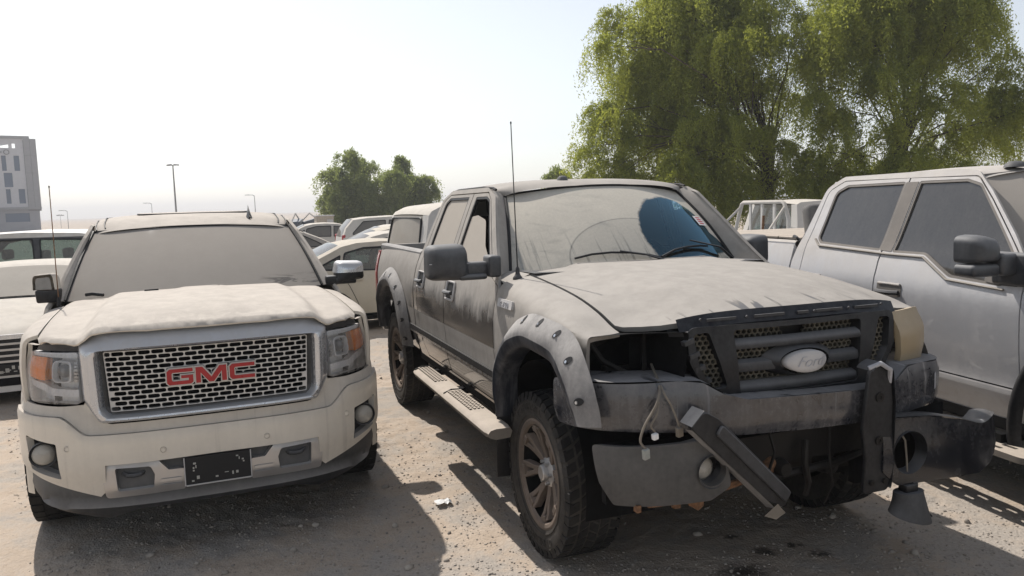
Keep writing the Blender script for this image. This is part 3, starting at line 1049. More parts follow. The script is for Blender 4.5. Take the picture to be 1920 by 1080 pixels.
class Front:
    """a vertical skin swept along a plan curve; (y, z) outlines, y measured across the car"""
    def __init__(self, plan, prof=None):
        pts = [Vector(p) for p in plan]
        # resample the half curve smoothly by arc length, y as far as it grows
        n = 60
        L = [0]
        for i in range(1, len(pts)):
            L.append(L[-1] + (pts[i] - pts[i - 1]).length)
        fx = pchip([(l, p.x) for l, p in zip(L, pts)])
        fy = pchip([(l, p.y) for l, p in zip(L, pts)])
        self.fx, self.fy, self.L = fx, fy, L[-1]
        self.tab = [(fy(L[-1] * i / n), L[-1] * i / n) for i in range(n + 1)]
        self.prof = prof or (lambda s, y, z: 0.0)
    def s_of(self, y):
        a = abs(y)
        t = self.tab
        for i in range(len(t) - 1):
            if t[i + 1][0] >= a:
                k = (a - t[i][0]) / max(1e-9, t[i + 1][0] - t[i][0])
                return (t[i][1] + (t[i + 1][1] - t[i][1]) * k) * (1 if y >= 0 else -1)
        return t[-1][1] * (1 if y >= 0 else -1)
    def at(self, s, z, lift=0.0):
        a = abs(s)
        sg = 1 if s >= 0 else -1
        e = 0.004
        p = Vector((self.fx(a), self.fy(a)))
        t = Vector((self.fx(a + e) - self.fx(max(0, a - e)), self.fy(a + e) - self.fy(max(0, a - e)))).normalized()
        nn = Vector((t.y, -t.x))
        d = self.prof(a, p.y, z) + lift
        q = p + nn * d
        return Vector((q.x, q.y * sg, z))
    def fn(self, lift=0.0):
        return lambda s, z: self.at(s, z, lift)
    def out(self, poly):
        """(y,z) outline to (s,z)"""
        return [(self.s_of(p[0]), p[1]) + tuple(p[2:]) for p in poly]
# ------------------------------------------------------------------ dark dusty pickup (centre)
FORD_POSE = (1.0084, 4.3032, R(-70.17))

def ford():
    root = empty('pickup_truck', (FORD_POSE[0], FORD_POSE[1], 0), FORD_POSE[2])
    tag(root, 'dusty black pickup with missing headlight, torn front bumper and bolted wheel-arch flares', 'pickup truck', 'parked pickup trucks')
    def handle(P, dr, d, s):
        x0, x1, z0, z1 = d['handle']
        f = P.sf(s)
        pl = panel('door_handle', M['seal'], dr, rc([(x0, z0), (x1, z0), (x1, z1), (x0, z1)], 0.012), f, (0, s, 0), 0.05, 0.008, lift=0.004)
        m = MB()
        p = lambda x, z, l=0.0: f(x, z) + Vector((0, s * l, 0))
        fr = rc([(x0, z0), (x1, z0), (x1, z1), (x0, z1)], 0.014)
        m.tube([p(a, b, 0.008) for a, b in fr + fr[:1]], 0.008, 6)
        m.build('handle_bezel', M['badge'], pl, 40)
        g = MB()
        zm = z0 + (z1 - z0) * 0.42
        g.tube([p(x0 + 0.012, zm, 0.02), p(x0 + 0.05, zm, 0.036), p(x1 - 0.05, zm, 0.036), p(x1 - 0.012, zm, 0.02)], 0.018, 8, True, 0.8)
        g.build('grip', M['mirror'], pl, 40)
        MB().lathe([(0, 0.0), (0.016, 0.0), (0.018, -0.012)], p(x1 - 0.03, z0 + 0.025, 0.012), 12, 'y', s).build('lock', M['steel'], pl)

    S = dict(
        prof=[(0.40, 0.90), (0.62, 0.945), (0.66, 0.955), (0.80, 0.985), (0.95, 0.992), (1.0, 1.000), (1.15, 1.000), (1.30, 0.975), (1.38, 0.952), (1.44, 0.925), (1.56, 0.882), (1.75, 0.812), (1.90, 0.752), (1.96, 0.722)],
        plan=[(-4.5, -0.035), (-3.9, -0.01), (-2.6, 0.0), (0.25, 0.0), (0.45, -0.012), (0.62, -0.055), (0.9, -0.16)],
        hood_c=[(-0.62, 1.462), (0.0, 1.432), (0.45, 1.395), (0.70, 1.360), (0.80, 1.335), (0.86, 1.300)],
        hood_e=[(-0.60, 1.432), (-0.2, 1.400), (0.13, 1.362), (0.40, 1.305), (0.53, 1.262), (0.64, 1.240), (0.86, 1.20)],
        hood_w=0.78, shoulder=lambda x: 0.115 - 0.085 * sstep(x, 0.15, 0.58),
        bulge=lambda x, a: 0.016 * (1 - sstep(a, 0.44, 0.54)) * sstep(0.95 - x, 0.2, 0.6),
        cab=[(-0.53, 0.64), (-0.53, 1.35), (-0.60, 1.41), (-0.80, 1.58), (-1.13, 1.885, 0.1), (-1.36, 1.945, 0.08), (-2.22, 1.945, 0.06), (-2.40, 1.88, 0.10), (-2.58, 1.44), (-2.56, 0.64)],
        door_hole=[(-0.542, 0.66, 0), (-0.542, 1.362), (-0.69, 1.40), (-1.19, 1.865, 0.08), (-1.30, 1.915, 0.05), (-2.22, 1.915, 0.05), (-2.36, 1.865, 0.07), (-2.475, 1.44), (-2.465, 0.98, 0.1), (-2.40, 0.80, 0.1), (-2.29, 0.66, 0)],
        sill=0.64,
        doors=[
            dict(name='front', line=[(-0.548, 0.665), (-0.548, 1.362), (-0.695, 1.397), (-1.192, 1.86, 0.08), (-1.30, 1.91, 0.05), (-1.616, 1.91, 0), (-1.634, 1.36, 0), (-1.634, 0.665)],
                 win=[(-0.79, 1.445, 0.02), (-1.215, 1.862, 0.07), (-1.30, 1.885, 0.04), (-1.535, 1.885, 0.015), (-1.575, 1.445, 0.02)],
                 glass=[(-0.80, 1.44, 0.01), (-0.87, 1.48, 0.02), (-1.05, 1.575, 0.05), (-1.20, 1.735, 0.10), (-1.40, 1.765, 0.04), (-1.58, 1.75), (-1.585, 1.44)],
                 belt=[(-0.75, 1.430), (-1.60, 1.430), (-1.60, 1.446), (-0.77, 1.446)], handle=(-1.56, -1.38, 1.195, 1.315)),
            dict(name='rear', line=[(-1.642, 0.665), (-1.642, 1.36, 0), (-1.624, 1.91, 0), (-2.22, 1.91, 0.05), (-2.355, 1.86, 0.07), (-2.468, 1.44), (-2.458, 0.98, 0.1), (-2.395, 0.80, 0.1), (-2.285, 0.665)],
                 win=[(-1.725, 1.455, 0.02), (-1.70, 1.888, 0.015), (-2.20, 1.888, 0.04), (-2.285, 1.85, 0.06), (-2.37, 1.455, 0.03)],
                 belt=[(-1.70, 1.440), (-2.39, 1.440), (-2.39, 1.456), (-1.70, 1.456)], handle=(-2.42, -2.24, 1.205, 1.325)),
        ],
        handle=handle,
        pillar_line=[(-0.60, 1.41), (-0.80, 1.58), (-0.98, 1.748), (-1.13, 1.878), (-1.24, 1.922)],
        ws_bot=(-0.48, 0.80, 1.45, 0.30, 0.035), ws_top=(-1.10, 0.652, 1.935, 0.16, 0.048),
        roof_x=(-1.09, -2.36), roof_c=[(-2.5, 1.93), (-2.36, 1.955), (-2.1, 1.985), (-1.6, 1.998), (-1.25, 1.978), (-1.08, 1.938)],
        roof_w=[(-2.36, 0.725), (-1.24, 0.722), (-1.08, 0.66)], roof_bow=0.16, roof_drop=0.062,
        back=(-2.58, 1.44, 1.92), back_slope=0.40,
        bed=[(-2.60, 0.66), (-2.60, 1.445), (-4.30, 1.445), (-4.315, 1.40), (-4.315, 0.72), (-4.05, 0.66), (-3.98, 0.95, 0.1), (-3.78, 1.10, 0.14), (-3.52, 1.13, 0.1), (-3.26, 1.10, 0.14), (-3.06, 0.95, 0.1), (-2.98, 0.66)],
        bed_x=(-2.60, -4.32), bed_z=1.46, xr=-3.52, wr=0.43, well=0.53,
    )
    P = Pickup(S, root)
    P.body(dict(body=M['ford'], glass=M['glass_ford'], trim=M['seal'], ws=M['ws_ford'], rail=M['flare'], rbump=M['ford_bumper']))
    P.interior(-0.95, 1.40, 0.72)

    # roof drip channels, seen as two dark lines
    for s in (-1, 1):
        m = MB()
        w = 0.716
        m.tube([Vector((x, s * w, z)) for x, z in ((-1.24, 1.925), (-1.30, 1.938), (-1.5, 1.948), (-2.1, 1.946), (-2.3, 1.93), (-2.38, 1.90))], 0.009, 6)
        m.build('roof_channel', M['seal'], root)
    MB().lathe([(0, 0.030), (0.018, 0.028), (0.035, 0.015), (0.042, -0.01)], (-1.33, -0.20, 1.985), 14, 'z').build('roof_aerial', M['plastic_grey'], root, 50)

    # fenders
    for s in (-1, 1):
        f = P.fender_f(s)
        xs = [-0.53 + i * (0.60 + 0.53) / 16 for i in range(17)]
        top = [(x, P.vtop(x)) for x in xs]
        arch = [(-0.46, 0.66), (-0.42, 0.88), (-0.30, 1.06), (-0.12, 1.17), (0.15, 1.20), (0.40, 1.16), (0.55, 1.08), (0.60, 1.03)]
        out = [(-0.53, 0.66)] + arch + [(0.60, 1.15)] + list(reversed(top))
        fd = panel('fender', M['ford'], root, out, f, (0, s, 0.4), 0.045, 0.02)
        b = panel('fender_badge', M['badge'], fd, rc([(-0.465, 1.258), (-0.235, 1.258), (-0.235, 1.305), (-0.465, 1.305)], 0.01), f, (0, s, 0), 0.05, 0.014, lift=0.014)
        vs, fs = text_mesh('F-150', 0.042, 0.003, 0.0, 0.0, 1.15)
        m = MB()
        m.add([f(-0.35 + (p.x if s < 0 else -p.x) * 1.2, 1.279 + p.y) + Vector((0, s * (0.017 + p.z), 0)) for p in vs], fs)
        m.build('badge_lettering', M['badge_dim'], b, 40)

    # bolt-on flares
    def flare(outer, inner, bolts, s, xo):
        n = 40
        def res(poly, n):
            L = [0]
            for a, b in zip(poly, poly[1:]):
                L.append(L[-1] + math.hypot(b[0] - a[0], b[1] - a[1]))
            fx = pchip([(l, p[0]) for l, p in zip(L, poly)])
            fz = pchip([(l, p[1]) for l, p in zip(L, poly)])
            return [(fx(L[-1] * i / (n - 1)) + xo, fz(L[-1] * i / (n - 1))) for i in range(n)]
        A, B = res(outer, n), res(inner, n)
        def yb(x, z):
            return min(0.992, P.prof(max(0.7, min(z, 1.28))) + P.plan(min(x, 0.5)))
        def g(u, v):
            k = u * (n - 1)
            i = min(n - 2, int(k))
            t = k - i
            a = Vector((A[i][0] * (1 - t) + A[i + 1][0] * t, A[i][1] * (1 - t) + A[i + 1][1] * t))
            b = Vector((B[i][0] * (1 - t) + B[i + 1][0] * t, B[i][1] * (1 - t) + B[i + 1][1] * t))
            q = a + (b - a) * v
            y0 = yb(a.x, a.y)
            if v < 0.62:
                bul = 0.012 + 0.062 * math.sin(v / 0.62 * math.pi / 2)
            else:
                bul = 0.074 - 0.03 * ((v - 0.62) / 0.38) ** 2
            if s > 0:
                bul *= 1 - 0.75 * sstep(q.x, 0.25, 0.7)
                q = Vector((q.x - 0.14 * sstep(q.x, 0.2, 0.75), q.y))
            return Vector((q.x, s * (y0 + bul), q.y))
        def skin(u, v):
            return g(u, v * 0.62)
        fl = MB().grid(skin, 48, 10).build('wheel_arch_flare', M['flare'], root, 60)
        def lip(u, v):
            p = g(u, 0.62 + min(1, v * 1.25) * 0.38)
            if v > 0.8:
                p = p - Vector((0, s * (v - 0.8) * 0.55, 0))
            return p
        MB().grid(lip, 48, 9).build('flare_lip', M['flare_in'], fl, 60)
        for (bx, bz) in bolts:
            best = min(((g(u / 60, v / 20), u, v) for u in range(61) for v in range(2, 12)), key=lambda q: (q[0].x - bx - xo) ** 2 + (q[0].z - bz) ** 2)
            p = best[0]
            cu = Vector((g(min(1, best[1] / 60 + 0.02), best[2] / 20) - g(max(0, best[1] / 60 - 0.02), best[2] / 20))).normalized()
            cv = Vector((g(best[1] / 60, best[2] / 20 + 0.03) - g(best[1] / 60, best[2] / 20 - 0.03))).normalized()
            nn = cu.cross(cv).normalized()
            if nn.y * s < 0:
                nn = -nn
            side = cu.cross(nn).normalized()
            m = MB()
            ub, vb = best[1] / 60, best[2] / 20
            eu = (g(ub + 0.01, vb) - g(ub - 0.01, vb)).length / 0.02
            ev = (g(ub, vb + 0.02) - g(ub, vb - 0.02)).length / 0.04
            ring = [g(ub + 0.017 * math.sin(w) / eu, vb + 0.030 * math.cos(w) / ev) + nn * 0.0022 for w in [2 * math.pi * k / 16 for k in range(16)]]
            m.add(ring + [p + nn * 0.0012], [(k, (k + 1) % 16, 16) for k in range(16)])
            pk = m.build('bolt_pocket', M['seal'], fl)
            q0 = p + side * 0.010 + nn * 0.003
            MB().tube([q0 - nn * 0.002, q0 + nn * 0.004], 0.0075, 8).build('bolt', M['steel'], pk)
    fo = [(-0.46, 0.64), (-0.435, 0.88), (-0.30, 1.10), (-0.10, 1.235), (0.12, 1.285), (0.40, 1.272), (0.60, 1.215), (0.72, 1.10), (0.79, 0.98), (0.80, 0.885)]
    fi = [(-0.40, 0.64), (-0.36, 0.86), (-0.25, 0.99), (-0.12, 1.065), (0.06, 1.105), (0.26, 1.095), (0.42, 1.045), (0.54, 0.96), (0.60, 0.88), (0.62, 0.86)]
    fb = [(0.02, 1.245), (0.22, 1.25), (0.42, 1.222), (0.585, 1.135), (0.70, 0.99)]
    ro = [(-4.12, 0.66), (-4.08, 0.92), (-3.95, 1.12), (-3.74, 1.245), (-3.50, 1.285), (-3.22, 1.25), (-2.98, 1.15), (-2.84, 1.0), (-2.77, 0.84), (-2.74, 0.66)]
    ri = [(-4.02, 0.66), (-3.98, 0.86), (-3.87, 1.0), (-3.70, 1.09), (-3.50, 1.11), (-3.32, 1.085), (-3.16, 1.0), (-3.05, 0.86), (-3.01, 0.76), (-2.99, 0.66)]
    rb = [(-3.36, 1.215), (-3.10, 1.15), (-2.95, 1.03), (-2.87, 0.88), (-2.83, 0.72), (-3.60, 1.22)]
    for s in (-1, 1):
        flare(fo, fi, fb, s, 0.0)
        flare(ro, ri, rb, s, 0.0)

    # chrome strip and rub moulding along the doors
    for s in (-1, 1):
        f = P.sf(s)
        panel('rub_moulding', M['seal'], root, [(-0.50, 0.825), (-2.80, 0.825), (-2.80, 0.865), (-0.50, 0.865)], f, (0, s, 0), 0.08, 0.012, lift=0.012)
        panel('chrome_strip', M['steel'], root, [(-0.50, 0.806), (-2.80, 0.806), (-2.80, 0.822), (-0.50, 0.822)], f, (0, s, 0), 0.08, 0.012, lift=0.010)
        # rocker
        panel('rocker_panel', M['ford'], root, [(-0.50, 0.60), (-2.60, 0.60), (-2.60, 0.652), (-0.50, 0.652)], lambda x, z, s=s: Vector((x, s * (0.93 + (z - 0.6) * 0.3), z)), (0, s, 0), 0.1, 0.02)

    # hood
    half = [(-0.60, 0.0), (-0.585, 0.40), (-0.545, 0.70), (-0.52, 0.775), (0.0, 0.775), (0.53, 0.772), (0.575, 0.755), (0.645, 0.70), (0.705, 0.640), (0.752, 0.56), (0.782, 0.40), (0.797, 0.2), (0.802, 0.0)]
    hl = half + [(x, -y) for x, y in reversed(half[1:-1])]
    panel('hood', M['ford'], root, hl, lambda x, y: Vector((x, y, P.hood_z(x, y))), (0, 0, 1), 0.045, 0.025)
    MB().grid(lambda u, v: Vector((-0.62 + (0.20 * v - 0.32 * (abs(u - 0.5) * 2) ** 2.4 * (1 - v)), (u - 0.5) * 1.56, 1.425 + 0.01 * v)), 24, 4).build('cowl', M['plastic'], root, 60)
    for s in (-1, 1):
        MB().grid(lambda u, v: Vector((-0.49 - (0.34 - 0.14 * v) * u, s * (0.785 + 0.145 * v), 1.428 - 0.062 * v * (1 - u) - 0.010 * v * u)), 6, 6).build('cowl_corner', M['ford'], root, 60)
    # hood inner and engine bay darkness
    eb = MB().box((-0.02, 0, 1.02), (1.10, 1.40, 0.36)).box((0.60, 0, 1.06), (0.20, 1.08, 0.42)).box((0.62, 0, 0.80), (0.14, 1.1, 0.2))
    eb.build('engine_bay', M['dark'], root)

    # grille ------------------------------------------------------------
    def gx(y, z, dep=0.0):
        return 0.862 - 0.115 * abs(y) ** 2 - 0.10 * max(0.0, z - 1.12) - dep
    gf = lambda dep: (lambda y, z: Vector((gx(y, z, dep), y, z)))
    outer = [(-0.575, 1.275, 0.05), (0.575, 1.275, 0.05), (0.565, 1.12, 0.08), (0.485, 0.985, 0.06), (0.42, 0.945, 0.05), (-0.42, 0.945, 0.05), (-0.485, 0.985, 0.06), (-0.565, 1.12, 0.08)]
    def side_hole(s):
        return [(s * 0.545, 1.245, 0.02), (s * 0.470, 1.250, 0.02), (s * 0.385, 1.000, 0.02), (s * 0.455, 1.000, 0.03), (s * 0.520, 1.10, 0.05)]
    ctr = lambda z0, z1: [(-0.352 + (1.25 - z1) * 0.10, z1, 0.02), (0.352 - (1.25 - z1) * 0.10, z1, 0.02), (0.352 - (1.25 - z0) * 0.10, z0, 0.02), (-0.352 + (1.25 - z0) * 0.10, z0, 0.02)]
    # side ports lead into a recess whose outer post stays dark
    grille = panel('grille', M['plastic'], root, [rc(outer), rc(side_hole(-1)), rc(side_hole(1)), rc(ctr(0.962, 1.252))], gf(0.0), (1, 0, 0), 0.035, 0.06)
    for z0, z1 in ((1.165, 1.205), (1.062, 1.110), (0.968, 1.012)):
        m = MB()
        w0 = 0.345
        sec = [(-0.03, z1 + 0.004), (0.0, z1 - 0.008), (0.008, z0 + 0.012), (0.002, z0), (-0.05, z0 - 0.004)]
        m.grid(lambda u, v: Vector((gx((u - 0.5) * 2 * w0, 1.1, 0.012) + sec[int(round(v * 4))][0], (u - 0.5) * 2 * w0, sec[int(round(v * 4))][1])), 20, 5)
        m.build('grille_bar', M['plastic_grey'], grille, 50)
    # honeycomb
    def honey(name, poly, dep, cell=0.0165):
        vs, fs = [], []
        poly = rc(poly, 0.0)
        ys = [p[0] for p in poly]
        zs = [p[1] for p in poly]
        cen = []
        j = 0
        z = min(zs)
        while z < max(zs):
            y = min(ys) + (cell * 0.87 if j % 2 else 0)
            while y < max(ys):
                cen.append((y, z))
                y += cell * 1.74
            z += cell * 1.5 * 0.84
            j += 1
        ok = inside(np.array(cen), [poly])
        for (y, z), k in zip(cen, ok):
            if not k:
                continue
            b = len(vs)
            for rad, d in ((cell * 0.99, 0.0), (cell * 0.74, 0.0), (cell * 0.74, 0.02)):
                for q in range(6):
                    w = math.pi / 6 + math.pi / 3 * q
                    yy, zz = y + rad * math.cos(w), z + rad * 0.84 * math.sin(w)
                    vs.append(Vector((gx(yy, zz, dep) - d, yy, zz)))
            for q in range(6):
                q2 = (q + 1) % 6
                fs.append((b + q, b + q2, b + 6 + q2, b + 6 + q))
                fs.append((b + 6 + q, b + 6 + q2, b + 12 + q2, b + 12 + q))
        o = MB().add(vs, fs).build(name, M['mesh_tan'], grille, 20, fix=False)
        o['kind'] = 'stuff'
    for s in (-1, 1):
        honey('honeycomb_mesh', [(s * 0.55, 1.25), (s * 0.455, 1.25), (s * 0.375, 0.99), (s * 0.46, 0.99), (s * 0.525, 1.10)], 0.035)
    honey('honeycomb_mesh', [(-0.35, 1.255), (-0.08, 1.255), (-0.06, 1.19), (-0.34, 1.19)], 0.055)
    honey('honeycomb_mesh', [(0.08, 1.255), (0.35, 1.255), (0.34, 1.19), (0.05, 1.19)], 0.055)
    honey('honeycomb_mesh', [(-0.345, 1.165), (-0.14, 1.165), (-0.12, 1.09), (-0.33, 1.09)], 0.055)
    honey('honeycomb_mesh', [(0.14, 1.165), (0.345, 1.165), (0.33, 1.09), (0.12, 1.09)], 0.055)
    honey('honeycomb_mesh', [(-0.335, 1.062), (0.335, 1.062), (0.33, 0.985), (-0.33, 0.985)], 0.055)
    # emblem: oval plate carrying faded script
    ov = MB()
    ec = Vector((gx(0, 1.1) + 0.0, 0.0, 1.092))
    ring = [(1.0, -0.02), (1.0, 0.008), (0.94, 0.016), (0.6, 0.020), (0.0, 0.022)]
    for rr, h in ring:
        pass
    vs = []
    for rr, h in ring[:-1]:
        for k in range(36):
            w = 2 * math.pi * k / 36
            vs.append(ec + Vector((0.03 + h - 0.02 * (rr * math.cos(w)) ** 2, rr * 0.112 * math.cos(w), rr * 0.050 * math.sin(w))))
    vs.append(ec + Vector((0.03 + 0.022, 0, 0)))
    fs = []
    for i in range(3):
        for k in range(36):
            fs.append((i * 36 + k, i * 36 + (k + 1) % 36, (i + 1) * 36 + (k + 1) % 36, (i + 1) * 36 + k))
    for k in range(36):
        fs.append((108 + k, 108 + (k + 1) % 36, 144))
    em = ov.add(vs, fs).build('emblem', M['badge'], grille, 60)
    tv, tf = text_mesh('Ford', 0.074, 0.0008, 0.45, -0.0012)
    MB().add([ec + Vector((0.0525 + p.z - 0.02 * (p.x / 0.122) ** 2, p.x, p.y * 0.92)) for p in tv], tf).build('emblem_script', M['badge_dim'], em, 40)
    bk = MB().grid(lambda u, v: ec + Vector((-0.05 + 0.06 * v, (0.20 - 0.065 * v) * math.cos(2 * math.pi * u), (0.075 - 0.018 * v) * math.sin(2 * math.pi * u))), 28, 4, True)
    bk.build('emblem_mount', M['plastic'], grille, 60)
    MB().box((0.74, 0, 1.11), (0.04, 1.1, 0.32)).build('radiator', M['darkmetal'], root)
    # strip between hood and grille, with its slots
    st = MB()
    st.grid(lambda u, v: Vector((gx((u - 0.5) * 1.2, 1.28) - 0.008 - 0.03 * v, (u - 0.5) * 1.2, 1.281 + 0.055 * v - 0.028 * (abs(u - 0.5) * 2) ** 4)), 30, 4)
    sp = st.build('grille_top_strip', M['strip'], root, 60)
    m = MB()
    for yc, w in ((-0.40, 0.15), (-0.16, 0.16), (0.02, 0.06), (0.17, 0.15), (0.40, 0.14)):
        zc = 1.305 - 0.014 * (abs(yc) * 1.66) ** 4
        m.box((gx(yc, 1.28) - 0.012, yc, zc), (0.008, w, 0.012))
    for yc in (-0.50, -0.275, 0.085, 0.29, 0.50):
        m.lathe([(0, 0.006), (0.006, 0.006), (0.007, 0)], (gx(yc, 1.28) - 0.014, yc, 1.305), 8, 'x')
    m.build('strip_clips', M['plastic_grey'], sp, 30)

    # headlight on the far side, empty socket on the near side -----------
    lampF = Front([(0.865, 0.0), (0.862, 0.3), (0.835, 0.56), (0.79, 0.72), (0.72, 0.85), (0.63, 0.93), (0.55, 0.962), (0.40, 0.985)])
    hl_out = [(0.572, 1.262, 0.02), (0.80, 1.262, 0.03), (0.955, 1.235, 0.10), (0.980, 1.02, 0.03), (0.90, 0.99, 0.03), (0.60, 1.012, 0.02)]
    lampF.prof = lambda s, y, z: 0.012 - 0.045 * sstep(z, 1.14, 1.28) - 0.012 * sstep(1.08 - z, 0, 0.08)
    hd = panel('headlight', M['yellow_lens'], root, rc(lampF.out(hl_out)), lampF.fn(), (1, 0.5, 0), 0.025, 0.03)
    lampF.prof = lambda s, y, z: 0.0
    pocket = MB()
    hl_in = [(0.572, 1.262, 0.02), (0.80, 1.262, 0.03), (0.945, 1.235, 0.06), (0.968, 1.02, 0.03), (0.90, 0.99, 0.03), (0.60, 1.012, 0.02)]
    rim = [(-p[0], p[1]) for p in rc(lampF.out(hl_in))]
    back = [Vector((0.38, -0.50 - 0.36 * (1 if abs(a) > 0.85 else 0.3), z)) for a, z in rim]
    front = [lampF.at(a, z, -0.004) for a, z in rim]
    n = len(rim)
    cen = Vector((0.36, -0.72, 1.13))
    mid = [f_ * 0.35 + (cen + (f_ - cen) * 0.7) * 0.65 - Vector((0.10, 0, 0)) for f_ in front]
    bk2 = [cen + (f_ - cen) * 0.55 - Vector((0.06, -0.04, 0)) for f_ in front]
    pocket.add(front + mid + bk2 + [cen], [(i, (i + 1) % n, n + (i + 1) % n, n + i) for i in range(n)] + [(n + i, n + (i + 1) % n, 2 * n + (i + 1) % n, 2 * n + i) for i in range(n)] + [(2 * n + i, 2 * n + (i + 1) % n, 3 * n) for i in range(n)])
    pk = pocket.build('empty_headlight_socket', M['dark'], root, 50)
    m = MB()
    m.tube([(0.60, -0.66, 1.25), (0.585, -0.655, 1.16), (0.60, -0.66, 1.09), (0.66, -0.70, 1.045)], 0.011, 6)
    m.tube([(0.48, -0.88, 1.24), (0.47, -0.86, 1.17), (0.50, -0.82, 1.10), (0.58, -0.74, 1.05)], 0.014, 6)
    m.box((0.52, -0.62, 1.14), (0.02, 0.05, 0.20), (0, 0.1, 0.3)).box((0.44, -0.80, 1.18), (0.02, 0.16, 0.02), (0.3, 0, 0.2)).box((0.50, -0.75, 1.06), (0.05, 0.14, 0.03))
    m.build('socket_bracket', M['darkmetal'], pk, 30)
    # side support of the grille inside the socket
    sb = MB()
    sb.grid(lambda u, v: Vector((0.80 - 0.10 * v, -0.585 - 0.02 * v + u * 0.10 * 0.9, 1.255 - u * 0.25)), 6, 3)
    for k in range(4):
        sb.box((0.815, -0.57 + k * 0.028, 1.215 - k * 0.06), (0.03, 0.05, 0.02), (0.3, 0, 0))
    sb.build('grille_support', M['plastic_grey'], root, 30)

    # front bumper upper cover -------------------------------------------
    def bprof(s, y, z):
        return -0.018 * sstep(z, 0.97, 1.06) - 0.020 * sstep(0.87 - z, 0, 0.08) + 0.004
    bf = Front([(0.955, 0.0), (0.952, 0.3), (0.925, 0.55), (0.87, 0.75), (0.78, 0.90), (0.68, 0.985), (0.57, 1.035), (0.44, 1.05)], bprof)
    tilt = lambda y: -0.035 * y
    cov = []
    half = [(0.0, 0.955), (0.36, 0.958), (0.47, 0.985), (0.56, 1.035, 0.03), (0.66, 1.045), (0.90, 1.025), (1.048, 1.005, 0.02), (1.048, 0.80, 0.03), (0.80, 0.825), (0.64, 0.825), (0.40, 0.80), (0.0, 0.795)]
    full = [(-p[0], p[1] - 0.02 * 0) + tuple(p[2:]) for p in half] + [p for p in reversed(half[1:-1])]
    cover = panel('front_bumper', M['ford_bumper'], root, rc(bf.out(full), 0.02), lambda s, z: bf.at(s, z) + Vector((0, 0, tilt(bf.at(s, z).y))), (1, 0, 0), 0.04, 0.05)
    # top shelf of the bumper under grille and lamps
    sh = MB()
    def shelf(u, v):
        y = (u - 0.5) * 2 * 1.03
        a = abs(y)
        z = 0.955 + 0.085 * sstep(a, 0.40, 0.58) - 0.02 * sstep(a, 0.7, 1.03) + tilt(y)
        p = bf.at(bf.s_of(y), z)
        return Vector((p.x - 0.006 - 0.22 * v, y * (1 - 0.08 * v), z + 0.004))
    sh.grid(shelf, 50, 4).build('bumper_shelf', M['ford_bumper'], cover, 60)
    for yc in (0.80, 0.93):
        sl = [(yc - 0.010, 0.90), (yc + 0.010, 0.905), (yc + 0.010, 0.985), (yc - 0.010, 0.98)]
        panel('bumper_slot', M['badge_dim'], cover, bf.out(sl), lambda s, z: bf.at(s, z, 0.002) + Vector((0, 0, tilt(0.85))), (1, 0, 0), 0.03, 0.0)

    # lower corner pieces -------------------------------------------------
    lf = Front([(0.985, 0.0), (0.98, 0.35), (0.955, 0.60), (0.91, 0.78), (0.83, 0.91), (0.73, 0.98), (0.62, 1.01), (0.5, 1.02)],
               lambda s, y, z: 0.02 * math.sin(math.pi * min(1, max(0, (z - 0.48) / 0.34))))
    lowR = [(-0.985, 0.795, 0.02), (-0.60, 0.822, 0.01), (-0.50, 0.775, 0.03), (-0.47, 0.62, 0.04), (-0.56, 0.565, 0.03), (-0.93, 0.550, 0.02), (-0.965, 0.64, 0.02)]
    def disc(yc, zc, r, n=24, k=1.0):
        return [(yc + r * math.cos(2 * math.pi * i / n), zc + r * k * math.sin(2 * math.pi * i / n)) for i in range(n)]
    lp = panel('lower_bumper_corner', M['splitter'], root, [rc(lf.out(lowR)), lf.out(disc(-0.555, 0.690, 0.062))], lf.fn(), (1, 0, 0), 0.035, 0.05)
    c0 = lf.at(lf.s_of(-0.555), 0.690)
    m = MB()
    m.grid(lambda u, v: c0 + Vector((0.006 - 0.085 * v, (0.072 - 0.022 * v) * math.cos(2 * math.pi * u) + 0.018 * v, (0.072 - 0.022 * v) * math.sin(2 * math.pi * u))), 28, 5, True)
    m.build('fog_lamp_bezel', M['plastic'], lp, 60)
    MB().lathe([(0, 0.022), (0.030, 0.016), (0.050, 0.0), (0.052, -0.03)], c0 + Vector((-0.055, -0.012, 0.0)), 24, 'x').build('fog_lamp', M['foglens'], lp, 50)
    lf2 = Front([(1.0, 0.0), (0.995, 0.4), (0.985, 0.7), (0.965, 0.95), (0.94, 1.06), (0.88, 1.10)], lambda s, y, z: 0.02 * math.sin(math.pi * min(1, max(0, (z - 0.45) / 0.34))))
    lowL = [(0.30, 0.825, 0.01), (0.58, 0.812), (0.80, 0.775), (0.95, 0.740, 0.03), (1.06, 0.775, 0.02), (1.075, 0.70, 0.02), (1.03, 0.54, 0.03), (0.95, 0.495, 0.03), (0.40, 0.505, 0.03), (0.30, 0.58, 0.02)]
    rp = panel('lower_bumper_corner', M['splitter_dark'], root, [rc(lf2.out(lowL)), lf2.out(disc(0.462, 0.655, 0.100, 28))], lf2.fn(), (1, 0, 0), 0.035, 0.05)
    rp.rotation_euler = (R(-2), 0, 0)
    c1 = lf2.at(lf2.s_of(0.462), 0.655)
    MB().grid(lambda u, v: c1 + Vector((0.001 - 0.06 * v, (0.1005 - 0.010 * v) * math.cos(2 * math.pi * u), (0.1005 - 0.010 * v) * math.sin(2 * math.pi * u))), 28, 4, True).build('fog_lamp_bezel', M['plastic'], rp, 60)
    MB().box((0.80, 0.62, 0.62), (0.04, 0.55, 0.34)).build('dark_backing', M['dark'], root, 30)  # dark sheet added behind the lamp hole, standing in for shade
    MB().box((0.74, -0.72, 0.66), (0.04, 0.45, 0.26)).build('dark_backing', M['dark'], root, 30)  # the same added dark sheet behind the other corner, in place of shade
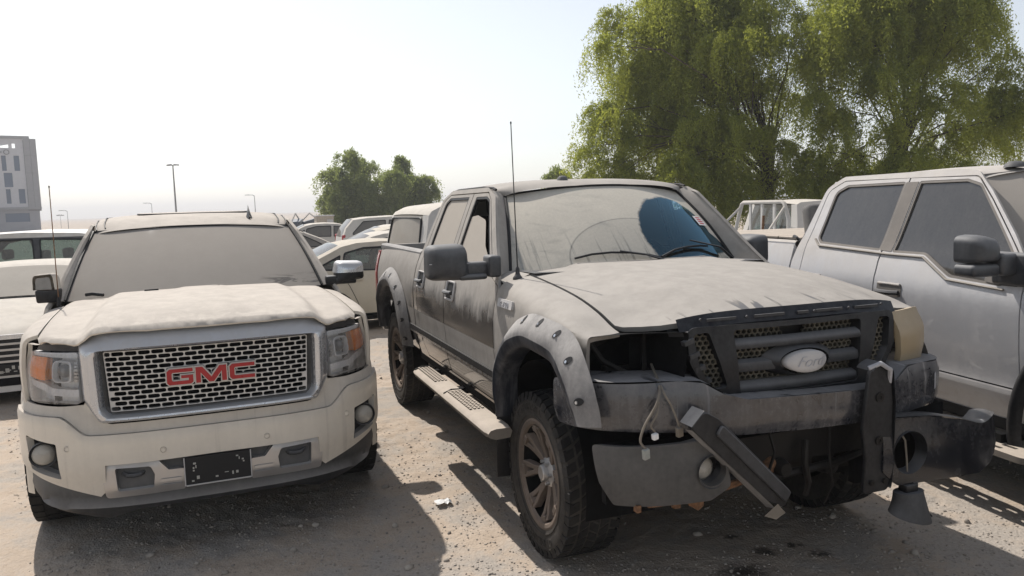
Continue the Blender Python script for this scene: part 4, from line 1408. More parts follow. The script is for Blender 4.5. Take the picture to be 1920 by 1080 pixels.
    tops = [(0.30, 0.825), (0.58, 0.812), (0.80, 0.775), (0.95, 0.740), (1.06, 0.775)]
    tz = pchip(tops)
    MB().grid(lambda u, v: lf2.at(lf2.s_of(0.31 + 0.75 * u), tz(0.31 + 0.75 * u)) + Vector((-0.14 * v + 0.004, 0, 0.004 + 0.012 * math.sin(v * 3.1) - 0.02 * v)), 24, 6).build('corner_ledge', M['splitter_dark'], rp, 60)
    rust = MB()
    rust.tube([(0.86, -0.80, 0.545), (0.90, -0.62, 0.555), (0.94, -0.46, 0.60), (0.93, -0.30, 0.62)], 0.016, 7)
    rust.box((0.88, -0.86, 0.545), (0.03, 0.02, 0.03)).box((0.92, -0.60, 0.55), (0.05, 0.04, 0.05), (0.3, 0.2, 0.4)).box((0.92, -0.70, 0.55), (0.03, 0.03, 0.025))
    rust.build('rusty_stay', M['rust'], root, 30)

    # exposed frame behind the missing centre
    fr = MB()
    fr.box((0.78, 0, 0.69), (0.10, 1.35, 0.14)).box((0.60, 0, 0.52), (0.10, 0.95, 0.10)).box((0.45, -0.42, 0.60), (0.7, 0.09, 0.15)).box((0.45, 0.42, 0.60), (0.7, 0.09, 0.15))
    fr.tube([(0.80, -0.5, 0.60), (0.84, -0.2, 0.56), (0.84, 0.2, 0.58), (0.80, 0.5, 0.62)], 0.02, 8)
    fr.tube([(0.25, -0.72, 0.40), (0.45, -0.3, 0.46), (0.5, 0.2, 0.45), (0.3, 0.72, 0.40)], 0.028, 8)
    fr.tube([(0.86, 0.02, 0.72), (0.88, 0.0, 0.62), (0.87, 0.03, 0.52), (0.86, 0.02, 0.46)], 0.016, 7)
    fr.tube([(0.88, -0.20, 0.80), (0.90, -0.18, 0.70), (0.90, -0.22, 0.60)], 0.008, 6)
    fr.tube([(0.88, 0.14, 0.80), (0.90, 0.12, 0.66), (0.89, 0.15, 0.50), (0.86, 0.13, 0.40)], 0.007, 6)
    fr.lathe([(0, 0.04), (0.03, 0.04), (0.045, 0.0), (0.03, -0.06)], (0.84, -0.10, 0.60), 12, 'x')
    fr.lathe([(0, 0.05), (0.04, 0.03), (0.05, -0.05)], (0.80, 0.20, 0.56), 12, 'x')
    fr.build('front_frame', M['darkmetal'], root, 30)
    MB().box((0.82, -0.17, 0.60), (0.06, 0.10, 0.09), (0.5, 0.3, 0.2)).build('rusty_bracket', M['rust'], root, 30, bevel=0.015)

    # guard brackets ------------------------------------------------------
    g = MB()
    prof = rc([(-0.070, 0.0, 0.01), (0.075, 0.0, 0.03), (0.085, 0.10, 0.02), (0.092, 0.40), (0.075, 0.56, 0.05), (0.02, 0.60, 0.03), (-0.045, 0.57, 0.05), (-0.080, 0.30, 0.02), (-0.060, 0.16, 0.02)], 0.02)
    b0 = Vector((1.005, 0.292, 0.478))
    g.prism(prof, lambda a, z: b0 + Vector((0.0, a, z)), lambda a, z: b0 + Vector((-0.022, a, z)))
    br = g.build('guard_bracket', M['plastic'], root, 30, bevel=0.004, seg=1)
    m = MB()
    edge = prof[len(prof) // 6:len(prof) * 3 // 4]
    m.grid(lambda u, v: b0 + Vector((0.012 - 0.10 * v, edge[int(round(u * (len(edge) - 1)))][0] * 1.0 + 0.003, edge[int(round(u * (len(edge) - 1)))][1] + 0.003)), len(edge), 3)
    m.build('bracket_flange', M['plastic'], br, 50)
    m = MB()
    for zz, rr in ((0.44, 0.022), (0.24, 0.020)):
        m.lathe([(0, 0.002), (rr * 0.4, 0.002), (rr * 0.45, 0.006), (rr, 0.006), (rr * 1.05, 0.0)], b0 + Vector((0.001, 0.01, zz)), 16, 'x')
    for yy in (-0.03, 0.045):
        m.lathe([(0, 0.010), (0.012, 0.010), (0.013, 0.0)], b0 + Vector((0.001, yy, 0.05)), 6, 'x')
    m.build('bracket_bolt', M['darkmetal'], br, 30)['kind'] = 'stuff'
    pad = MB().tube([b0 + Vector((-0.01, 0.075, 0.50)), b0 + Vector((0.014, 0.055, 0.565)), b0 + Vector((0.014, 0.0, 0.598)), b0 + Vector((-0.01, -0.045, 0.575))], 0.011, 8)
    pad.build('bracket_rim', M['badge_dim'], br)
    # the broken one, hanging across the gap
    fbk = MB()
    A, D = Vector((1.03, -0.655, 0.945)), Vector((1.03, -0.215, 0.515))
    ax = (D - A).normalized()
    up = Vector((0, ax.z, -ax.y)) * -1
    if up.z < 0:
        up = -up
    L = (D - A).length
    pr = rc([(0.0, -0.055, 0.02), (0.0, 0.035, 0.035), (0.08, 0.055, 0.01), (L * 0.97, 0.050, 0.03), (L, -0.02, 0.02), (L * 0.85, -0.052, 0.01)], 0.01)
    place = lambda d: (lambda a, b: A + ax * a + up * b + Vector((d, 0, 0)))
    fbk.prism(pr, place(0.0), place(-0.02))
    fo_ = fbk.build('broken_guard_bracket', M['plastic'], root, 30, bevel=0.003, seg=1)
    m = MB()
    ins = rc([(0.10, 0.045), (L * 0.95, 0.045), (L * 0.96, -0.005), (0.11, -0.004)], 0.015)
    m.prism(ins, place(0.016), place(-0.002))
    m.build('bracket_pad', M['plastic_grey'], fo_, 30, bevel=0.004, seg=1)
    m = MB()
    m.grid(lambda u, v: A + ax * (0.02 + u * L * 0.92) + up * (-0.052) + Vector((0.0 - 0.07 * v, 0, -0.012 * v)), 8, 3)
    m.grid(lambda u, v: A + ax * (-0.004) + up * (-0.05 + 0.085 * u) + Vector((0.004 - 0.09 * v, 0, 0)), 6, 3)
    m.build('bracket_flange', M['flare'], fo_, 40)
    MB().add([A + ax * (L * 0.93) + up * -0.03, A + ax * (L * 1.03) + up * -0.035, A + ax * (L * 1.0) + up * -0.085, A + ax * (L * 0.90) + up * -0.11], [(0, 1, 2, 3)]).build('torn_flap', M['wire'], fo_)

    # loose headlight wires
    def hang(pts, rad, conn, cmat):
        m = MB()
        P_ = [Vector(p) for p in pts]
        xs = [pchip([(i, p[k]) for i, p in enumerate(P_)]) for k in range(3)]
        m.tube([Vector([xs[k](i * (len(P_) - 1) / 30) for k in range(3)]) for i in range(31)], rad, 6)
        w = m.build('loose_wire', M['wire'], root, 60)
        MB().box(P_[-1] + Vector((0, 0, -0.02)), conn, (0.15, 0.1, 0.2)).build('plug', cmat, w, 30, bevel=0.004)
    hang([(0.66, -0.66, 1.10), (0.90, -0.76, 1.035), (0.93, -0.80, 0.98), (0.93, -0.855, 0.90), (0.93, -0.87, 0.85), (0.94, -0.85, 0.815)], 0.0055, (0.02, 0.030, 0.045), M['connector'])
    hang([(0.66, -0.66, 1.10), (0.905, -0.745, 1.035), (0.935, -0.725, 0.98), (0.945, -0.705, 0.92), (0.945, -0.695, 0.89)], 0.005, (0.022, 0.028, 0.042), M['wire'])
    hang([(0.92, -0.775, 1.0), (0.94, -0.80, 0.95), (0.94, -0.825, 0.91), (0.945, -0.81, 0.885)], 0.0045, (0.02, 0.026, 0.026), M['paper'])

    # torn-off fog lamp on its cable
    cab = MB()
    cab.tube([(0.97, 0.40, 0.80), (0.975, 0.44, 0.755), (0.985, 0.480, 0.69), (0.99, 0.487, 0.60), (0.99, 0.492, 0.53), (0.99, 0.495, 0.485)], 0.0045, 6)
    cb = cab.build('lamp_cable', M['wire'], root)
    m = MB()
    lc = Vector((0.99, 0.500, 0.47))
    m.grid(lambda u, v: lc + Vector(((0.048 + 0.026 * v) * math.cos(2 * math.pi * u), (0.078 + 0.034 * v ** 1.5) * math.sin(2 * math.pi * u) + 0.015 * v, -0.02 - 0.125 * v - 0.03 * v * v * math.sin(2 * math.pi * u + 0.6))), 26, 8, True)
    m.add([lc + Vector((0.048 * math.cos(2 * math.pi * u / 26), 0.078 * math.sin(2 * math.pi * u / 26), -0.02)) for u in range(26)], [tuple(range(26))])
    m.build('hanging_lamp_shell', M['plastic_grey'], cb, 50)
    m = MB().box(lc + Vector((0, 0, -0.004)), (0.05, 0.07, 0.035)).box(lc + Vector((0, 0.03, -0.002)), (0.03, 0.03, 0.045)).lathe([(0.0, 0.03), (0.012, 0.03), (0.014, 0.0)], lc, 10, 'z')
    m.build('lamp_plug', M['plastic'], cb, 30, bevel=0.006)
    MB().tube([lc + Vector((0.0, 0.10, -0.13)), lc + Vector((0.0, 0.13, -0.15)), lc + Vector((0.0, 0.15, -0.17))], 0.004, 5).build('lamp_stalk', M['plastic'], cb)

    # mirrors
    for s in (-1, 1):
        m = MB()
        c = Vector((-0.615, s * 1.235, 1.508)) if s < 0 else Vector((-0.88, 1.00, 1.47))
        pr = rc([(-0.125, -0.105, 0.05), (0.125, -0.098, 0.05), (0.120, 0.100, 0.05), (-0.110, 0.105, 0.06)], 0.05, 6)
        nseg = len(pr)
        vs = []
        for dep, k in ((-0.065, 0.94), (-0.06, 1.0), (0.0, 1.0), (0.05, 0.90), (0.075, 0.66), (0.082, 0.3)):
            for a, b in pr:
                vs.append(c + Vector((dep, s * a * k, b * k)))
        fs = [(i * nseg + j, i * nseg + (j + 1) % nseg, (i + 1) * nseg + (j + 1) % nseg, (i + 1) * nseg + j) for i in range(5) for j in range(nseg)]
        fs.append(tuple(5 * nseg + j for j in range(nseg)))
        m.add(vs, fs)
        if s > 0:      # folded flat against the door
            mm = Matrix.Rotation(R(-82), 3, 'Z')
            m.v = [c + mm @ (p - c) for p in m.v]
        mir = m.build('door_mirror', M['mirror'], root, 40)
        if s > 0:
            continue
        mg = MB()
        mg.add([c + Vector((-0.062, s * a * 0.9, b * 0.9)) for a, b in pr], [tuple(range(nseg))])
        mg.build('mirror_glass', M['mirror_glass'], mir, smooth=False)
        m = MB()
        m.box(c + Vector((0.0, -s * 0.155, -0.045)), (0.085, 0.16, 0.085)).box(c + Vector((0.02, -s * 0.26, -0.03)), (0.13, 0.075, 0.125), (0, 0, 0.0)).box(c + Vector((0.03, -s * 0.135, -0.085)), (0.07, 0.17, 0.035))
        m.build('mirror_arm', M['mirror'], mir, 30, bevel=0.018, seg=3)
        MB().tube([c + Vector((0.03 if False else 0.055, s * -0.115, -0.006)), c + Vector((0.068, 0, -0.004)), c + Vector((0.052, s * 0.118, -0.002))], 0.0025, 4).build('mirror_seam', M['badge_dim'], mir)

    # wipers
    def wiper(pts, arm):
        m = MB()
        q = [Vector(p) for p in pts]
        m.tube(q, 0.010, 6, True, 0.7)
        w = m.build('wiper', M['seal'], root)
        MB().tube([Vector(p) for p in arm], [0.014, 0.010, 0.008], 6, True, 0.6).build('wiper_arm', M['plastic'], w)
    def wl(a, b, h=0.022):
        return P.ws(a, b) + Vector((h * 0.7, 0, h * 0.7))
    wiper([wl(-0.58, 0.075), wl(-0.45, 0.105), wl(-0.30, 0.11), wl(-0.15, 0.095), wl(0.0, 0.06), wl(0.10, 0.02)], [wl(0.16, -0.02, 0.02), wl(-0.05, 0.05, 0.04), wl(-0.24, 0.10, 0.04)])
    wiper([wl(0.10, 0.035), wl(0.25, 0.10), wl(0.40, 0.13), wl(0.55, 0.14), wl(0.64, 0.135)], [wl(0.95, -0.02, 0.02), wl(0.78, 0.10, 0.045), wl(0.44, 0.175, 0.045)])
    # notice stuck to the glass
    def stick(y, z):
        return P.ws(y, z) + Vector((0.006, 0, 0.004))
    a0, b0_ = 0.80, 0.42
    sp = panel('windscreen_notice', M['paper'], root, [(a0, b0_), (a0 + 0.125, b0_), (a0 + 0.125, b0_ + 0.13), (a0, b0_ + 0.13)], stick, (1, 0, 0.5), 0.05, 0.0)
    for i in range(4):
        zz = b0_ + 0.018 + i * 0.027
        panel('printed_bar', M['print_red'], sp, [(a0 + 0.025, zz), (a0 + 0.10, zz), (a0 + 0.10, zz + 0.014), (a0 + 0.025, zz + 0.014)], stick, (1, 0, 0.5), 0.05, 0.0, lift=0.002)
    # papers lying on the dash
    for (x, y, rz) in ((-0.86, 0.44, 0.3), (-0.90, 0.52, 0.9)):
        MB().box((x, y, 1.432), (0.21, 0.15, 0.006), (0.0, R(-14), rz)).build('dash_paper', M['paper'], root)

    # whip aerial on the near fender
    base = Vector((-0.50, -0.855, P.fender_f(-1)(-0.50, P.vtop(-0.50) - 0.08).z))
    m = MB().lathe([(0.030, -0.012), (0.028, 0.004), (0.018, 0.016), (0.013, 0.028), (0.011, 0.055), (0.006, 0.065)], base, 12, 'z')
    an = m.build('aerial_base', M['plastic'], root, 50)
    MB().tube([base + Vector((0, 0, 0.05)), base + Vector((-0.02, 0.0, 0.45)), base + Vector((-0.055, 0.005, 0.875))], [0.004, 0.0032, 0.003], 6).build('aerial_whip', M['seal'], an)
    MB().lathe([(0, 0.008), (0.005, 0.004), (0.005, -0.006), (0, -0.008)], base + Vector((-0.055, 0.005, 0.88)), 8, 'z').build('aerial_tip', M['seal'], an)

    # side steps with two tread pads
    for s in (-1, 1):
        m = MB()
        x0, x1 = -0.28, -2.10
        sec = [(0.985, 0.590), (1.00, 0.612), (1.09, 0.612), (1.125, 0.604), (1.14, 0.585), (1.13, 0.560), (1.09, 0.545), (1.00, 0.550)]
        def stp(u, v):
            k = int(round(v * 8)) % 8
            taper = 1.0 if 0.02 < u < 0.98 else 0.90
            y, z = sec[k]
            return Vector((x0 + (x1 - x0) * u, s * (1.06 + (y - 1.06) * taper), 0.58 + (z - 0.58) * taper))
        us = [0, 0.012, 0.03] + [0.03 + 0.94 * i / 12 for i in range(1, 13)] + [0.988, 1.0]
        vs = [stp(u, v / 8) for u in us for v in range(8)]
        fs = [(i * 8 + j, i * 8 + (j + 1) % 8, (i + 1) * 8 + (j + 1) % 8, (i + 1) * 8 + j) for i in range(len(us) - 1) for j in range(8)]
        fs += [tuple(range(8)), tuple((len(us) - 1) * 8 + j for j in range(7, -1, -1))]
        st = m.add(vs, fs).build('side_step', M['step'], root, 40)
        for xc in (-0.98, -1.82):
            m = MB()
            for i in range(13):
                for j in range(4):
                    m.box((xc - 0.24 + i * 0.04, s * (1.018 + j * 0.025), 0.615), (0.026, 0.015, 0.008))
            t = m.build('step_tread', M['step'], st, 30)
            t['kind'] = 'stuff'
            MB().tube([(xc - 0.29, s * 0.99, 0.612), (xc - 0.30, s * 1.06, 0.614), (xc - 0.25, s * 1.125, 0.606)], 0.006, 6).build('step_joint', M['seal'], st)
        for xc in (-0.55, -1.35, -2.0):
            MB().box((xc, s * 0.93, 0.585), (0.06, 0.22, 0.04)).build('step_bracket', M['dark'], st)
        # mud flap
        MB().box((-0.475, s * 0.90, 0.47), (0.012, 0.24, 0.42), (0, R(4), 0)).build('mud_flap', M['plastic'], root, 30, bevel=0.004)

    w = offroad_wheel(root)
    set_wheels(root, w, [(0.0, -0.83, 0.43), (-3.52, -0.83, 0.43), (0.0, 0.83, 0.43), (-3.52, 0.83, 0.43)])
    w.rotation_euler = (0, 0.0, 0)
    return root
# ------------------------------------------------------------------ silver-white pickup at the right edge
W_POSE = (3.9106, 4.0678, R(-75.77))

def right_truck():
    root = empty('pickup_truck', (W_POSE[0], W_POSE[1], 0), W_POSE[2])
    tag(root, 'silver white crew cab pickup cut off by the right edge, with dark tinted side windows', 'pickup truck', 'parked pickup trucks')
    def handle(P, dr, d, s):
        x0, x1, z0, z1 = d['handle']
        f = P.sf(s)
        p = lambda x, z, l=0.0: f(x, z) + Vector((0, s * l, 0))
        pl = panel('door_handle', M['w_trim'], dr, rc([(x0, z0), (x1, z0), (x1, z1), (x0, z1)], 0.02), f, (0, s, 0), 0.05, 0.006, lift=0.004)
        zm = z0 + 0.03
        MB().tube([p(x0 + 0.01, zm, 0.012), p(x0 + 0.05, zm, 0.045), p((x0 + x1) / 2, zm, 0.05), p(x1 - 0.06, zm, 0.045), p(x1 - 0.012, zm, 0.014)], 0.020, 8, True, 0.85).build('grip', M['plastic'], pl, 40)
        MB().tube([p(x0 + 0.012, z1 - 0.006, 0.006), p(x1 - 0.012, z1 - 0.006, 0.006)], 0.008, 6).build('handle_lip', M['w'], pl)
    S = dict(
        prof=[(0.40, 0.900), (0.46, 0.935), (0.56, 0.950), (0.62, 0.972), (0.68, 0.990), (0.72, 0.982), (0.80, 0.988), (0.95, 1.000), (1.12, 1.005), (1.22, 0.998), (1.30, 0.978), (1.36, 0.962), (1.42, 0.942), (1.48, 0.915), (1.65, 0.855), (1.80, 0.805), (1.92, 0.762), (1.97, 0.735)],
        plan=[(-4.6, -0.03), (-3.9, -0.01), (-2.6, 0.0), (0.3, 0.0), (0.6, -0.03), (0.9, -0.14)],
        hood_c=[(-0.7, 1.50), (0.0, 1.49), (0.5, 1.46), (0.9, 1.36)], hood_e=[(-0.7, 1.44), (0.0, 1.41), (0.5, 1.37), (0.9, 1.27)],
        hood_w=0.80, shoulder=0.10,
        cab=[(-0.50, 0.46), (-0.50, 1.36), (-0.58, 1.46), (-0.68, 1.575), (-0.93, 1.83, 0.08), (-1.08, 1.955, 0.09), (-1.25, 1.972, 0.1), (-2.36, 1.965, 0.10), (-2.52, 1.88, 0.12), (-2.66, 1.46), (-2.70, 1.30), (-2.68, 0.46)],
        door_hole=[(-0.515, 0.70, 0), (-0.515, 1.37), (-0.60, 1.46), (-0.90, 1.775, 0.1), (-1.06, 1.925, 0.10), (-2.33, 1.935, 0.08), (-2.49, 1.86, 0.10), (-2.57, 1.46), (-2.57, 1.0, 0.1), (-2.48, 0.82, 0.1), (-2.36, 0.70, 0)],
        sill=0.50,
        doors=[
            dict(name='front', line=[(-0.52, 0.705), (-0.52, 1.37), (-0.605, 1.458), (-0.903, 1.77, 0.1), (-1.065, 1.92, 0.09), (-1.640, 1.93, 0), (-1.700, 1.36, 0), (-1.700, 0.705)],
                 win=[(-0.655, 1.278, 0.03), (-0.635, 1.46, 0.01), (-0.80, 1.638, 0.05), (-1.02, 1.872, 0.08), (-1.14, 1.905, 0.04), (-1.545, 1.905, 0.02), (-1.600, 1.425, 0.02), (-1.30, 1.425, 0.10), (-1.06, 1.300, 0.12)],
                 handle=(-1.66, -1.43, 1.135, 1.225)),
            dict(name='rear', line=[(-1.708, 0.705), (-1.708, 1.36, 0), (-1.648, 1.93, 0), (-2.33, 1.93, 0.08), (-2.485, 1.857, 0.09), (-2.565, 1.46), (-2.565, 1.0, 0.1), (-2.475, 0.82, 0.1), (-2.355, 0.705)],
                 win=[(-1.720, 1.430, 0.02), (-1.672, 1.905, 0.02), (-2.28, 1.900, 0.06), (-2.40, 1.850, 0.08), (-2.455, 1.490, 0.06), (-2.40, 1.455, 0.05)],
                 handle=(-2.50, -2.28, 1.135, 1.225)),
        ],
        pillar=[(-1.552, 1.90), (-1.605, 1.43), (-1.715, 1.435), (-1.668, 1.90)],
        handle=handle,
        pillar_line=[(-0.56, 1.44), (-0.68, 1.575), (-0.93, 1.83), (-1.08, 1.955)],
        ws_bot=(-0.42, 0.82, 1.46, 0.30, 0.03), ws_top=(-1.00, 0.675, 1.955, 0.14, 0.035),
        roof_x=(-1.0, -2.44), roof_c=[(-2.6, 1.93), (-2.44, 1.955), (-2.1, 1.985), (-1.6, 2.000), (-1.2, 1.985), (-1.0, 1.955)],
        roof_w=[(-2.44, 0.74), (-1.2, 0.735), (-1.0, 0.69)], roof_bow=0.14, roof_drop=0.06,
        back=(-2.69, 1.46, 1.93), back_slope=0.42,
        bed=[(-2.72, 0.52), (-2.72, 1.435), (-4.52, 1.435), (-4.55, 1.40), (-4.55, 0.72), (-4.25, 0.62), (-4.17, 0.92, 0.1), (-3.98, 1.08, 0.14), (-3.70, 1.12, 0.1), (-3.42, 1.08, 0.14), (-3.22, 0.92, 0.1), (-3.12, 0.52)],
        bed_x=(-2.72, -4.53), bed_z=1.45, xr=-3.70, wr=0.43, well=0.52,
    )
    P = Pickup(S, root)
    P.body(dict(body=M['w'], glass=M['glass_w'], trim=M['w_trim'], ws=M['ws_gmc'], rail=M['w'], rbump=M['chrome']))
    P.interior(-0.9, 1.42, 0.75)
    for s in (-1, 1):
        f = P.sf(s)
        # dusty ledge along the foot of the glass
        front = [(-0.640, 1.262), (-1.065, 1.286), (-1.175, 1.345), (-1.30, 1.410), (-1.60, 1.412), (-2.40, 1.440), (-2.47, 1.487)]
        m = MB()
        m.tube([f(x, z) + Vector((0, s * 0.006, 0)) for x, z in dens(front, 0.05, False)], 0.010, 8, True, 0.7)
        m.build('window_ledge', M['ledge'], root, 50)
        # rocker
        panel('rocker_panel', M['w'], root, [(-0.46, 0.45), (-2.70, 0.45), (-2.70, 0.692), (-0.46, 0.692)], f, (0, s, 0), 0.06, 0.03)
        # running board with cast slots
        bd = [(-0.40, 1.00), (-0.26, 1.17, 0.08), (-2.66, 1.17, 0.08), (-2.52, 1.00)]
        slots = []
        for i in range(11):
            xc = -0.50 - i * 0.195
            for yc in (1.055, 1.118):
                q = xc - (0.04 if yc > 1.1 else 0.0)
                slots.append(rc([(q + 0.048, yc - 0.014), (q + 0.048, yc + 0.014), (q - 0.048, yc + 0.014), (q - 0.048, yc - 0.014)], 0.01, 3))
        panel('running_board', M['step'], root, [rc(bd, 0.03)] + slots, lambda x, y, s=s: Vector((x, s * y, 0.395)), (0, 0, 1), 0.07, 0.035)
        for xc in (-0.6, -1.5, -2.4):
            MB().box((xc, s * 0.95, 0.42), (0.07, 0.2, 0.05)).build('board_bracket', M['dark'], root)
        # fender
        ff = P.fender_f(s)
        xs = [-0.50 + i * 1.35 / 16 for i in range(17)]
        top = [(x, P.vtop(x)) for x in xs]
        arch = [(-0.50, 0.52), (-0.48, 0.72), (-0.42, 0.90), (-0.26, 1.05), (0.0, 1.12), (0.26, 1.05), (0.42, 0.90), (0.48, 0.72), (0.85, 0.70)]
        fd = panel('fender', M['w'], root, arch + list(reversed(top)), ff, (0, s, 0.4), 0.05, 0.02)
        m = MB()
        m.grid(lambda u, v: Vector((0.56 * math.cos(R(-20) + u * R(220)) * (0.86 + 0.14 * v), s * (1.0 + 0.035 * math.sin(v * 2.4)), 0.50 + 0.64 * math.sin(R(-20) + u * R(220)) * (0.88 + 0.12 * v))), 30, 6)
        m.build('arch_trim', M['plastic'], fd, 60)
        vt = panel('fender_vent', M['plastic'], fd, [(-0.43, 1.155, 0.01), (-0.20, 1.19, 0.02), (-0.16, 1.26, 0.02), (-0.40, 1.255, 0.01)], ff, (0, s, 0), 0.04, 0.01, lift=0.01)
        panel('vent_bar', M['chrome'], vt, [(-0.42, 1.195), (-0.19, 1.215), (-0.19, 1.235), (-0.42, 1.215)], ff, (0, s, 0), 0.05, 0.012, lift=0.022)
    # hood and a plain front end (outside the photograph)
    half = [(-0.60, 0.0), (-0.56, 0.45), (-0.47, 0.80), (0.3, 0.795), (0.80, 0.77), (0.90, 0.55), (0.94, 0.0)]
    hl = half + [(x, -y) for x, y in reversed(half[1:-1])]
    panel('hood', M['w'], root, hl, lambda x, y: Vector((x, y, P.hood_z(x, y))), (0, 0, 1), 0.06, 0.025)
    MB().box((0.1, 0, 1.05), (1.3, 1.5, 0.5)).build('engine_bay', M['dark'], root)
    ff = Front([(0.98, 0.0), (0.97, 0.4), (0.93, 0.7), (0.82, 0.92), (0.70, 0.98), (0.55, 1.0)])
    gr = panel('grille', M['plastic'], root, rc(ff.out([(-0.62, 0.92), (0.62, 0.92), (0.66, 1.30), (-0.66, 1.30)]), 0.05), ff.fn(), (1, 0, 0), 0.06, 0.04)
    for zc in (1.0, 1.1, 1.2):
        panel('grille_bar', M['chrome_grey'], gr, ff.out([(-0.58, zc - 0.025), (0.58, zc - 0.025), (0.58, zc + 0.025), (-0.58, zc + 0.025)]), ff.fn(0.02), (1, 0, 0), 0.1, 0.02)
    panel('front_bumper', M['chrome'], root, rc(ff.out([(-0.99, 0.55), (0.99, 0.55), (0.99, 0.88), (-0.99, 0.88)]), 0.05), ff.fn(0.06), (1, 0, 0), 0.06, 0.06)
    for s in (-1, 1):
        panel('headlight', M['lamp_grey'], root, rc(ff.out([(s * 0.68, 0.93), (s * 0.96, 0.95), (s * 0.97, 1.26), (s * 0.68, 1.28)]), 0.03), ff.fn(0.004), (1, 0, 0), 0.05, 0.04)
    # mirrors
    for s in (-1, 1):
        m = MB()
        c = Vector((-0.64, s * 1.175, 1.470))
        pr = rc([(-0.098, -0.040, 0.03), (0.100, -0.045, 0.03), (0.103, 0.105, 0.06), (0.02, 0.113, 0.06), (-0.082, 0.095, 0.06)], 0.05, 6)
        n = len(pr)
        vs = []
        for dep, k in ((-0.075, 0.94), (-0.07, 1.0), (0.0, 1.0), (0.06, 0.90), (0.09, 0.62), (0.097, 0.3)):
            for a, b in pr:
                vs.append(c + Vector((dep, s * a * k, b * k)))
        fs = [(i * n + j, i * n + (j + 1) % n, (i + 1) * n + (j + 1) % n, (i + 1) * n + j) for i in range(5) for j in range(n)]
        fs.append(tuple(5 * n + j for j in range(n)))
        mir = m.add(vs, fs).build('door_mirror', M['mirror'], root, 40)
        MB().add([c + Vector((-0.072, s * a * 0.9, b * 0.9)) for a, b in pr], [tuple(range(n))]).build('mirror_glass', M['mirror_glass'], mir, smooth=False)
        m = MB()
        m.box(c + Vector((0.0, s * 0.005, -0.085)), (0.15, 0.20, 0.070)).box(c + Vector((0.03, -s * 0.13, -0.055)), (0.13, 0.12, 0.125)).box(c + Vector((0.05, -s * 0.19, -0.085)), (0.26, 0.05, 0.19))
        m.build('mirror_arm', M['mirror'], mir, 30, bevel=0.024, seg=3)
        # black sail at the foot of the pillar
        f = P.sf(s)
        panel('mirror_sail', M['w_trim'], root, rc([(-0.545, 1.285), (-0.655, 1.285), (-0.80, 1.30), (-0.665, 1.475), (-0.60, 1.44)], 0.02), f, (0, s, 0), 0.04, 0.01, lift=0.004)
    # roof lamps on the cab front edge and the folded bed cover
    for yc in (-0.45, 0.0, 0.45):
        MB().lathe([(0, 0.03), (0.03, 0.027), (0.06, 0.012), (0.07, -0.01)], (-1.10, yc, P.roof_z(-1.15)), 14, 'z').build('marker_lamp', M['plastic'], root, 50)
    for i in range(5):
        MB().box((-2.78 - 0.17 - i * 0.345, 0, 1.476), (0.335, 1.66, 0.022)).build('bed_cover_panel', M['step'], root, 30, bevel=0.005, seg=1)
    MB().tube([(-2.75, -0.86, 1.45), (-2.75, -0.90, 1.49), (-2.78, -0.90, 1.50), (-2.82, -0.88, 1.49)], 0.012, 6).build('cover_latch', M['plastic'], root)
    w = road_wheel(root, 0.43, 0.24, 0.29)
    set_wheels(root, w, [(0.0, -0.86, 0.43), (-3.70, -0.86, 0.43), (0.0, 0.86, 0.43), (-3.70, 0.86, 0.43)])
    return root
# ------------------------------------------------------------------ pearl white pickup (left)
GMC_POSE = (-1.9921, 5.0520, R(-67.49))

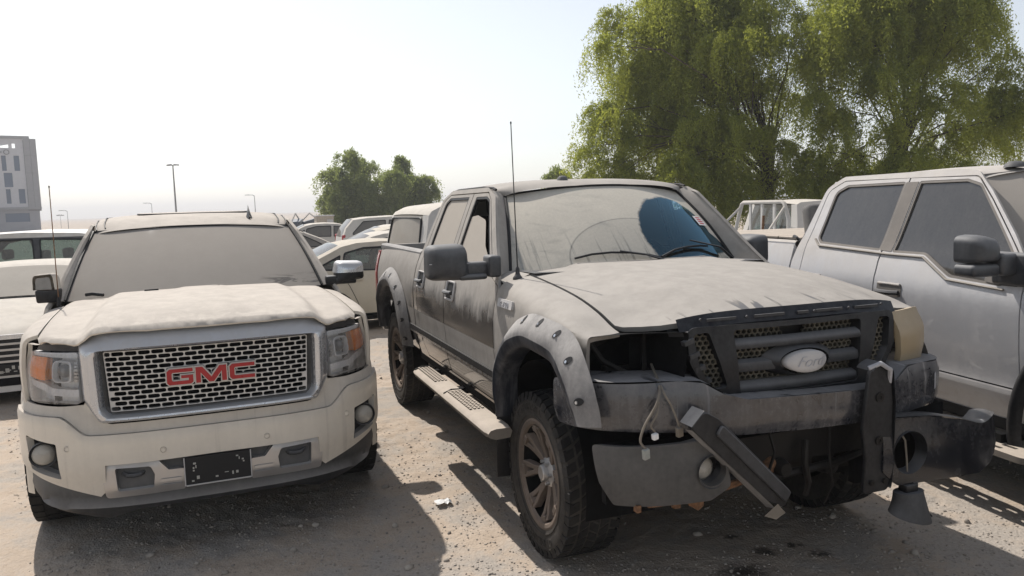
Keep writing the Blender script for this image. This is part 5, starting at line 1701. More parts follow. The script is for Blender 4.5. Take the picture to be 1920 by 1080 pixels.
def left_truck():
    root = empty('pickup_truck', (GMC_POSE[0], GMC_POSE[1], 0), GMC_POSE[2])
    tag(root, 'pearl white pickup with chrome mesh grille and windscreen caked in dust', 'pickup truck', 'parked pickup trucks')
    def handle(P, dr, d, s):
        x0, x1, z0, z1 = d['handle']
        f = P.sf(s)
        p = lambda x, z, l=0.0: f(x, z) + Vector((0, s * l, 0))
        zm = (z0 + z1) / 2
        MB().tube([p(x0, zm, 0.004), p(x0 + 0.03, zm, 0.035), p(x1 - 0.03, zm, 0.035), p(x1, zm, 0.004)], 0.018, 8).build('door_handle', M['chrome'], dr, 40)
    w0 = pchip([(-0.6, 0.50), (0.3, 0.52), (0.95, 0.535)])
    w1 = pchip([(-0.6, 0.60), (0.3, 0.62), (0.95, 0.645)])
    zc_ = pchip([(-0.65, 1.302), (0.0, 1.318), (0.45, 1.312), (0.75, 1.288), (0.88, 1.262), (0.97, 1.240)])
    ze_ = pchip([(-0.65, 1.275), (0.0, 1.262), (0.5, 1.236), (0.8, 1.203), (0.95, 1.178)])
    xf_ = pchip([(0.0, 0.966), (0.3, 0.958), (0.545, 0.935), (0.65, 0.885), (0.76, 0.815), (0.82, 0.752), (0.85, 0.70)])
    def hood_fn(x, y):
        a = abs(y)
        z = ze_(x) + 0.012 * (1 - (a / 0.84) ** 2)
        zt = zc_(x) + 0.012 * (1 - (a / 0.6) ** 2)
        z = z + (zt - z) * (1 - sstep(a, w0(x), w1(x)))
        # shallow valley either side of the middle rib
        z += 0.008 * (1 - sstep(a, 0.10, 0.17)) * sstep(0.9 - x, 0.0, 0.5)
        z -= 0.020 * sstep(x - xf_(a), -0.026, 0.004) ** 1.5
        return z - 0.028 * sstep(a, 0.78, 0.86)
    S = dict(
        prof=[(0.30, 0.93), (0.42, 0.965), (0.60, 0.985), (0.85, 0.995), (1.0, 1.0), (1.15, 0.985), (1.24, 0.960), (1.30, 0.925), (1.45, 0.865), (1.62, 0.795), (1.72, 0.750), (1.80, 0.715)],
        plan=[(-4.6, -0.03), (-2.6, 0.0), (-0.4, 0.0), (0.2, -0.004), (0.45, -0.030), (0.62, -0.075), (0.9, -0.18)],
        hood_c=[(-0.65, 1.30), (0.95, 1.24)], hood_e=[(-0.65, 1.27), (0.95, 1.18)], hood_w=0.845, shoulder=0.085, hood_fn=hood_fn,
        cab=[(-0.50, 0.40), (-0.50, 1.24), (-0.60, 1.30), (-0.78, 1.44), (-1.12, 1.68, 0.1), (-1.34, 1.765, 0.1), (-2.30, 1.775, 0.08), (-2.48, 1.70, 0.12), (-2.60, 1.30), (-2.60, 0.40)],
        door_hole=[(-0.515, 0.46), (-0.515, 1.24), (-0.68, 1.31), (-1.16, 1.66, 0.1), (-1.32, 1.735, 0.08), (-2.28, 1.745, 0.06), (-2.42, 1.68, 0.1), (-2.50, 1.30), (-2.50, 0.90, 0.1), (-2.36, 0.62, 0.1), (-2.26, 0.46)],
        sill=0.42,
        doors=[
            dict(name='front', line=[(-0.52, 0.465), (-0.52, 1.24), (-0.685, 1.308), (-1.162, 1.655, 0.1), (-1.32, 1.73, 0.08), (-1.60, 1.735, 0), (-1.60, 0.465)],
                 win=[(-0.76, 1.315, 0.02), (-1.18, 1.63, 0.08), (-1.33, 1.70, 0.05), (-1.53, 1.705, 0.02), (-1.54, 1.315, 0.02)], handle=(-1.52, -1.32, 1.06, 1.10)),
            dict(name='rear', line=[(-1.608, 0.465), (-1.608, 1.735, 0), (-2.28, 1.74, 0.06), (-2.415, 1.677, 0.1), (-2.495, 1.30), (-2.495, 0.90, 0.1), (-2.355, 0.62, 0.1), (-2.255, 0.465)],
                 win=[(-1.67, 1.315, 0.02), (-1.66, 1.705, 0.02), (-2.24, 1.705, 0.05), (-2.34, 1.65, 0.06), (-2.42, 1.335, 0.03)], handle=(-2.42, -2.22, 1.06, 1.10)),
        ],
        handle=handle,
        pillar_line=[(-0.55, 1.265), (-0.78, 1.44), (-1.12, 1.68), (-1.34, 1.765)],
        ws_bot=(-0.36, 0.855, 1.262, 0.26, 0.00), ws_top=(-1.14, 0.712, 1.733, 0.14, 0.026),
        roof_x=(-1.13, -2.45), roof_c=[(-2.6, 1.74), (-2.45, 1.775), (-2.2, 1.818), (-1.8, 1.840), (-1.4, 1.806), (-1.25, 1.772), (-1.12, 1.735)],
        roof_w=[(-2.45, 0.725), (-1.34, 0.728), (-1.13, 0.705)], roof_bow=0.14, roof_drop=0.050,
        back=(-2.60, 1.30, 1.75), back_slope=0.30,
        bed=[(-2.63, 0.45), (-2.63, 1.335), (-4.48, 1.335), (-4.52, 1.30), (-4.52, 0.60), (-4.25, 0.52), (-4.16, 0.80, 0.1), (-3.95, 0.97, 0.14), (-3.645, 1.0, 0.1), (-3.34, 0.97, 0.14), (-3.13, 0.80, 0.1), (-3.04, 0.45)],
        bed_x=(-2.63, -4.50), bed_z=1.35, xr=-3.645, wr=0.40, well=0.47,
    )
    P = Pickup(S, root)
    P.body(dict(body=M['gmc'], glass=M['glass_caked'], trim=M['seal'], ws=M['ws_gmc'], rail=M['gmc']))
    for s in (-1, 1):
        # roof ditch strips
        m = MB()
        for w in (0.700, 0.640):
            m.tube([Vector((x, s * w * k, z)) for x, k, z in ((-1.265, 0.985, 1.722 + (0.70 - w) * 0.25), (-1.34, 1.0, 1.752 + (0.70 - w) * 0.3), (-1.6, 1.005, 1.790 + (0.70 - w) * 0.32), (-2.2, 1.0, 1.793 + (0.70 - w) * 0.32))], 0.005, 6)
        m.build('roof_channel', M['seal'], root)
        f = P.fender_f(s)
        xs = [-0.50 + i * 1.07 / 16 for i in range(17)]
        top = [(x, P.vtop(x)) for x in xs]
        arch = [(-0.50, 0.44), (-0.47, 0.48), (-0.44, 0.62), (-0.34, 0.78), (-0.18, 0.88), (0.0, 0.91), (0.18, 0.88), (0.34, 0.78), (0.43, 0.64), (0.50, 0.66), (0.57, 0.84)]
        fd = panel('fender', M['gmc'], root, arch + list(reversed(top)), f, (0, s, 0.4), 0.045, 0.02)
        m = MB()
        m.grid(lambda u, v: Vector(((0.47 + 0.05 * v) * math.cos(R(-12) + u * R(204)), s * (0.972 + 0.036 * math.sin(min(1, (1 - v) * 1.3) * math.pi / 2) - 0.03 * sstep((0.47 + 0.05 * v) * math.cos(R(-12) + u * R(204)), 0.25, 0.5)), 0.42 + (0.47 + 0.05 * v) * math.sin(R(-12) + u * R(204)))), 30, 7)
        m.build('arch_lip', M['gmc'], fd, 60)
    # hood
    half = [(-0.62, 0.0), (-0.59, 0.40), (-0.50, 0.74), (-0.44, 0.835), (0.2, 0.838), (0.70, 0.832), (0.752, 0.820), (0.815, 0.760), (0.885, 0.650), (0.935, 0.545), (0.958, 0.30), (0.966, 0.0)]
    hl = half + [(x, -y) for x, y in reversed(half[1:-1])]
    hood = panel('hood', M['gmc'], root, hl, lambda x, y: Vector((x, y, P.hood_z(x, y))), (0, 0, 1), 0.022, 0.012)
    MB().grid(lambda u, v: Vector((-0.56 + (0.20 * v - 0.27 * (abs(u - 0.5) * 2) ** 2.4 * (1 - v)), (u - 0.5) * 1.66, 1.243 + 0.01 * v)), 24, 4).build('cowl', M['plastic'], root, 60)
    MB().box((0.1, 0, 0.98), (1.25, 1.55, 0.42)).box((0.66, 0, 0.90), (0.25, 1.2, 0.55)).build('engine_bay', M['dark'], root)

    # front skin ----------------------------------------------------------
    plan = [(0.965, 0.0), (0.958, 0.3), (0.932, 0.50), (0.880, 0.66), (0.805, 0.78), (0.705, 0.87), (0.60, 0.922), (0.48, 0.957), (0.38, 0.972)]
    U = Front(plan)
    def zcr(y):
        return 0.702 + 0.100 * sstep(abs(y), 0.60, 0.74)
    BU = Front(plan, lambda s, y, z: 0.004 - 0.030 * sstep(z, zcr(y) + 0.01, zcr(y) + 0.14) + 0.010 * sstep(zcr(y) + 0.03 - z, 0, 0.03))
    B = Front(plan, lambda s, y, z: 0.037 - 0.007 * sstep(z, zcr(y) - 0.012, zcr(y)) - 0.030 * sstep(0.55 - z, 0.0, 0.2))
    # painted bumper in two lengths that meet at the crease, with cut-outs for lamps and hooks
    cr = [(y, zcr(y)) for y in [i * 0.968 / 44 for i in range(45)]]
    mirr = lambda hh: [(-p[0],) + tuple(p[1:]) for p in hh] + [p for p in reversed(hh[1:-1])]
    up = [(0.0, 0.752), (0.50, 0.752), (0.555, 0.765), (0.625, 0.880), (0.635, 0.855), (0.75, 0.852), (0.905, 0.852), (0.968, 0.853)] + [(y, z + 0.001) for y, z in reversed(cr)]
    lo = cr + [(0.968, 0.52), (0.88, 0.485), (0.72, 0.420), (0.575, 0.372), (0.545, 0.40), (0.535, 0.545), (0.30, 0.545), (0.0, 0.548)]
    def pod(s):
        return [(s * 0.750, 0.662, 0.01), (s * 0.900, 0.690, 0.015), (s * 0.882, 0.510, 0.02), (s * 0.742, 0.472, 0.01)]
    cover = panel('front_bumper', M['gmc'], root, [B.out(mirr(lo)), rc(B.out(pod(-1))), rc(B.out(pod(1)))], B.fn(), (1, 0, 0), 0.026, 0.034)
    panel('bumper_top', M['gmc'], cover, BU.out(mirr(up)), BU.fn(), (1, 0, 0), 0.026, 0.02)
    for s in (-1, 1):
        ol = rc(B.out(pod(s)))
        n = len(ol)
        fr = [B.at(a, z, -0.003) for a, z in ol]
        cen = sum(fr, Vector()) / n
        bk = [cen + (p - cen) * 0.80 + Vector((-0.045, -s * 0.025, -0.004)) for p in fr]
        m = MB().add(fr + bk, [(i, (i + 1) % n, n + (i + 1) % n, n + i) for i in range(n)] + [tuple(n + i for i in range(n))])
        pd = m.build('fog_lamp_pod', M['gmc_dam'], cover, 30)
        c = B.at(B.s_of(s * 0.825), 0.592, 0.0)
        m = MB().lathe([(0.0, 0.012), (0.03, 0.010), (0.052, 0.0), (0.056, -0.012)], c + Vector((-0.012, -s * 0.008, 0)), 28, 'x')
        fl = m.build('fog_lamp', M['foglens'], cover, 50)
        MB().lathe([(0.056, -0.02), (0.060, 0.0), (0.066, 0.002), (0.068, -0.03)], c + Vector((-0.012, -s * 0.008, 0)), 28, 'x').build('fog_lamp_ring', M['plastic'], cover, 50)
    for y, z in ((-0.262, 0.600), (0.258, 0.600), (-0.698, 0.640), (0.698, 0.642)):
        p = B.at(B.s_of(y), z)
        q = MB().lathe([(0, 0.004), (0.009, 0.004), (0.0095, 0.001), (0.013, 0.001), (0.0145, 0.005), (0.016, 0.0)], p + Vector((0.0, 0, 0)), 18, 'x', 1)
        o = q.build('parking_sensor', M['gmc'], cover, 30)
    # black middle and air dam
    D = Front(plan, lambda s, y, z: 0.012 - 0.03 * sstep(z, 0.36, 0.55) + 0.018 * sstep(z, 0.28, 0.32) * (1 - sstep(z, 0.322, 0.345)) - 0.02 * sstep(0.30 - z, 0, 0.06))
    dh = [(0.0, 0.555), (0.54, 0.552), (0.56, 0.385), (0.72, 0.428), (0.88, 0.492), (0.968, 0.528), (0.968, 0.42, 0.02), (0.87, 0.335), (0.70, 0.292), (0.56, 0.268, 0.02), (0.40, 0.285), (0.0, 0.288)]
    fulld = [(-p[0],) + tuple(p[1:]) for p in dh] + [p for p in reversed(dh[1:-1])]
    dam = panel('air_dam', M['gmc_dam'], root, rc(D.out(fulld), 0.005), D.fn(-0.012), (1, 0, 0), 0.03, 0.05)
    for s in (-1, 1):
        sk = [(s * 0.885, 0.338), (s * 0.40, 0.284), (s * 0.42, 0.268, 0.01), (s * 0.56, 0.232, 0.03), (s * 0.86, 0.285, 0.03)]
        panel('dam_flap', M['gmc_dam'], dam, rc(D.out(sk), 0.01), D.fn(-0.045), (1, 0, 0), 0.05, 0.01)
    # tow hook bezels
    for s in (-1, 1):
        bz = [(s * 0.300, 0.552, 0.02), (s * 0.545, 0.560, 0.03), (s * 0.560, 0.52, 0.02), (s * 0.548, 0.360, 0.02), (s * 0.170, 0.366, 0.01), (s * 0.170, 0.482, 0.008), (s * 0.245, 0.484, 0.01)]
        hole = [(s * 0.330, 0.515, 0.02), (s * 0.497, 0.520, 0.012), (s * 0.490, 0.395, 0.012), (s * 0.320, 0.400, 0.012), (s * 0.312, 0.470, 0.01)]
        HB = Front(plan, lambda s_, y, z: 0.022 - 0.014 * sstep(0.42 - z, 0, 0.07) - 0.012 * sstep(z, 0.53, 0.56))
        b = panel('tow_hook_bezel', M['chrome_grey'], root, [rc(HB.out(bz)), rc(HB.out(hole))], HB.fn(), (1, 0, 0), 0.025, 0.05)
        for zc in (0.432, 0.402):
            panel('bezel_rib', M['chrome_grey'], b, rc(HB.out([(s * 0.185, zc - 0.007), (s * 0.285, zc - 0.007), (s * 0.285, zc + 0.007), (s * 0.185, zc + 0.007)]), 0.004), HB.fn(), (1, 0, 0), 0.05, 0.008, lift=0.008)
        ol = rc(HB.out(hole))
        n = len(ol)
        fr = [HB.at(a, z, -0.004) for a, z in ol]
        cen = sum(fr, Vector()) / n
        bk = [cen + (p - cen) * 0.9 + Vector((-0.14, 0, 0.02)) for p in fr]
        MB().add(fr + bk, [(i, (i + 1) % n, n + (i + 1) % n, n + i) for i in range(n)] + [tuple(n + i for i in range(n))]).build('hook_recess', M['plastic_grey'], b, 30)
        hc = HB.at(HB.s_of(s * 0.41), 0.478)
        MB().tube([hc + Vector((-0.10, -0.055, 0.01)), hc + Vector((-0.05, -0.052, 0.0)), hc + Vector((-0.018, -0.03, -0.006)), hc + Vector((-0.012, 0, -0.008)), hc + Vector((-0.018, 0.03, -0.006)), hc + Vector((-0.05, 0.052, 0.0)), hc + Vector((-0.10, 0.055, 0.01))], 0.011, 8).build('tow_hook', M['plastic_grey'], b)
    # number plate, blacked out, with leftover flecks
    pc = B.at(0.0, 0.462)
    px = 0.997
    m = MB().box((px - 0.004, 0, 0.462), (0.008, 0.335, 0.155))
    plate = m.build('number_plate', M['seal'], root, 30, bevel=0.003, seg=1)
    m = MB()
    for y, z, a, b in ((-0.118, 0.502, 0.014, 0.010), (-0.124, 0.478, 0.008, 0.010), (-0.112, 0.484, 0.005, 0.016), (-0.124, 0.464, 0.008, 0.008), (0.098, 0.514, 0.012, 0.007), (0.108, 0.500, 0.005, 0.014), (0.126, 0.492, 0.010, 0.008), (0.130, 0.480, 0.008, 0.008),
                       (-0.104, 0.424, 0.014, 0.018), (-0.010, 0.416, 0.014, 0.009), (0.04, 0.432, 0.02, 0.004), (0.072, 0.424, 0.008, 0.018), (0.094, 0.426, 0.012, 0.014), (-0.13, 0.408, 0.012, 0.008)):
        m.box((px + 0.0006, y, z), (0.001, a, b))
    m.build('plate_flecks', M['print_grey'], plate, 30)['kind'] = 'stuff'
    m = MB()
    m.tube([(px + 0.002, -0.165, 0.386), (px + 0.002, 0.165, 0.386)], 0.004, 6).tube([(px + 0.001, -0.168, 0.386), (px + 0.001, -0.168, 0.538)], 0.003, 6).tube([(px + 0.001, 0.168, 0.386), (px + 0.001, 0.168, 0.538)], 0.003, 6)
    m.build('plate_frame', M['badge'], plate)

    # chrome grille surround ---------------------------------------------
    outer = rc([(-0.550, 1.236, 0.02), (0.550, 1.236, 0.02), (0.636, 1.172, 0.03), (0.632, 0.885, 0.04), (0.612, 0.850, 0.03), (0.556, 0.756, 0.03), (-0.556, 0.756, 0.03), (-0.612, 0.850, 0.03), (-0.632, 0.885, 0.04), (-0.636, 1.172, 0.03)])
    inner = rc([(-0.545, 1.138, 0.03), (0.545, 1.138, 0.03), (0.536, 0.83, 0.03), (0.510, 0.792, 0.02), (-0.510, 0.792, 0.02), (-0.536, 0.83, 0.03)])
    outer = dens(outer, 0.03)
    def hit(p):
        cy, cz = 0.0, 0.965
        dx, dz = p[0] - cy, p[1] - cz
        best = None
        for i in range(len(inner)):
            ax, az = inner[i][0] - cy, inner[i][1] - cz
            bx, bz = inner[(i + 1) % len(inner)][0] - cy, inner[(i + 1) % len(inner)][1] - cz
            den = dx * (bz - az) - dz * (bx - ax)
            if abs(den) < 1e-12:
                continue
            t = (ax * (bz - az) - az * (bx - ax)) / den
            u = (ax * dz - az * dx) / den
            if t > 0 and -1e-6 <= u <= 1 + 1e-6:
                best = t if best is None else min(best, t)
        return (cy + dx * best, cz + dz * best)
    inn = [hit(p) for p in outer]
    secs = [(0.0, -0.06), (0.0, -0.020), (0.06, -0.004), (0.30, 0.022), (0.62, 0.036), (0.88, 0.034), (0.97, 0.026), (1.0, 0.014), (1.0, -0.05)]
    no = len(outer)
    vs = []
    for (t, l) in secs:
        for (a, b) in zip(outer, inn):
            y, z = a[0] + (b[0] - a[0]) * t, a[1] + (b[1] - a[1]) * t
            lean = -0.05 * sstep(z, 1.12, 1.24)
            p = U.at(U.s_of(y), z, l)
            vs.append(p + Vector((lean, 0, 0)))
    fs = [(i * no + j, i * no + (j + 1) % no, (i + 1) * no + (j + 1) % no, (i + 1) * no + j) for i in range(len(secs) - 1) for j in range(no)]
    sur = MB().add(vs, fs).build('grille_surround', M['chrome'], root, 50)
    # dark inner frame
    vs = []
    for k, l in ((1.0, -0.035), (0.955, -0.05), (0.955, -0.12)):
        for a, b in dens(inner, 0.03):
            p = U.at(U.s_of(a * k), 0.965 + (b - 0.965) * (k - (1 - k) * 0.3), l)
            vs.append(p)
    ni = len(vs) // 3
    MB().add(vs, [(i * ni + j, i * ni + (j + 1) % ni, (i + 1) * ni + (j + 1) % ni, (i + 1) * ni + j) for i in range(2) for j in range(ni)]).build('grille_frame', M['gmc_dam'], sur, 40)
    # brick-pattern mesh plate
    loops = [rc([(-0.524, 1.127, 0.01), (0.524, 1.127, 0.01), (0.506, 0.809, 0.01), (-0.506, 0.809, 0.01)])]
    rows, pz, py = 12, 0.0262, 0.0650
    for r in range(rows):
        z = 1.112 - r * pz
        lim = 0.5195 - (r / 11) * 0.016
        k0 = 8
        for k in range(-k0, k0 + 1):
            y = (k + (0.5 if r % 2 else 0.0)) * py + (0.0 if r % 2 == 0 else 0)
            hw, hh_ = 0.0298, 0.0108
            a_, b_ = max(y - hw, -lim), min(y + hw, lim)
            if b_ - a_ < 0.018:
                continue
            loops.append(rc([(a_, z - hh_), (b_, z - hh_), (b_, z + hh_), (a_, z + hh_)], 0.0095, 2))
    mesh = panel('grille_mesh', M['chrome_mesh'], sur, loops, lambda y, z: U.at(U.s_of(y), z, -0.030), (1, 0, 0), 0.03, 0.010, 30)
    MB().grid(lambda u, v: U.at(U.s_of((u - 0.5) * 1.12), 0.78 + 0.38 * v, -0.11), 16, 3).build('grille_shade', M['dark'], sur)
    # raised letters
    G = [(0.012, 0), (0.118, 0), (0.130, 0.010), (0.130, 0.049), (0.070, 0.049), (0.070, 0.032), (0.106, 0.032), (0.106, 0.020), (0.030, 0.020), (0.025, 0.025), (0.025, 0.060), (0.030, 0.065), (0.129, 0.065), (0.129, 0.085), (0.014, 0.085), (0, 0.072), (0, 0.012)]
    Mm = [(0, 0), (0.025, 0), (0.025, 0.054), (0.066, 0), (0.089, 0), (0.130, 0.054), (0.130, 0), (0.155, 0), (0.155, 0.085), (0.120, 0.085), (0.0775, 0.028), (0.035, 0.085), (0, 0.085)]
    Cc = [(0.012, 0), (0.130, 0), (0.130, 0.020), (0.030, 0.020), (0.025, 0.025), (0.025, 0.060), (0.030, 0.065), (0.130, 0.065), (0.130, 0.085), (0.014, 0.085), (0, 0.072), (0, 0.012)]
    for pl, y0 in ((G, -0.222), (Mm, -0.080), (Cc, 0.090)):
        def at(l):
            return lambda a, b: U.at(U.s_of(y0 + a), 0.930 + b, l)
        e = MB().prism(off(pl, 0.0055), at(0.004), at(-0.035)).build('letter', M['chrome_grey'], sur, 30)
        MB().prism(off(pl, -0.0005), at(0.010), at(0.0)).build('letter_face', M['red'], e, 30)

    # headlights ------------------------------------------------------------
    for s in (-1, 1):
        lens = [(s * 0.648, 1.130, 0.02), (s * 0.905, 1.128, 0.02), (s * 0.930, 1.02, 0.03), (s * 0.935, 0.905, 0.02), (s * 0.905, 0.862, 0.02), (s * 0.652, 0.862, 0.015)]
        H = Front(plan, lambda s_, y, z: -0.012 - 0.02 * sstep(z, 1.02, 1.14))
        hs = panel('headlight', M['lamp_grey'], root, rc(H.out(lens)), H.fn(-0.075), (1, 0, 0), 0.03, 0.0)
        ol = rc(H.out(lens))
        n = len(ol)
        MB().add([H.at(a, z, -0.004) for a, z in ol] + [H.at(a, z, -0.085) for a, z in ol], [(i, (i + 1) % n, n + (i + 1) % n, n + i) for i in range(n)]).build('lamp_wall', M['lamp_grey'], hs, 30)
        q = lambda y, z, r=None: (s * y, z) if r is None else (s * y, z, r)
        panel('indicator', M['amber'], hs, rc(H.out([q(0.815, 1.102, 0.008), q(0.912, 1.100, 0.01), q(0.922, 0.988, 0.01), q(0.826, 0.980, 0.008)])), H.fn(-0.012), (1, 0, 0), 0.03, 0.05)
        pr = rc(H.out([q(0.695, 1.082), q(0.800, 1.082), q(0.806, 0.968), q(0.700, 0.968)]), 0.035)
        pn = len(pr)
        vs = []
        for l, k in ((-0.07, 1.0), (-0.030, 1.0), (-0.028, 0.88), (-0.05, 0.78)):
            cs = sum(a for a, z in pr) / pn
            for a, z in pr:
                vs.append(H.at(cs + (a - cs) * k, 1.025 + (z - 1.025) * k, l))
        MB().add(vs, [(i * pn + j, i * pn + (j + 1) % pn, (i + 1) * pn + (j + 1) % pn, (i + 1) * pn + j) for i in range(3) for j in range(pn)]).build('projector_shroud', M['lamp_white'], hs, 40)
        pcn = H.at(H.s_of(s * 0.750), 1.025, -0.055)
        MB().lathe([(0, 0.026), (0.015, 0.023), (0.028, 0.012), (0.036, -0.01)], pcn, 24, 'x').build('projector', M['projector'], hs, 60)
        for i in range(6):
            zz = 1.075 - i * 0.018
            panel('lamp_fin', M['chrome_grey'], hs, H.out([q(0.655, zz), q(0.690, zz), q(0.690, zz - 0.012), q(0.655, zz - 0.012)]), H.fn(-0.040), (1, 0, 0), 0.05, 0.02)
        panel('light_guide', M['lamp_white'], hs, rc(H.out([q(0.655, 0.895), q(0.80, 0.902), q(0.845, 0.925), q(0.920, 0.942), q(0.922, 0.974), q(0.838, 0.964), q(0.792, 0.940), q(0.655, 0.934)]), 0.008), H.fn(-0.020), (1, 0, 0), 0.03, 0.04)
        panel('lamp_brow', M['lamp_grey'], hs, rc(H.out([q(0.652, 1.128), q(0.902, 1.126), q(0.900, 1.108), q(0.652, 1.100)]), 0.005), H.fn(-0.012), (1, 0, 0), 0.03, 0.05)
        panel('headlight_lens', M['lens'], hs, rc(H.out(lens)), H.fn(), (1, 0, 0), 0.03, 0.0)
        panel('lamp_filler', M['gmc_dam'], root, rc(H.out([(s * 0.650, 1.172), (s * 0.86, 1.168), (s * 0.885, 1.136), (s * 0.650, 1.138)]), 0.005), H.fn(-0.012), (1, 0, 0), 0.03, 0.03)
        ext = [(s * 0.86, 1.165), (s * 0.93, 1.155), (s * 0.94, 1.02), (s * 0.945, 0.86), (s * 0.968, 0.86), (s * 0.968, 1.16)]
        panel('fender_return', M['gmc'], root, H.out(ext), H.fn(-0.001), (1, 0, 0), 0.03, 0.02)

    # mirrors: near-side one open, the other pushed forward so its glass faces out
    pr = rc([(-0.115, -0.09, 0.03), (0.118, -0.055, 0.03), (0.112, 0.078, 0.04), (-0.095, 0.088, 0.04)], 0.04, 6)
    n = len(pr)
    def shell(c, s, cut, mat, name, par, rot=0.0, kx=1.0):
        vs = []
        for dep, k in ((-0.07, 0.95), (-0.065, 1.0), (0.0, 1.0), (0.045, 0.92), (0.07, 0.70), (0.078, 0.3)):
            for a, b in pr:
                z = b * k
                z = max(z, cut) if name == 'mirror_cap' else min(z, cut)
                vs.append(Vector((dep * (1.03 if name == 'mirror_cap' else 1.0), s * a * k * kx, z)))
        fs = [(i * n + j, i * n + (j + 1) % n, (i + 1) * n + (j + 1) % n, (i + 1) * n + j) for i in range(5) for j in range(n)]
        fs.append(tuple(5 * n + j for j in range(n)))
        rm = Matrix.Rotation(rot, 3, 'Z')
        return MB().add([c + rm @ p for p in vs], fs).build(name, mat, par, 40)
    c = Vector((-0.60, 1.055, 1.352))
    mir = shell(c, 1, 0.004, M['plastic'], 'door_mirror', root)
    shell(c, 1, 0.000, M['chrome'], 'mirror_cap', mir)
    MB().add([c + Vector((-0.066, a * 0.9, b * 0.9)) for a, b in pr], [tuple(range(n))]).build('mirror_glass', M['mirror_glass'], mir, smooth=False)
    MB().box(c + Vector((0.0, -0.125, -0.055)), (0.09, 0.10, 0.07)).box(c + Vector((0.0, -0.03, -0.062)), (0.11, 0.16, 0.05)).build('mirror_arm', M['plastic'], mir, 30, bevel=0.015)
    c = Vector((-0.60, -0.945, 1.375))
    mir = shell(c, -1, -0.02, M['gmc'], 'mirror_cap', root, math.pi * 0.93, -0.62)
    mir.name = 'door_mirror'
    rm = Matrix.Rotation(math.pi * 0.93, 3, 'Z')
    MB().add([c + rm @ Vector((-0.0745, a * 0.43, max(-0.018, b * 0.74))) for a, b in pr], [tuple(range(n))]).build('mirror_glass', M['mirror_dusty'], mir, smooth=False)
    MB().box(c + Vector((0.0, 0.0, -0.065)), (0.13, 0.135, 0.085), None, 1.08).build('mirror_base', M['plastic'], mir, 30, bevel=0.012)

    # wipers just showing over the hood
    for pts in ([(-0.85, 0.035), (-0.80, 0.045), (-0.72, 0.03)], [(-0.42, 0.055), (-0.32, 0.06)], [(0.02, 0.06), (0.14, 0.062)]):
        MB().tube([P.ws(a, b) + Vector((0.02, 0, 0.025)) for a, b in pts], 0.012, 6).build('wiper', M['seal'], root)
    # whip aerial on the right fender
    base = Vector((-0.42, -0.868, 1.262))
    an = MB().lathe([(0.014, -0.01), (0.013, 0.02), (0.008, 0.045), (0.005, 0.05)], base, 10, 'z').build('aerial_base', M['seal'], root, 50)
    MB().tube([base + Vector((0, 0, 0.04)), base + Vector((-0.01, 0.0, 0.4)), base + Vector((-0.02, 0.0, 0.76))], [0.0035, 0.003, 0.0028], 6).build('aerial_whip', M['rust'], an)
    MB().lathe([(0, 0.007), (0.005, 0.003), (0.005, -0.006), (0, -0.008)], base + Vector((-0.02, 0, 0.765)), 8, 'z').build('aerial_tip', M['seal'], an)
    # roof fin and sunroof
    fb = Vector((-1.36, 0.415, 1.775))
    m = MB()
    m.grid(lambda u, v: fb + Vector((0.075 - 0.15 * u, (0.028 - 0.024 * v) * (1 if True else 0) * math.sin(math.pi * min(1, 0.12 + 0.8 * u)) * 1.0, 0.115 * v * (0.20 + 0.80 * u))), 8, 5)
    m.grid(lambda u, v: fb + Vector((0.075 - 0.15 * u, -(0.028 - 0.024 * v) * math.sin(math.pi * min(1, 0.12 + 0.8 * u)), 0.115 * v * (0.20 + 0.80 * u))), 8, 5)
    m.build('roof_fin', M['plastic'], root, 60)
    sr = rc([(-1.62, -0.42), (-1.62, 0.42), (-2.05, 0.42), (-2.05, -0.42)], 0.06)
    panel('sunroof', M['gmc'], root, sr, lambda x, y: Vector((x, y, P.roof_z(x) + 0.006 - 0.012 * (y / 0.72) ** 2)), (0, 0, 1), 0.06, 0.012)
    MB().tube([Vector((a, b, P.roof_z(a) + 0.003 - 0.012 * (b / 0.72) ** 2)) for a, b in sr + sr[:1]], 0.006, 6).build('sunroof_seal', M['seal'], root)
    w = road_wheel(root, 0.40, 0.25, 0.275)
    set_wheels(root, w, [(0.0, -0.87, 0.40), (-3.645, -0.87, 0.40), (0.0, 0.87, 0.40), (-3.645, 0.87, 0.40)])
    return root
# ------------------------------------------------------------------ ground
def vnoise(x, y, s, seed):
    xi, yi = np.floor(x / s), np.floor(y / s)
    fx, fy = x / s - xi, y / s - yi
    fx, fy = fx * fx * (3 - 2 * fx), fy * fy * (3 - 2 * fy)
    def h(a, b):
        v = np.sin(a * 127.1 + b * 311.7 + seed * 74.7) * 43758.5453
        return v - np.floor(v)
    return (h(xi, yi) * (1 - fx) + h(xi + 1, yi) * fx) * (1 - fy) + (h(xi, yi + 1) * (1 - fx) + h(xi + 1, yi + 1) * fx) * fy - 0.5

def slope(y):
    return -0.014 * np.clip(y - 8.0, 0, 16)

def ground_z(x, y, fine=True):
    x, y = np.asarray(x, float), np.asarray(y, float)
    z = slope(y) + 0.030 * vnoise(x, y, 1.3, 1) + 0.014 * vnoise(x, y, 0.42, 2)
    if fine:
        rough = np.clip(vnoise(x, y, 0.8, 5) * 2.2 + 0.6, 0.15, 1.2)
        z = z + rough * (0.016 * vnoise(x, y, 0.14, 3) + 0.013 * vnoise(x + y * 0.3, y, 0.06, 4) + 0.009 * vnoise(x, y, 0.035, 6))
    return z - 0.012

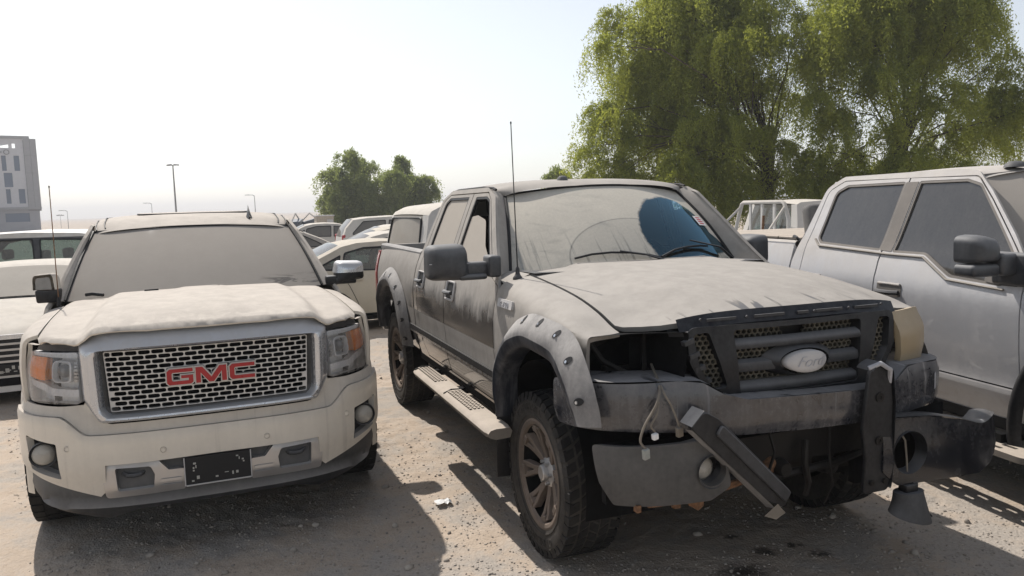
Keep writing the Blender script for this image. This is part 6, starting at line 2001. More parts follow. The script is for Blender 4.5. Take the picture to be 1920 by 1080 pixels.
def ground():
    n = N('dusty_gravel_ground')
    c = n.co('Object')
    x, y, z = n.sep(c)
    big = n.noise(c, 0.55, 6, 0.6, 0.5)
    mid = n.noise(c, 4.2, 6, 0.7, 0.3)
    fine = n.noise(c, 42, 6, 0.75)
    grit = n.voro(c, 75)
    peb = n.voro(c, 26)
    sand = n.mix(n.ramp(mid, 0.3, 0.7), (0.420, 0.343, 0.270), (0.495, 0.415, 0.338))
    grey = n.mix(n.ramp(fine, 0.3, 0.7), (0.29, 0.262, 0.232), (0.44, 0.395, 0.345))
    col = n.mix(n.ramp(n.math('ADD', big, n.math('MULTIPLY', n.math('SUBTRACT', mid, 0.5), 0.7)), 0.40, 0.62), sand, grey)
    col = n.mix(n.math('MULTIPLY', n.ramp(fine, 0.52, 0.68), 0.40), col, (0.22, 0.175, 0.135))
    col = n.mix(n.math('MULTIPLY', n.math('SUBTRACT', 1.0, n.ramp(peb, 0.10, 0.17)), n.ramp(n.noise(c, 2.1, 3), 0.45, 0.62, 0.0, 0.75)), col, n.mix(n.voro(c, 26, 'F1', 1), (0.20, 0.18, 0.165), (0.46, 0.41, 0.36)))
    # oil dripped under the engine
    spots = None
    for (px, py, r) in ((1.10, 3.70, 0.15), (1.28, 3.93, 0.075), (1.45, 3.99, 0.05), (1.55, 3.88, 0.06), (1.40, 3.60, 0.07), (1.15, 4.12, 0.05), (1.0, 3.52, 0.10)):
        dx, dy = n.math('SUBTRACT', x, px), n.math('SUBTRACT', y, py)
        d = n.math('SQRT', n.math('ADD', n.math('MULTIPLY', dx, dx), n.math('MULTIPLY', n.math('MULTIPLY', dy, dy), 2.2)))
        d = n.math('ADD', d, n.math('MULTIPLY', n.math('SUBTRACT', n.noise(c, 22, 6, 0.75), 0.5), 0.26))
        s = n.math('SUBTRACT', 1.0, n.ramp(d, r * 0.10, r * 1.35))
        spots = s if spots is None else n.math('MAXIMUM', spots, s)
    col = n.mix(n.math('MULTIPLY', spots, 0.85), col, (0.012, 0.011, 0.010))
    h = n.math('ADD', n.math('MULTIPLY', fine, 0.6), n.math('MULTIPLY', grit, 0.5))
    b = n.bump(n.math('ADD', h, n.math('MULTIPLY', n.math('SUBTRACT', 1.0, peb), 0.6)), 0.55, 0.012)
    mat = n.done(n.bsdf(col, n.ramp(spots, 0, 1, 0.95, 0.5), 0, 0.2, b))
    def axis(a, b, step, far0, far1):
        mid_ = list(np.arange(a, b, step))
        up, s, v = [], step, b
        while v < far1:
            up.append(v)
            s *= 1.16
            v += s
        up.append(far1)
        dn, s, v = [], step, a
        while v > far0:
            s *= 1.16
            v -= s
            dn.append(max(v, far0))
        return np.array(sorted(set(dn)) + mid_ + up)
    xs = axis(-4.6, 3.6, 0.026, -900, 900)
    ys = axis(3.2, 9.2, 0.026, -60, 1500)
    X, Y = np.meshgrid(xs, ys, indexing='ij')
    near = np.clip(1.2 - np.hypot(X, Y - 5) / 30, 0, 1)
    Z = slope(Y) - 0.012 + (ground_z(X, Y) - slope(Y) + 0.012) * near
    nx, ny = X.shape
    co = np.stack([X, Y, Z], -1).reshape(-1, 3).astype(np.float32)
    i, j = np.meshgrid(np.arange(nx - 1), np.arange(ny - 1), indexing='ij')
    q = np.stack([i * ny + j, (i + 1) * ny + j, (i + 1) * ny + j + 1, i * ny + j + 1], -1).reshape(-1, 4)
    me = fast_mesh('ground', co, q)
    o = link('ground', me, mat)
    o['kind'] = 'structure'
    return o

def fast_mesh(name, co, faces, smooth=True):
    me = bpy.data.meshes.new(name)
    k = faces.shape[1]
    me.vertices.add(len(co))
    me.vertices.foreach_set('co', np.ascontiguousarray(co, np.float32).ravel())
    me.loops.add(faces.size)
    me.loops.foreach_set('vertex_index', np.ascontiguousarray(faces, np.int32).ravel())
    me.polygons.add(len(faces))
    me.polygons.foreach_set('loop_start', np.arange(0, faces.size, k, dtype=np.int32))
    me.polygons.foreach_set('loop_total', np.full(len(faces), k, np.int32))
    me.update(calc_edges=True)
    if smooth:
        me.shade_smooth()
    return me

def stones(gr):
    ico = bmesh.new()
    bmesh.ops.create_icosphere(ico, subdivisions=1, radius=1.0)
    iv = np.array([v.co[:] for v in ico.verts])
    jf = np.array([[v.index for v in f.verts] for f in ico.faces])
    ico.free()
    n = N('stone')
    g = n.new('NewGeometry')
    rnd = g.outputs['Random Per Island']
    inf = n.new('ObjectInfo').outputs['Random']
    k = n.math('FRACT', n.math('ADD', rnd, inf))
    c = n.mix(k, (0.25, 0.225, 0.20), (0.46, 0.41, 0.355))
    c = n.mix(n.math('MULTIPLY', n.ramp(n.noise(n.co(), 30, 4), 0.4, 0.7), 0.4), c, (0.36, 0.29, 0.215))
    mat = n.done(n.bsdf(c, 0.9, 0, 0.2))
    def blob(rs):
        v = iv * (0.62 + 0.5 * rs.random((len(iv), 1)))
        return v * np.array([1.0, 0.55 + 0.4 * rs.random(), 0.38 + 0.3 * rs.random()])
    # the largest ones lie about as pieces of their own
    rs = np.random.default_rng(5)
    kinds = []
    for q in range(6):
        me = fast_mesh('stone', blob(rs), jf, False)
        me.materials.append(mat)
        kinds.append(me)
    cnt = 0
    while cnt < 290:
        y = 3.3 + 6.2 * rs.random() ** 1.3
        x = -0.62 * y + rs.random() * (1.26 * y)
        cl = vnoise(np.array(x), np.array(y), 0.7, 21)
        if cl < -0.02 and rs.random() < 0.75:
            continue
        r = 0.011 + 0.026 * rs.random() ** 3
        o = bpy.data.objects.new('stone', kinds[cnt % 6])
        COL.objects.link(o)
        o.parent = gr
        o.location = (x, y, float(ground_z(x, y)) + r * 0.12)
        o.rotation_euler = (rs.random() * 0.5, rs.random() * 0.5, rs.random() * 6.28)
        o.scale = (r, r, r)
        cnt += 1
    nn = 24000
    y = 3.2 + 9.5 * rs.random(nn * 3) ** 1.5
    x = -0.66 * y + rs.random(nn * 3) * 1.34 * y
    keep = (vnoise(x, y, 0.7, 21) + 0.5 * vnoise(x, y, 0.2, 22) + 0.30 * rs.random(nn * 3)) > 0.10
    x, y = x[keep][:nn], y[keep][:nn]
    m = len(x)
    r = 0.0032 + 0.0095 * rs.random(m) ** 2.6
    base = [blob(rs) for _ in range(24)]
    w = rs.random(m) * 6.28
    V = np.stack([base[i % 24] for i in range(m)])
    ca, sa = np.cos(w)[:, None], np.sin(w)[:, None]
    vx = V[:, :, 0] * ca - V[:, :, 1] * sa
    vy = V[:, :, 0] * sa + V[:, :, 1] * ca
    zz = ground_z(x, y)
    co = np.stack([vx * r[:, None] + x[:, None], vy * r[:, None] + y[:, None], V[:, :, 2] * r[:, None] + zz[:, None] + r[:, None] * 0.15], -1).reshape(-1, 3)
    fc = (jf[None] + (np.arange(m) * len(iv))[:, None, None]).reshape(-1, 3)
    o = link('gravel', fast_mesh('gravel', co, fc, False), mat)
    o['kind'] = 'stuff'
    o['label'] = 'loose gravel scattered over the dusty ground'
    o['category'] = 'gravel'

def litter():
    rs = np.random.default_rng(3)
    m = MB()
    vs = []
    for i in range(6):
        for j in range(5):
            a, b = i / 5 - 0.5, j / 4 - 0.5
            vs.append(Vector((a * 0.10 + 0.01 * rs.random(), b * 0.075 + 0.01 * rs.random(), 0.004 + 0.035 * rs.random() * (1 - abs(a)))))
    m.add(vs, [(i * 5 + j, (i + 1) * 5 + j, (i + 1) * 5 + j + 1, i * 5 + j + 1) for i in range(5) for j in range(4)])
    o = m.build('crumpled_paper', M['paper'], None, 20)
    o.location = (-0.465, 4.72, float(ground_z(-0.465, 4.72)) + 0.003)
    o.rotation_euler = (0, 0, 0.4)
    tag(o, 'scrap of crumpled white paper on the sunlit ground between the two front pickups', 'litter')

# ------------------------------------------------------------------ trees
def leaf_mat(name, lo, hi, trans):
    n = N(name)
    g = n.new('NewGeometry')
    rnd = g.outputs['Random Per Island']
    big = n.noise(n.scale(n.co(), (2.0, 2.0, 0.45)), 1.0, 4)
    k = n.math('ADD', n.math('MULTIPLY', rnd, 0.55), n.math('MULTIPLY', n.ramp(big, 0.3, 0.7), 0.45))
    col = n.mix(k, lo, hi)
    d = n.new('BsdfDiffuse')
    n.put(d.inputs[0], col)
    t = n.new('BsdfTranslucent')
    n.put(t.inputs[0], n.mix(0.45, col, trans))
    gl = n.new('BsdfGlossy')
    gl.inputs[1].default_value = 0.55
    s = n.mixs(0.50, d.outputs[0], t.outputs[0])
    return n.done(n.mixs(0.03, s, gl.outputs[0]))

def bark_mat():
    n = N('bark')
    c = n.co()
    st = n.noise(n.scale(c, (9, 9, 1.6)), 1.0, 5, 0.65)
    return n.done(n.bsdf(n.mix(n.ramp(st, 0.35, 0.65), (0.045, 0.036, 0.028), (0.13, 0.105, 0.085)), 0.95, 0, 0.2, n.bump(st, 0.6, 0.05)))

def weeping_tree(name, label, base, trunk_h, lobes, leafm, barkm, seed, strands, hang, leaf, group='trees'):
    """base: ground point; lobes: (centre, rx, rz) of the foliage masses; sprays hang from each"""
    rs = np.random.default_rng(seed)
    root = empty(name, base)
    tag(root, label, 'tree', group)
    b = Vector(base)
    # trunk and limbs reach for the lobes
    m = MB()
    top = Vector((rs.normal() * 0.2, rs.normal() * 0.2, trunk_h))
    m.tube([Vector((0, 0, -0.1)), Vector((0.05, 0.02, trunk_h * 0.3)), Vector((-0.04, 0.05, trunk_h * 0.65)), top], [trunk_h * 0.085, trunk_h * 0.062, trunk_h * 0.055, trunk_h * 0.045], 10)
    m.build('trunk', barkm, root, 60)
    order = sorted(range(len(lobes)), key=lambda i: (lobes[i][0][2]))
    for i in order[::1]:
        c = Vector(lobes[i][0]) - b
        st = top * (0.55 + 0.45 * rs.random())
        d = c - st
        mid1 = st + d * 0.35 + Vector((0, 0, 0.18 * d.length)) + Vector(rs.normal(0, 0.15, 3))
        mid2 = st + d * 0.72 + Vector((0, 0, 0.16 * d.length)) + Vector(rs.normal(0, 0.2, 3))
        r0 = 0.008 + 0.0042 * d.length
        m = MB()
        m.tube([st, mid1, mid2, c + Vector((0, 0, lobes[i][2] * 0.4))], [r0 * 1.5, r0, r0 * 0.6, r0 * 0.25], 7)
        for q in range(3):
            e = mid2 + (c - mid2) * rs.random() * 0.7
            t = c + Vector(rs.normal(0, 0.6, 3)) * lobes[i][1]
            t.z += lobes[i][2] * 0.3
            m.tube([e, (e + t) / 2 + Vector((0, 0, 0.25)), t], [r0 * 0.4, r0 * 0.28, r0 * 0.10], 5)
        m.build('limb', barkm, root, 60)
    # each mass breaks up into smaller hanging clumps
    big, lobes = lobes, []
    for (c, rx, rz) in big:
        k = 5 if rx > 0.9 else 3
        for q in range(k):
            u = rs.normal(size=3)
            u /= np.linalg.norm(u)
            f_ = 0.72 * rs.random() ** 0.5
            g_ = 0.42 + 0.22 * rs.random()
            lobes.append(((c[0] + u[0] * rx * f_, c[1] + u[1] * rx * f_, c[2] + u[2] * rz * f_ + 0.15 * rz), rx * g_, rz * g_))
    P0, DIR, LEN = [], [], []
    vol = np.array([l[1] * l[1] * l[2] for l in lobes]) ** 0.62
    num = (strands * vol / vol.sum()).astype(int)
    for l, k in zip(lobes, num):
        c = np.array(l[0]) - np.array(base)
        u = rs.normal(size=(k, 3))
        u /= np.linalg.norm(u, axis=1)[:, None]
        u[:, 2] = np.where(u[:, 2] < -0.25, -u[:, 2] * 0.6, u[:, 2])
        rad = 0.30 + 0.70 * rs.random((k, 1)) ** 0.5
        # ragged lobe outline
        rag = 1.0 + 0.30 * np.sin(u[:, 0:1] * 5 + c[0]) * np.cos(u[:, 2:3] * 4 + c[1]) + 0.12 * rs.normal(size=(k, 1))
        p = c + u * rad * rag * np.array([l[1], l[1], l[2]])
        P0.append(p)
        out = u * np.array([1, 1, 0.25])
        DIR.append(out)
        LEN.append(hang * (0.35 + 0.9 * rs.random(k)) * (0.7 + 0.3 * l[1]))
    P0, DIR, LEN = np.concatenate(P0), np.concatenate(DIR), np.concatenate(LEN)
    # sprays hang in tassels of several strands
    tas = 6
    P0 = np.repeat(P0[::tas], tas, 0)
    P0 = P0 + rs.normal(0, leaf[0] * 0.75, P0.shape)
    DIR = np.repeat(DIR[::tas], tas, 0) * (0.75 + 0.5 * rs.random((len(P0), 1)))
    LEN = np.repeat(LEN[::tas], tas) * (0.7 + 0.6 * rs.random(len(P0)))
    per = leaf[2]
    S = len(P0)
    t = (np.arange(per) + rs.random((S, per))) / per
    out = DIR[:, None, :] * (LEN[:, None] * 0.42 * np.sin(np.clip(t, 0, 1) * 1.9))[..., None]
    drop = -(t ** 1.35) * LEN[:, None]
    lift = 0.14 * LEN[:, None] * np.sin(np.clip(t * 2.4, 0, np.pi))
    pos = P0[:, None, :] + out
    pos[..., 2] += drop + lift
    pos = pos + rs.normal(0, leaf[0] * 0.62, pos.shape) * (0.5 + t[..., None] * 0.8)
    pos = pos.reshape(-1, 3)
    L = len(pos)
    # keep the foliage off the ground
    ok = pos[:, 2] > 0.35
    pos = pos[ok]
    L = len(pos)
    a = rs.normal(size=(L, 3))
    a[:, 2] = a[:, 2] * 0.6 - 1.0
    a /= np.linalg.norm(a, axis=1)[:, None]
    b2 = np.cross(a, rs.normal(size=(L, 3)))
    b2 /= np.linalg.norm(b2, axis=1)[:, None]
    ln = leaf[0] * (0.6 + 0.8 * rs.random((L, 1)))
    wd = leaf[1] * (0.6 + 0.8 * rs.random((L, 1)))
    nrm = np.cross(a, b2)
    v0 = pos - a * ln * 0.5
    v1 = pos + b2 * wd * 0.5 + nrm * wd * 0.25
    v2 = pos + a * ln * 0.5
    v3 = pos - b2 * wd * 0.5 + nrm * wd * 0.25
    co = np.stack([v0, v1, v2, v3], 1).reshape(-1, 3)
    fc = np.arange(L * 4).reshape(-1, 4)
    link('crown', fast_mesh('crown', co, fc, False), leafm, root)
    return root

def at_px(px, py, d):
    """point seen at (px, py) of the photograph, d metres out along the view"""
    dx, dy = (px - 960) / FPX, (540 - py) / FPX
    v = _f + _R * dx + _U * dy
    return Vector((0, 0, CAM_H)) + v * (d / v.y)

def trees():
    bark = bark_mat()
    leaf1 = leaf_mat('ghaf_leaves', (0.075, 0.122, 0.022), (0.400, 0.420, 0.064), (0.62, 0.65, 0.10))
    leaf2 = leaf_mat('far_leaves', (0.085, 0.130, 0.045), (0.270, 0.310, 0.085), (0.46, 0.52, 0.13))
    rs = np.random.default_rng(31)
    def lob(lst, d, spread):
        out = []
        for (px, py, r) in lst:
            dd = d + rs.uniform(-spread, spread)
            s = dd / FPX
            c = at_px(px, py, dd)
            if c.z < 0.8:
                continue
            out.append(((c.x, c.y, c.z), r * s * 1.0, r * s * 0.95))
            if r > 65:
                c2 = at_px(px + rs.uniform(-30, 30), py + rs.uniform(-25, 25), d + spread * rs.uniform(0.7, 1.3))
                out.append(((c2.x, c2.y, c2.z), r * s * 0.9, r * s * 0.9))
        return out
    A = [(1158, 45, 34), (1150, 100, 36), (1205, 70, 44), (1255, 10, 50), (1285, 70, 74), (1300, -30, 80), (1380, 20, 74), (1372, 100, 62), (1440, 60, 46), (1480, 90, 34), (1165, 165, 40), (1235, 150, 66), (1330, 165, 74), (1120, 225, 36), (1165, 245, 50), (1255, 240, 66), (1345, 255, 66), (1110, 285, 32), (1180, 305, 44), (1270, 320, 52), (1370, 330, 52), (1430, 170, 40), (1425, 260, 40), (1480, 200, 30), (1470, 290, 34), (1120, 330, 34), (1200, 350, 40), (1270, 365, 44), (1340, 375, 44), (1400, 370, 44), (1450, 345, 40), (1500, 350, 40), (1500, 40, 30), (1505, 130, 26), (1160, 345, 36), (1310, 330, 40)]
    B = [(1560, 30, 50), (1620, 0, 66), (1600, 85, 60), (1690, -20, 80), (1780, 10, 66), (1835, 60, 36), (1660, 80, 60), (1740, 90, 62), (1560, 130, 44), (1630, 170, 52), (1760, 160, 50), (1800, 200, 30), (1845, 200, 40), (1885, 130, 32), (1900, 190, 30), (1560, 240, 46), (1600, 300, 46), (1530, 300, 40), (1680, 250, 34), (1790, 260, 34), (1850, 265, 38), (1895, 230, 34), (1660, 320, 40), (1700, 320, 36), (1760, 300, 26), (1520, 200, 28), (1925, 210, 30), (1530, 370, 44), (1590, 350, 44), (1640, 350, 40), (1700, 345, 36), (1760, 330, 34), (1820, 315, 30), (1530, 100, 30), (1545, 180, 34), (1720, 200, 40), (1690, 290, 34)]
    dA, dB = 27.0, 25.0
    bA = at_px(1440, 380, dA)
    weeping_tree('weeping_tree', 'tall weeping tree with yellow-green foliage behind the black pickup', (bA.x, bA.y, -0.23), 4.0, lob(A, dA, 1.9), leaf1, bark, 2, 9500, 2.1, (0.105, 0.032, 46), 'tall trees behind the parked pickups')
    bB = at_px(1665, 380, dB)
    weeping_tree('weeping_tree', 'large weeping tree with open gaps and dark trunk above the silver pickup roof', (bB.x, bB.y, -0.23), 4.2, lob(B, dB, 1.7), leaf1, bark, 3, 7600, 2.0, (0.105, 0.032, 46), 'tall trees behind the parked pickups')
    F1 = [(660, 310, 20), (640, 340, 26), (680, 325, 26), (625, 370, 22), (660, 370, 32), (700, 360, 28), (618, 395, 16), (650, 400, 26), (690, 398, 26), (715, 385, 22)]
    F2 = [(755, 315, 18), (745, 340, 24), (780, 350, 26), (800, 362, 16), (765, 375, 26), (735, 375, 20), (795, 385, 18), (760, 400, 22)]
    d = 62.0
    for lst, bx, lab in ((F1, 665, 'broad dark tree far beyond the rows of dusty cars'), (F2, 765, 'smaller far tree rising above the white boxy van')):
        b = at_px(bx, 425, d)
        weeping_tree('far_tree', lab, (b.x, b.y, -0.24), 1.6, lob(lst, d, 1.6), leaf2, bark, bx, 1500 if bx < 700 else 1100, 1.5, (0.22, 0.075, 38), 'far trees')
    b = at_px(1045, 385, 45)
    weeping_tree('far_bush', 'low green treetop showing just over the black pickup roof', (b.x, b.y, -0.24), 0.8, lob([(1045, 332, 13), (1030, 338, 10), (1062, 336, 12), (1050, 350, 20)], 45, 0.5), leaf2, bark, 9, 420, 0.5, (0.17, 0.05, 18), 'far trees')

# ------------------------------------------------------------------ building and lamps
def building():
    D = Vector((-84.3, 143.0, -0.24))
    ang = math.atan2(0.6, 0.8)
    root = empty('office_building', D, ang)      # local +x runs to the right end, -y faces us
    tag(root, 'grey panelled office block with narrow blue windows and an open roof frame', 'building')
    panelm = plain('cladding_grey', (0.27, 0.27, 0.285), 0.6, var=0.05, scale=2)
    dark = plain('cladding_joint', (0.17, 0.17, 0.18), 0.7, var=0.05)
    white = plain('white_render', (0.50, 0.50, 0.525), 0.8, var=0.04, scale=2)
    base = plain('plinth_render', (0.30, 0.30, 0.325), 0.8, var=0.04, scale=2)
    n = N('blue_glazing')
    glz = n.done(n.bsdf((0.06, 0.10, 0.17), 0.35, 0.0, 0.3))
    W = 34.0
    fn = lambda u, z: Vector((-u, 0, z))
    wins = []
    for r, (z0, z1) in enumerate(((10.6, 13.25), (7.75, 10.25), (4.85, 7.4))):
        cols = [(2.75, 3.6), (4.75, 5.45), (6.3, 7.0), (7.7, 8.3), (9.3, 10.0), (11.0, 11.6), (13, 13.7), (15, 15.8), (17, 17.7), (19, 19.9), (21, 21.7), (23, 23.8)]
        if r == 1:
            cols[0:2] = [(4.0, 5.3)]
        if r == 2:
            cols[0:2] = [(2.3, 3.3), (4.5, 5.2)]
        for a, b in cols:
            wins.append([(a, z0), (b, z0), (b, z1), (a, z1)])
    top = [[(3.2, 14.55), (3.7, 14.55), (3.7, 15.35), (3.2, 15.35)], [(4.2, 14.6), (4.2, 15.2), (7.2, 14.6)], [(9, 14.6), (9, 15.3), (14, 15.3), (14, 14.6)]]
    panel('facade', white, root, [[(2.0, 4.2), (W - 1, 4.2), (W - 1, 16.2), (2.0, 16.2)]] + wins + top, fn, (0, -1, 0), 2.0, 0.35)
    for w in wins:
        m = MB().add([Vector((-p[0], 0.25, p[1])) for p in w], [(0, 1, 2, 3)])
        m.build('window', glz, root, smooth=False)
    # right-hand cladding strip and its side wall, in panels
    for i in range(4):
        for j in range(2):
            MB().box((-0.5 - j * 0.98, -0.05, 4.2 + 1.5 + i * 3.02), (0.95, 0.35, 2.98)).build('cladding_panel', panelm, root, smooth=False)
    for i in range(5):
        MB().box((-W / 2 - 1, -0.04, 16.45), (W, 0.4, 0.5)).build('parapet', panelm, root, smooth=False) if i == 0 else None
    MB().box((-1.0, 0.25, 9.8), (1.98, 0.25, 12.6)).build('joint_backing', dark, root, smooth=False)
    MB().box((-W / 2 - 0.02, 8.2, 9.2), (W - 0.1, 15.6, 9.9)).build('block', panelm, root, smooth=False)
    MB().box((-W / 2, -0.02, 4.0), (W, 0.5, 0.42)).build('overhang', panelm, root, smooth=False)
    low = [[(1.9, 1.6), (5.6, 1.6), (5.6, 3.15), (1.9, 3.15)], [(7.1, 1.6), (11, 1.6), (11, 3.15), (7.1, 3.15)], [(12, 1.6), (16, 1.6), (16, 3.15), (12, 3.15)]]
    panel('ground_floor_wall', base, root, [[(0.3, 0), (W - 1, 0), (W - 1, 3.8), (0.3, 3.8)]] + low, lambda u, z: Vector((-u, 0.3, z)), (0, -1, 0), 2.0, 0.3)
    for w in low:
        MB().add([Vector((-p[0], 0.5, p[1])) for p in w], [(0, 1, 2, 3)]).build('window', glz, root, smooth=False)
    MB().box((-W / 2, 8, 1.9), (W - 1.2, 14.5, 3.7)).build('ground_floor_block', base, root, smooth=False)
    # ring emblem and lines of lettering on the fascia
    m = MB().lathe([(0.33, 0.0), (0.33, 0.1), (0.46, 0.1), (0.46, 0.0)], (-4.6, -0.02, 13.85), 24, 'y', -1)
    m.build('sign_emblem', dark, root)
    m = MB()
    rs = np.random.default_rng(8)
    for z, h in ((14.0, 0.22), (13.68, 0.14)):
        u = 5.3
        while u < 12:
            w = 0.12 + 0.3 * rs.random()
            m.box((-u - w / 2, -0.03, z + 0.03 * rs.normal()), (w, 0.06, h * (0.35 + 0.6 * rs.random())))
            u += w + 0.05
    m.build('sign_lettering', dark, root, smooth=False)['kind'] = 'stuff'

def lamps():
    gal = plain('galvanised_steel', (0.22, 0.22, 0.225), 0.5, 0.3, var=0.05)
    def post(px, ytop, d, label, kind, h=None):
        t = at_px(px, ytop, d)
        zb = float(slope(np.array(d)))
        r = empty('street_lamp', (t.x, t.y, zb))
        tag(r, label, 'street lamp', 'street lamps on the horizon')
        H = t.z - zb
        MB().tube([(0, 0, 0), (0, 0, H * 0.5), (0, 0, H)], [0.020 * H * 0.8, 0.017 * H * 0.8, 0.012 * H * 0.8], 8).build('pole', gal, r)
        if kind == 'double':
            for s in (-1, 1):
                MB().box((s * 0.42, 0, H + 0.05), (0.55, 0.35, 0.16), (0, s * R(8), 0)).build('lamp_head', gal, r, bevel=0.03)
            MB().tube([(-0.4, 0, H), (0.4, 0, H)], 0.05, 6).build('arm', gal, r)
        else:
            MB().tube([(0, 0, H - 0.05), (-0.3, 0, H + 0.12), (-1.0, 0, H + 0.16)], [0.06, 0.05, 0.04], 6).build('arm', gal, r)
            MB().box((-1.2, 0, H + 0.15), (0.7, 0.25, 0.1)).build('lamp_head', gal, r, bevel=0.02)
    post(324, 310, 95, 'tall floodlight pole with two heads above the left pickup roof', 'double')
    post(284, 382, 150, 'thin single-arm street lamp left of the tall floodlight pole', 'single')
    post(477, 367, 130, 'thin single-arm street lamp beside the roof fin of the left pickup', 'single')
    post(113, 404, 160, 'short two-headed lamp between the building and a single-arm lamp', 'double')
    post(126, 396, 150, 'single-arm street lamp just right of the office building', 'single')
    post(1901, 280, 120, 'thin street lamp beyond the silver pickup roof, left of a taller one', 'single')
    post(1914, 271, 120, 'taller thin street lamp at the right edge beyond the silver pickup roof', 'single')
# ------------------------------------------------------------------ other vehicles
def car(name, label, cat, loc, head, T, paint, gmat, group='dusty cars parked behind', wheels=True, trim=None, z0=0.0, detail=True):
    """T: side outline split into named top segments (front to back), windows, widths"""
    zb = float(slope(np.array(loc[1]))) + z0
    root = empty(name, (loc[0], loc[1], zb), head)
    tag(root, label, cat, group)
    prof, plan = pchip(T['prof']), pchip(T['plan'])
    Y = lambda x, z: max(0.2, prof(z) + plan(x))
    top = []
    for nm, pts in T['top']:
        top += pts if not top else pts[1:]
    wr, arch = T['wr'], T['wr'] + 0.055
    bot = []
    xs = sorted(T['axles'])
    sill = T['sill']
    back, front = top[-1], top[0]
    bot.append((back[0], sill + 0.06))
    for xa in xs:
        for k in range(13):
            a = math.pi - math.pi * k / 12
            bot.append((xa + arch * math.cos(a), max(sill, wr + 0.0 + arch * math.sin(a))))
    bot.append((front[0], sill + 0.04))
    outline = top + bot
    mg = gmat
    for s in (-1, 1):
        f = lambda x, z, s=s: Vector((x, s * Y(x, z), z))
        sd = panel('body_side', paint, root, [outline] + [rc(w, 0.03) for w in T['win']], f, (0, s, 0), 0.10, 0.02)
        for w in T['win']:
            w2 = rc(w, 0.03)
            g = panel('side_window', mg, root, w2, f, (0, s, 0), 0.12, 0.0, lift=-0.012)
            panel('window_seal', M['seal'], g, [off(w2, 0.004), off(w2, -0.018)], f, (0, s, 0), 0.1, 0.006, lift=0.003)
        if detail:
            for xg in T.get('gaps', []):
                m = MB()
                pts = [f(*p) + Vector((0, s * 0.0015, 0)) for p in dens(xg, 0.08, False)]
                m.tube(pts, 0.005, 4, False)
                m.build('door_gap', M['seal'], sd)
            for (hx, hz) in T.get('handles', []):
                MB().tube([f(hx - 0.10, hz) + Vector((0, s * 0.004, 0)), f(hx - 0.06, hz) + Vector((0, s * 0.03, 0)), f(hx + 0.06, hz) + Vector((0, s * 0.03, 0)), f(hx + 0.10, hz) + Vector((0, s * 0.004, 0))], 0.016, 6).build('door_handle', paint, root)
    for nm, pts in T['top']:
        P_ = dens(pts, 0.12, False)
        crown = T.get('crown', {}).get(nm, 0.02)
        def g(u, v):
            k = u * (len(P_) - 1)
            i = min(len(P_) - 2, int(k))
            t = k - i
            x = P_[i][0] + (P_[i + 1][0] - P_[i][0]) * t
            z = P_[i][1] + (P_[i + 1][1] - P_[i][1]) * t
            a = (v - 0.5) * 2
            y = Y(x, z) * a
            tx, tz = P_[i + 1][0] - P_[i][0], P_[i + 1][1] - P_[i][1]
            L = math.hypot(tx, tz) or 1
            c = crown * (1 - abs(a) ** 2.6)
            return Vector((x + tz / L * c, y, z - tx / L * c))
        nu = max(2, len(P_))
        mat = mg if nm in ('windscreen', 'rear_window') else paint
        if nm in ('windscreen', 'rear_window'):
            pil = 0.10
            # painted pillars either side of the glass
            for s in (0, 1):
                MB().grid(lambda u, v: g(u, v * pil if s == 0 else 1 - v * pil), nu, 3).build('pillar', paint, root, 60)
            MB().grid(lambda u, v: g(u, pil + (1 - 2 * pil) * v) - Vector((0, 0, 0.006)), nu, 15).build(nm, mg, root, 60)
        else:
            MB().grid(g, nu, 17).build(nm, mat, root, 40)
    MB().box(((top[0][0] + top[-1][0]) / 2, 0, sill + 0.03), (abs(top[0][0] - top[-1][0]) - 0.3, 2 * Y(0, sill) - 0.1, 0.06)).build('underbody', M['dark'], root)
    if T.get('inside', True):
        m = MB()
        for sx in T['seats']:
            for s in (-1, 1):
                m = MB().box((sx, s * 0.36, T['belt'] - 0.25), (0.16, 0.46, 0.6), (0, R(-10), 0))
                st = m.build('seat', M['seat'], root, bevel=0.04)
                MB().box((sx - 0.06, s * 0.36, T['belt'] + 0.17), (0.09, 0.26, 0.17)).build('headrest', M['seat'], st, bevel=0.04, seg=3)
    if wheels:
        w = road_wheel(root, wr, wr * 0.66, 0.21, 5, segs=24)
        yw = Y(0, wr) - 0.11
        set_wheels(root, w, [(xa, s * yw, wr) for xa in T['axles'] for s in (-1, 1)])
    for nm, mat, boxes in T.get('lamps', []):
        for (x, y, z, sx, sy, sz, rz) in boxes:
            for s in (-1, 1):
                MB().box((x, s * y, z), (sx, sy, sz), (0, 0, s * rz)).build(nm, mat, root, bevel=0.03, seg=3)
    return root, Y

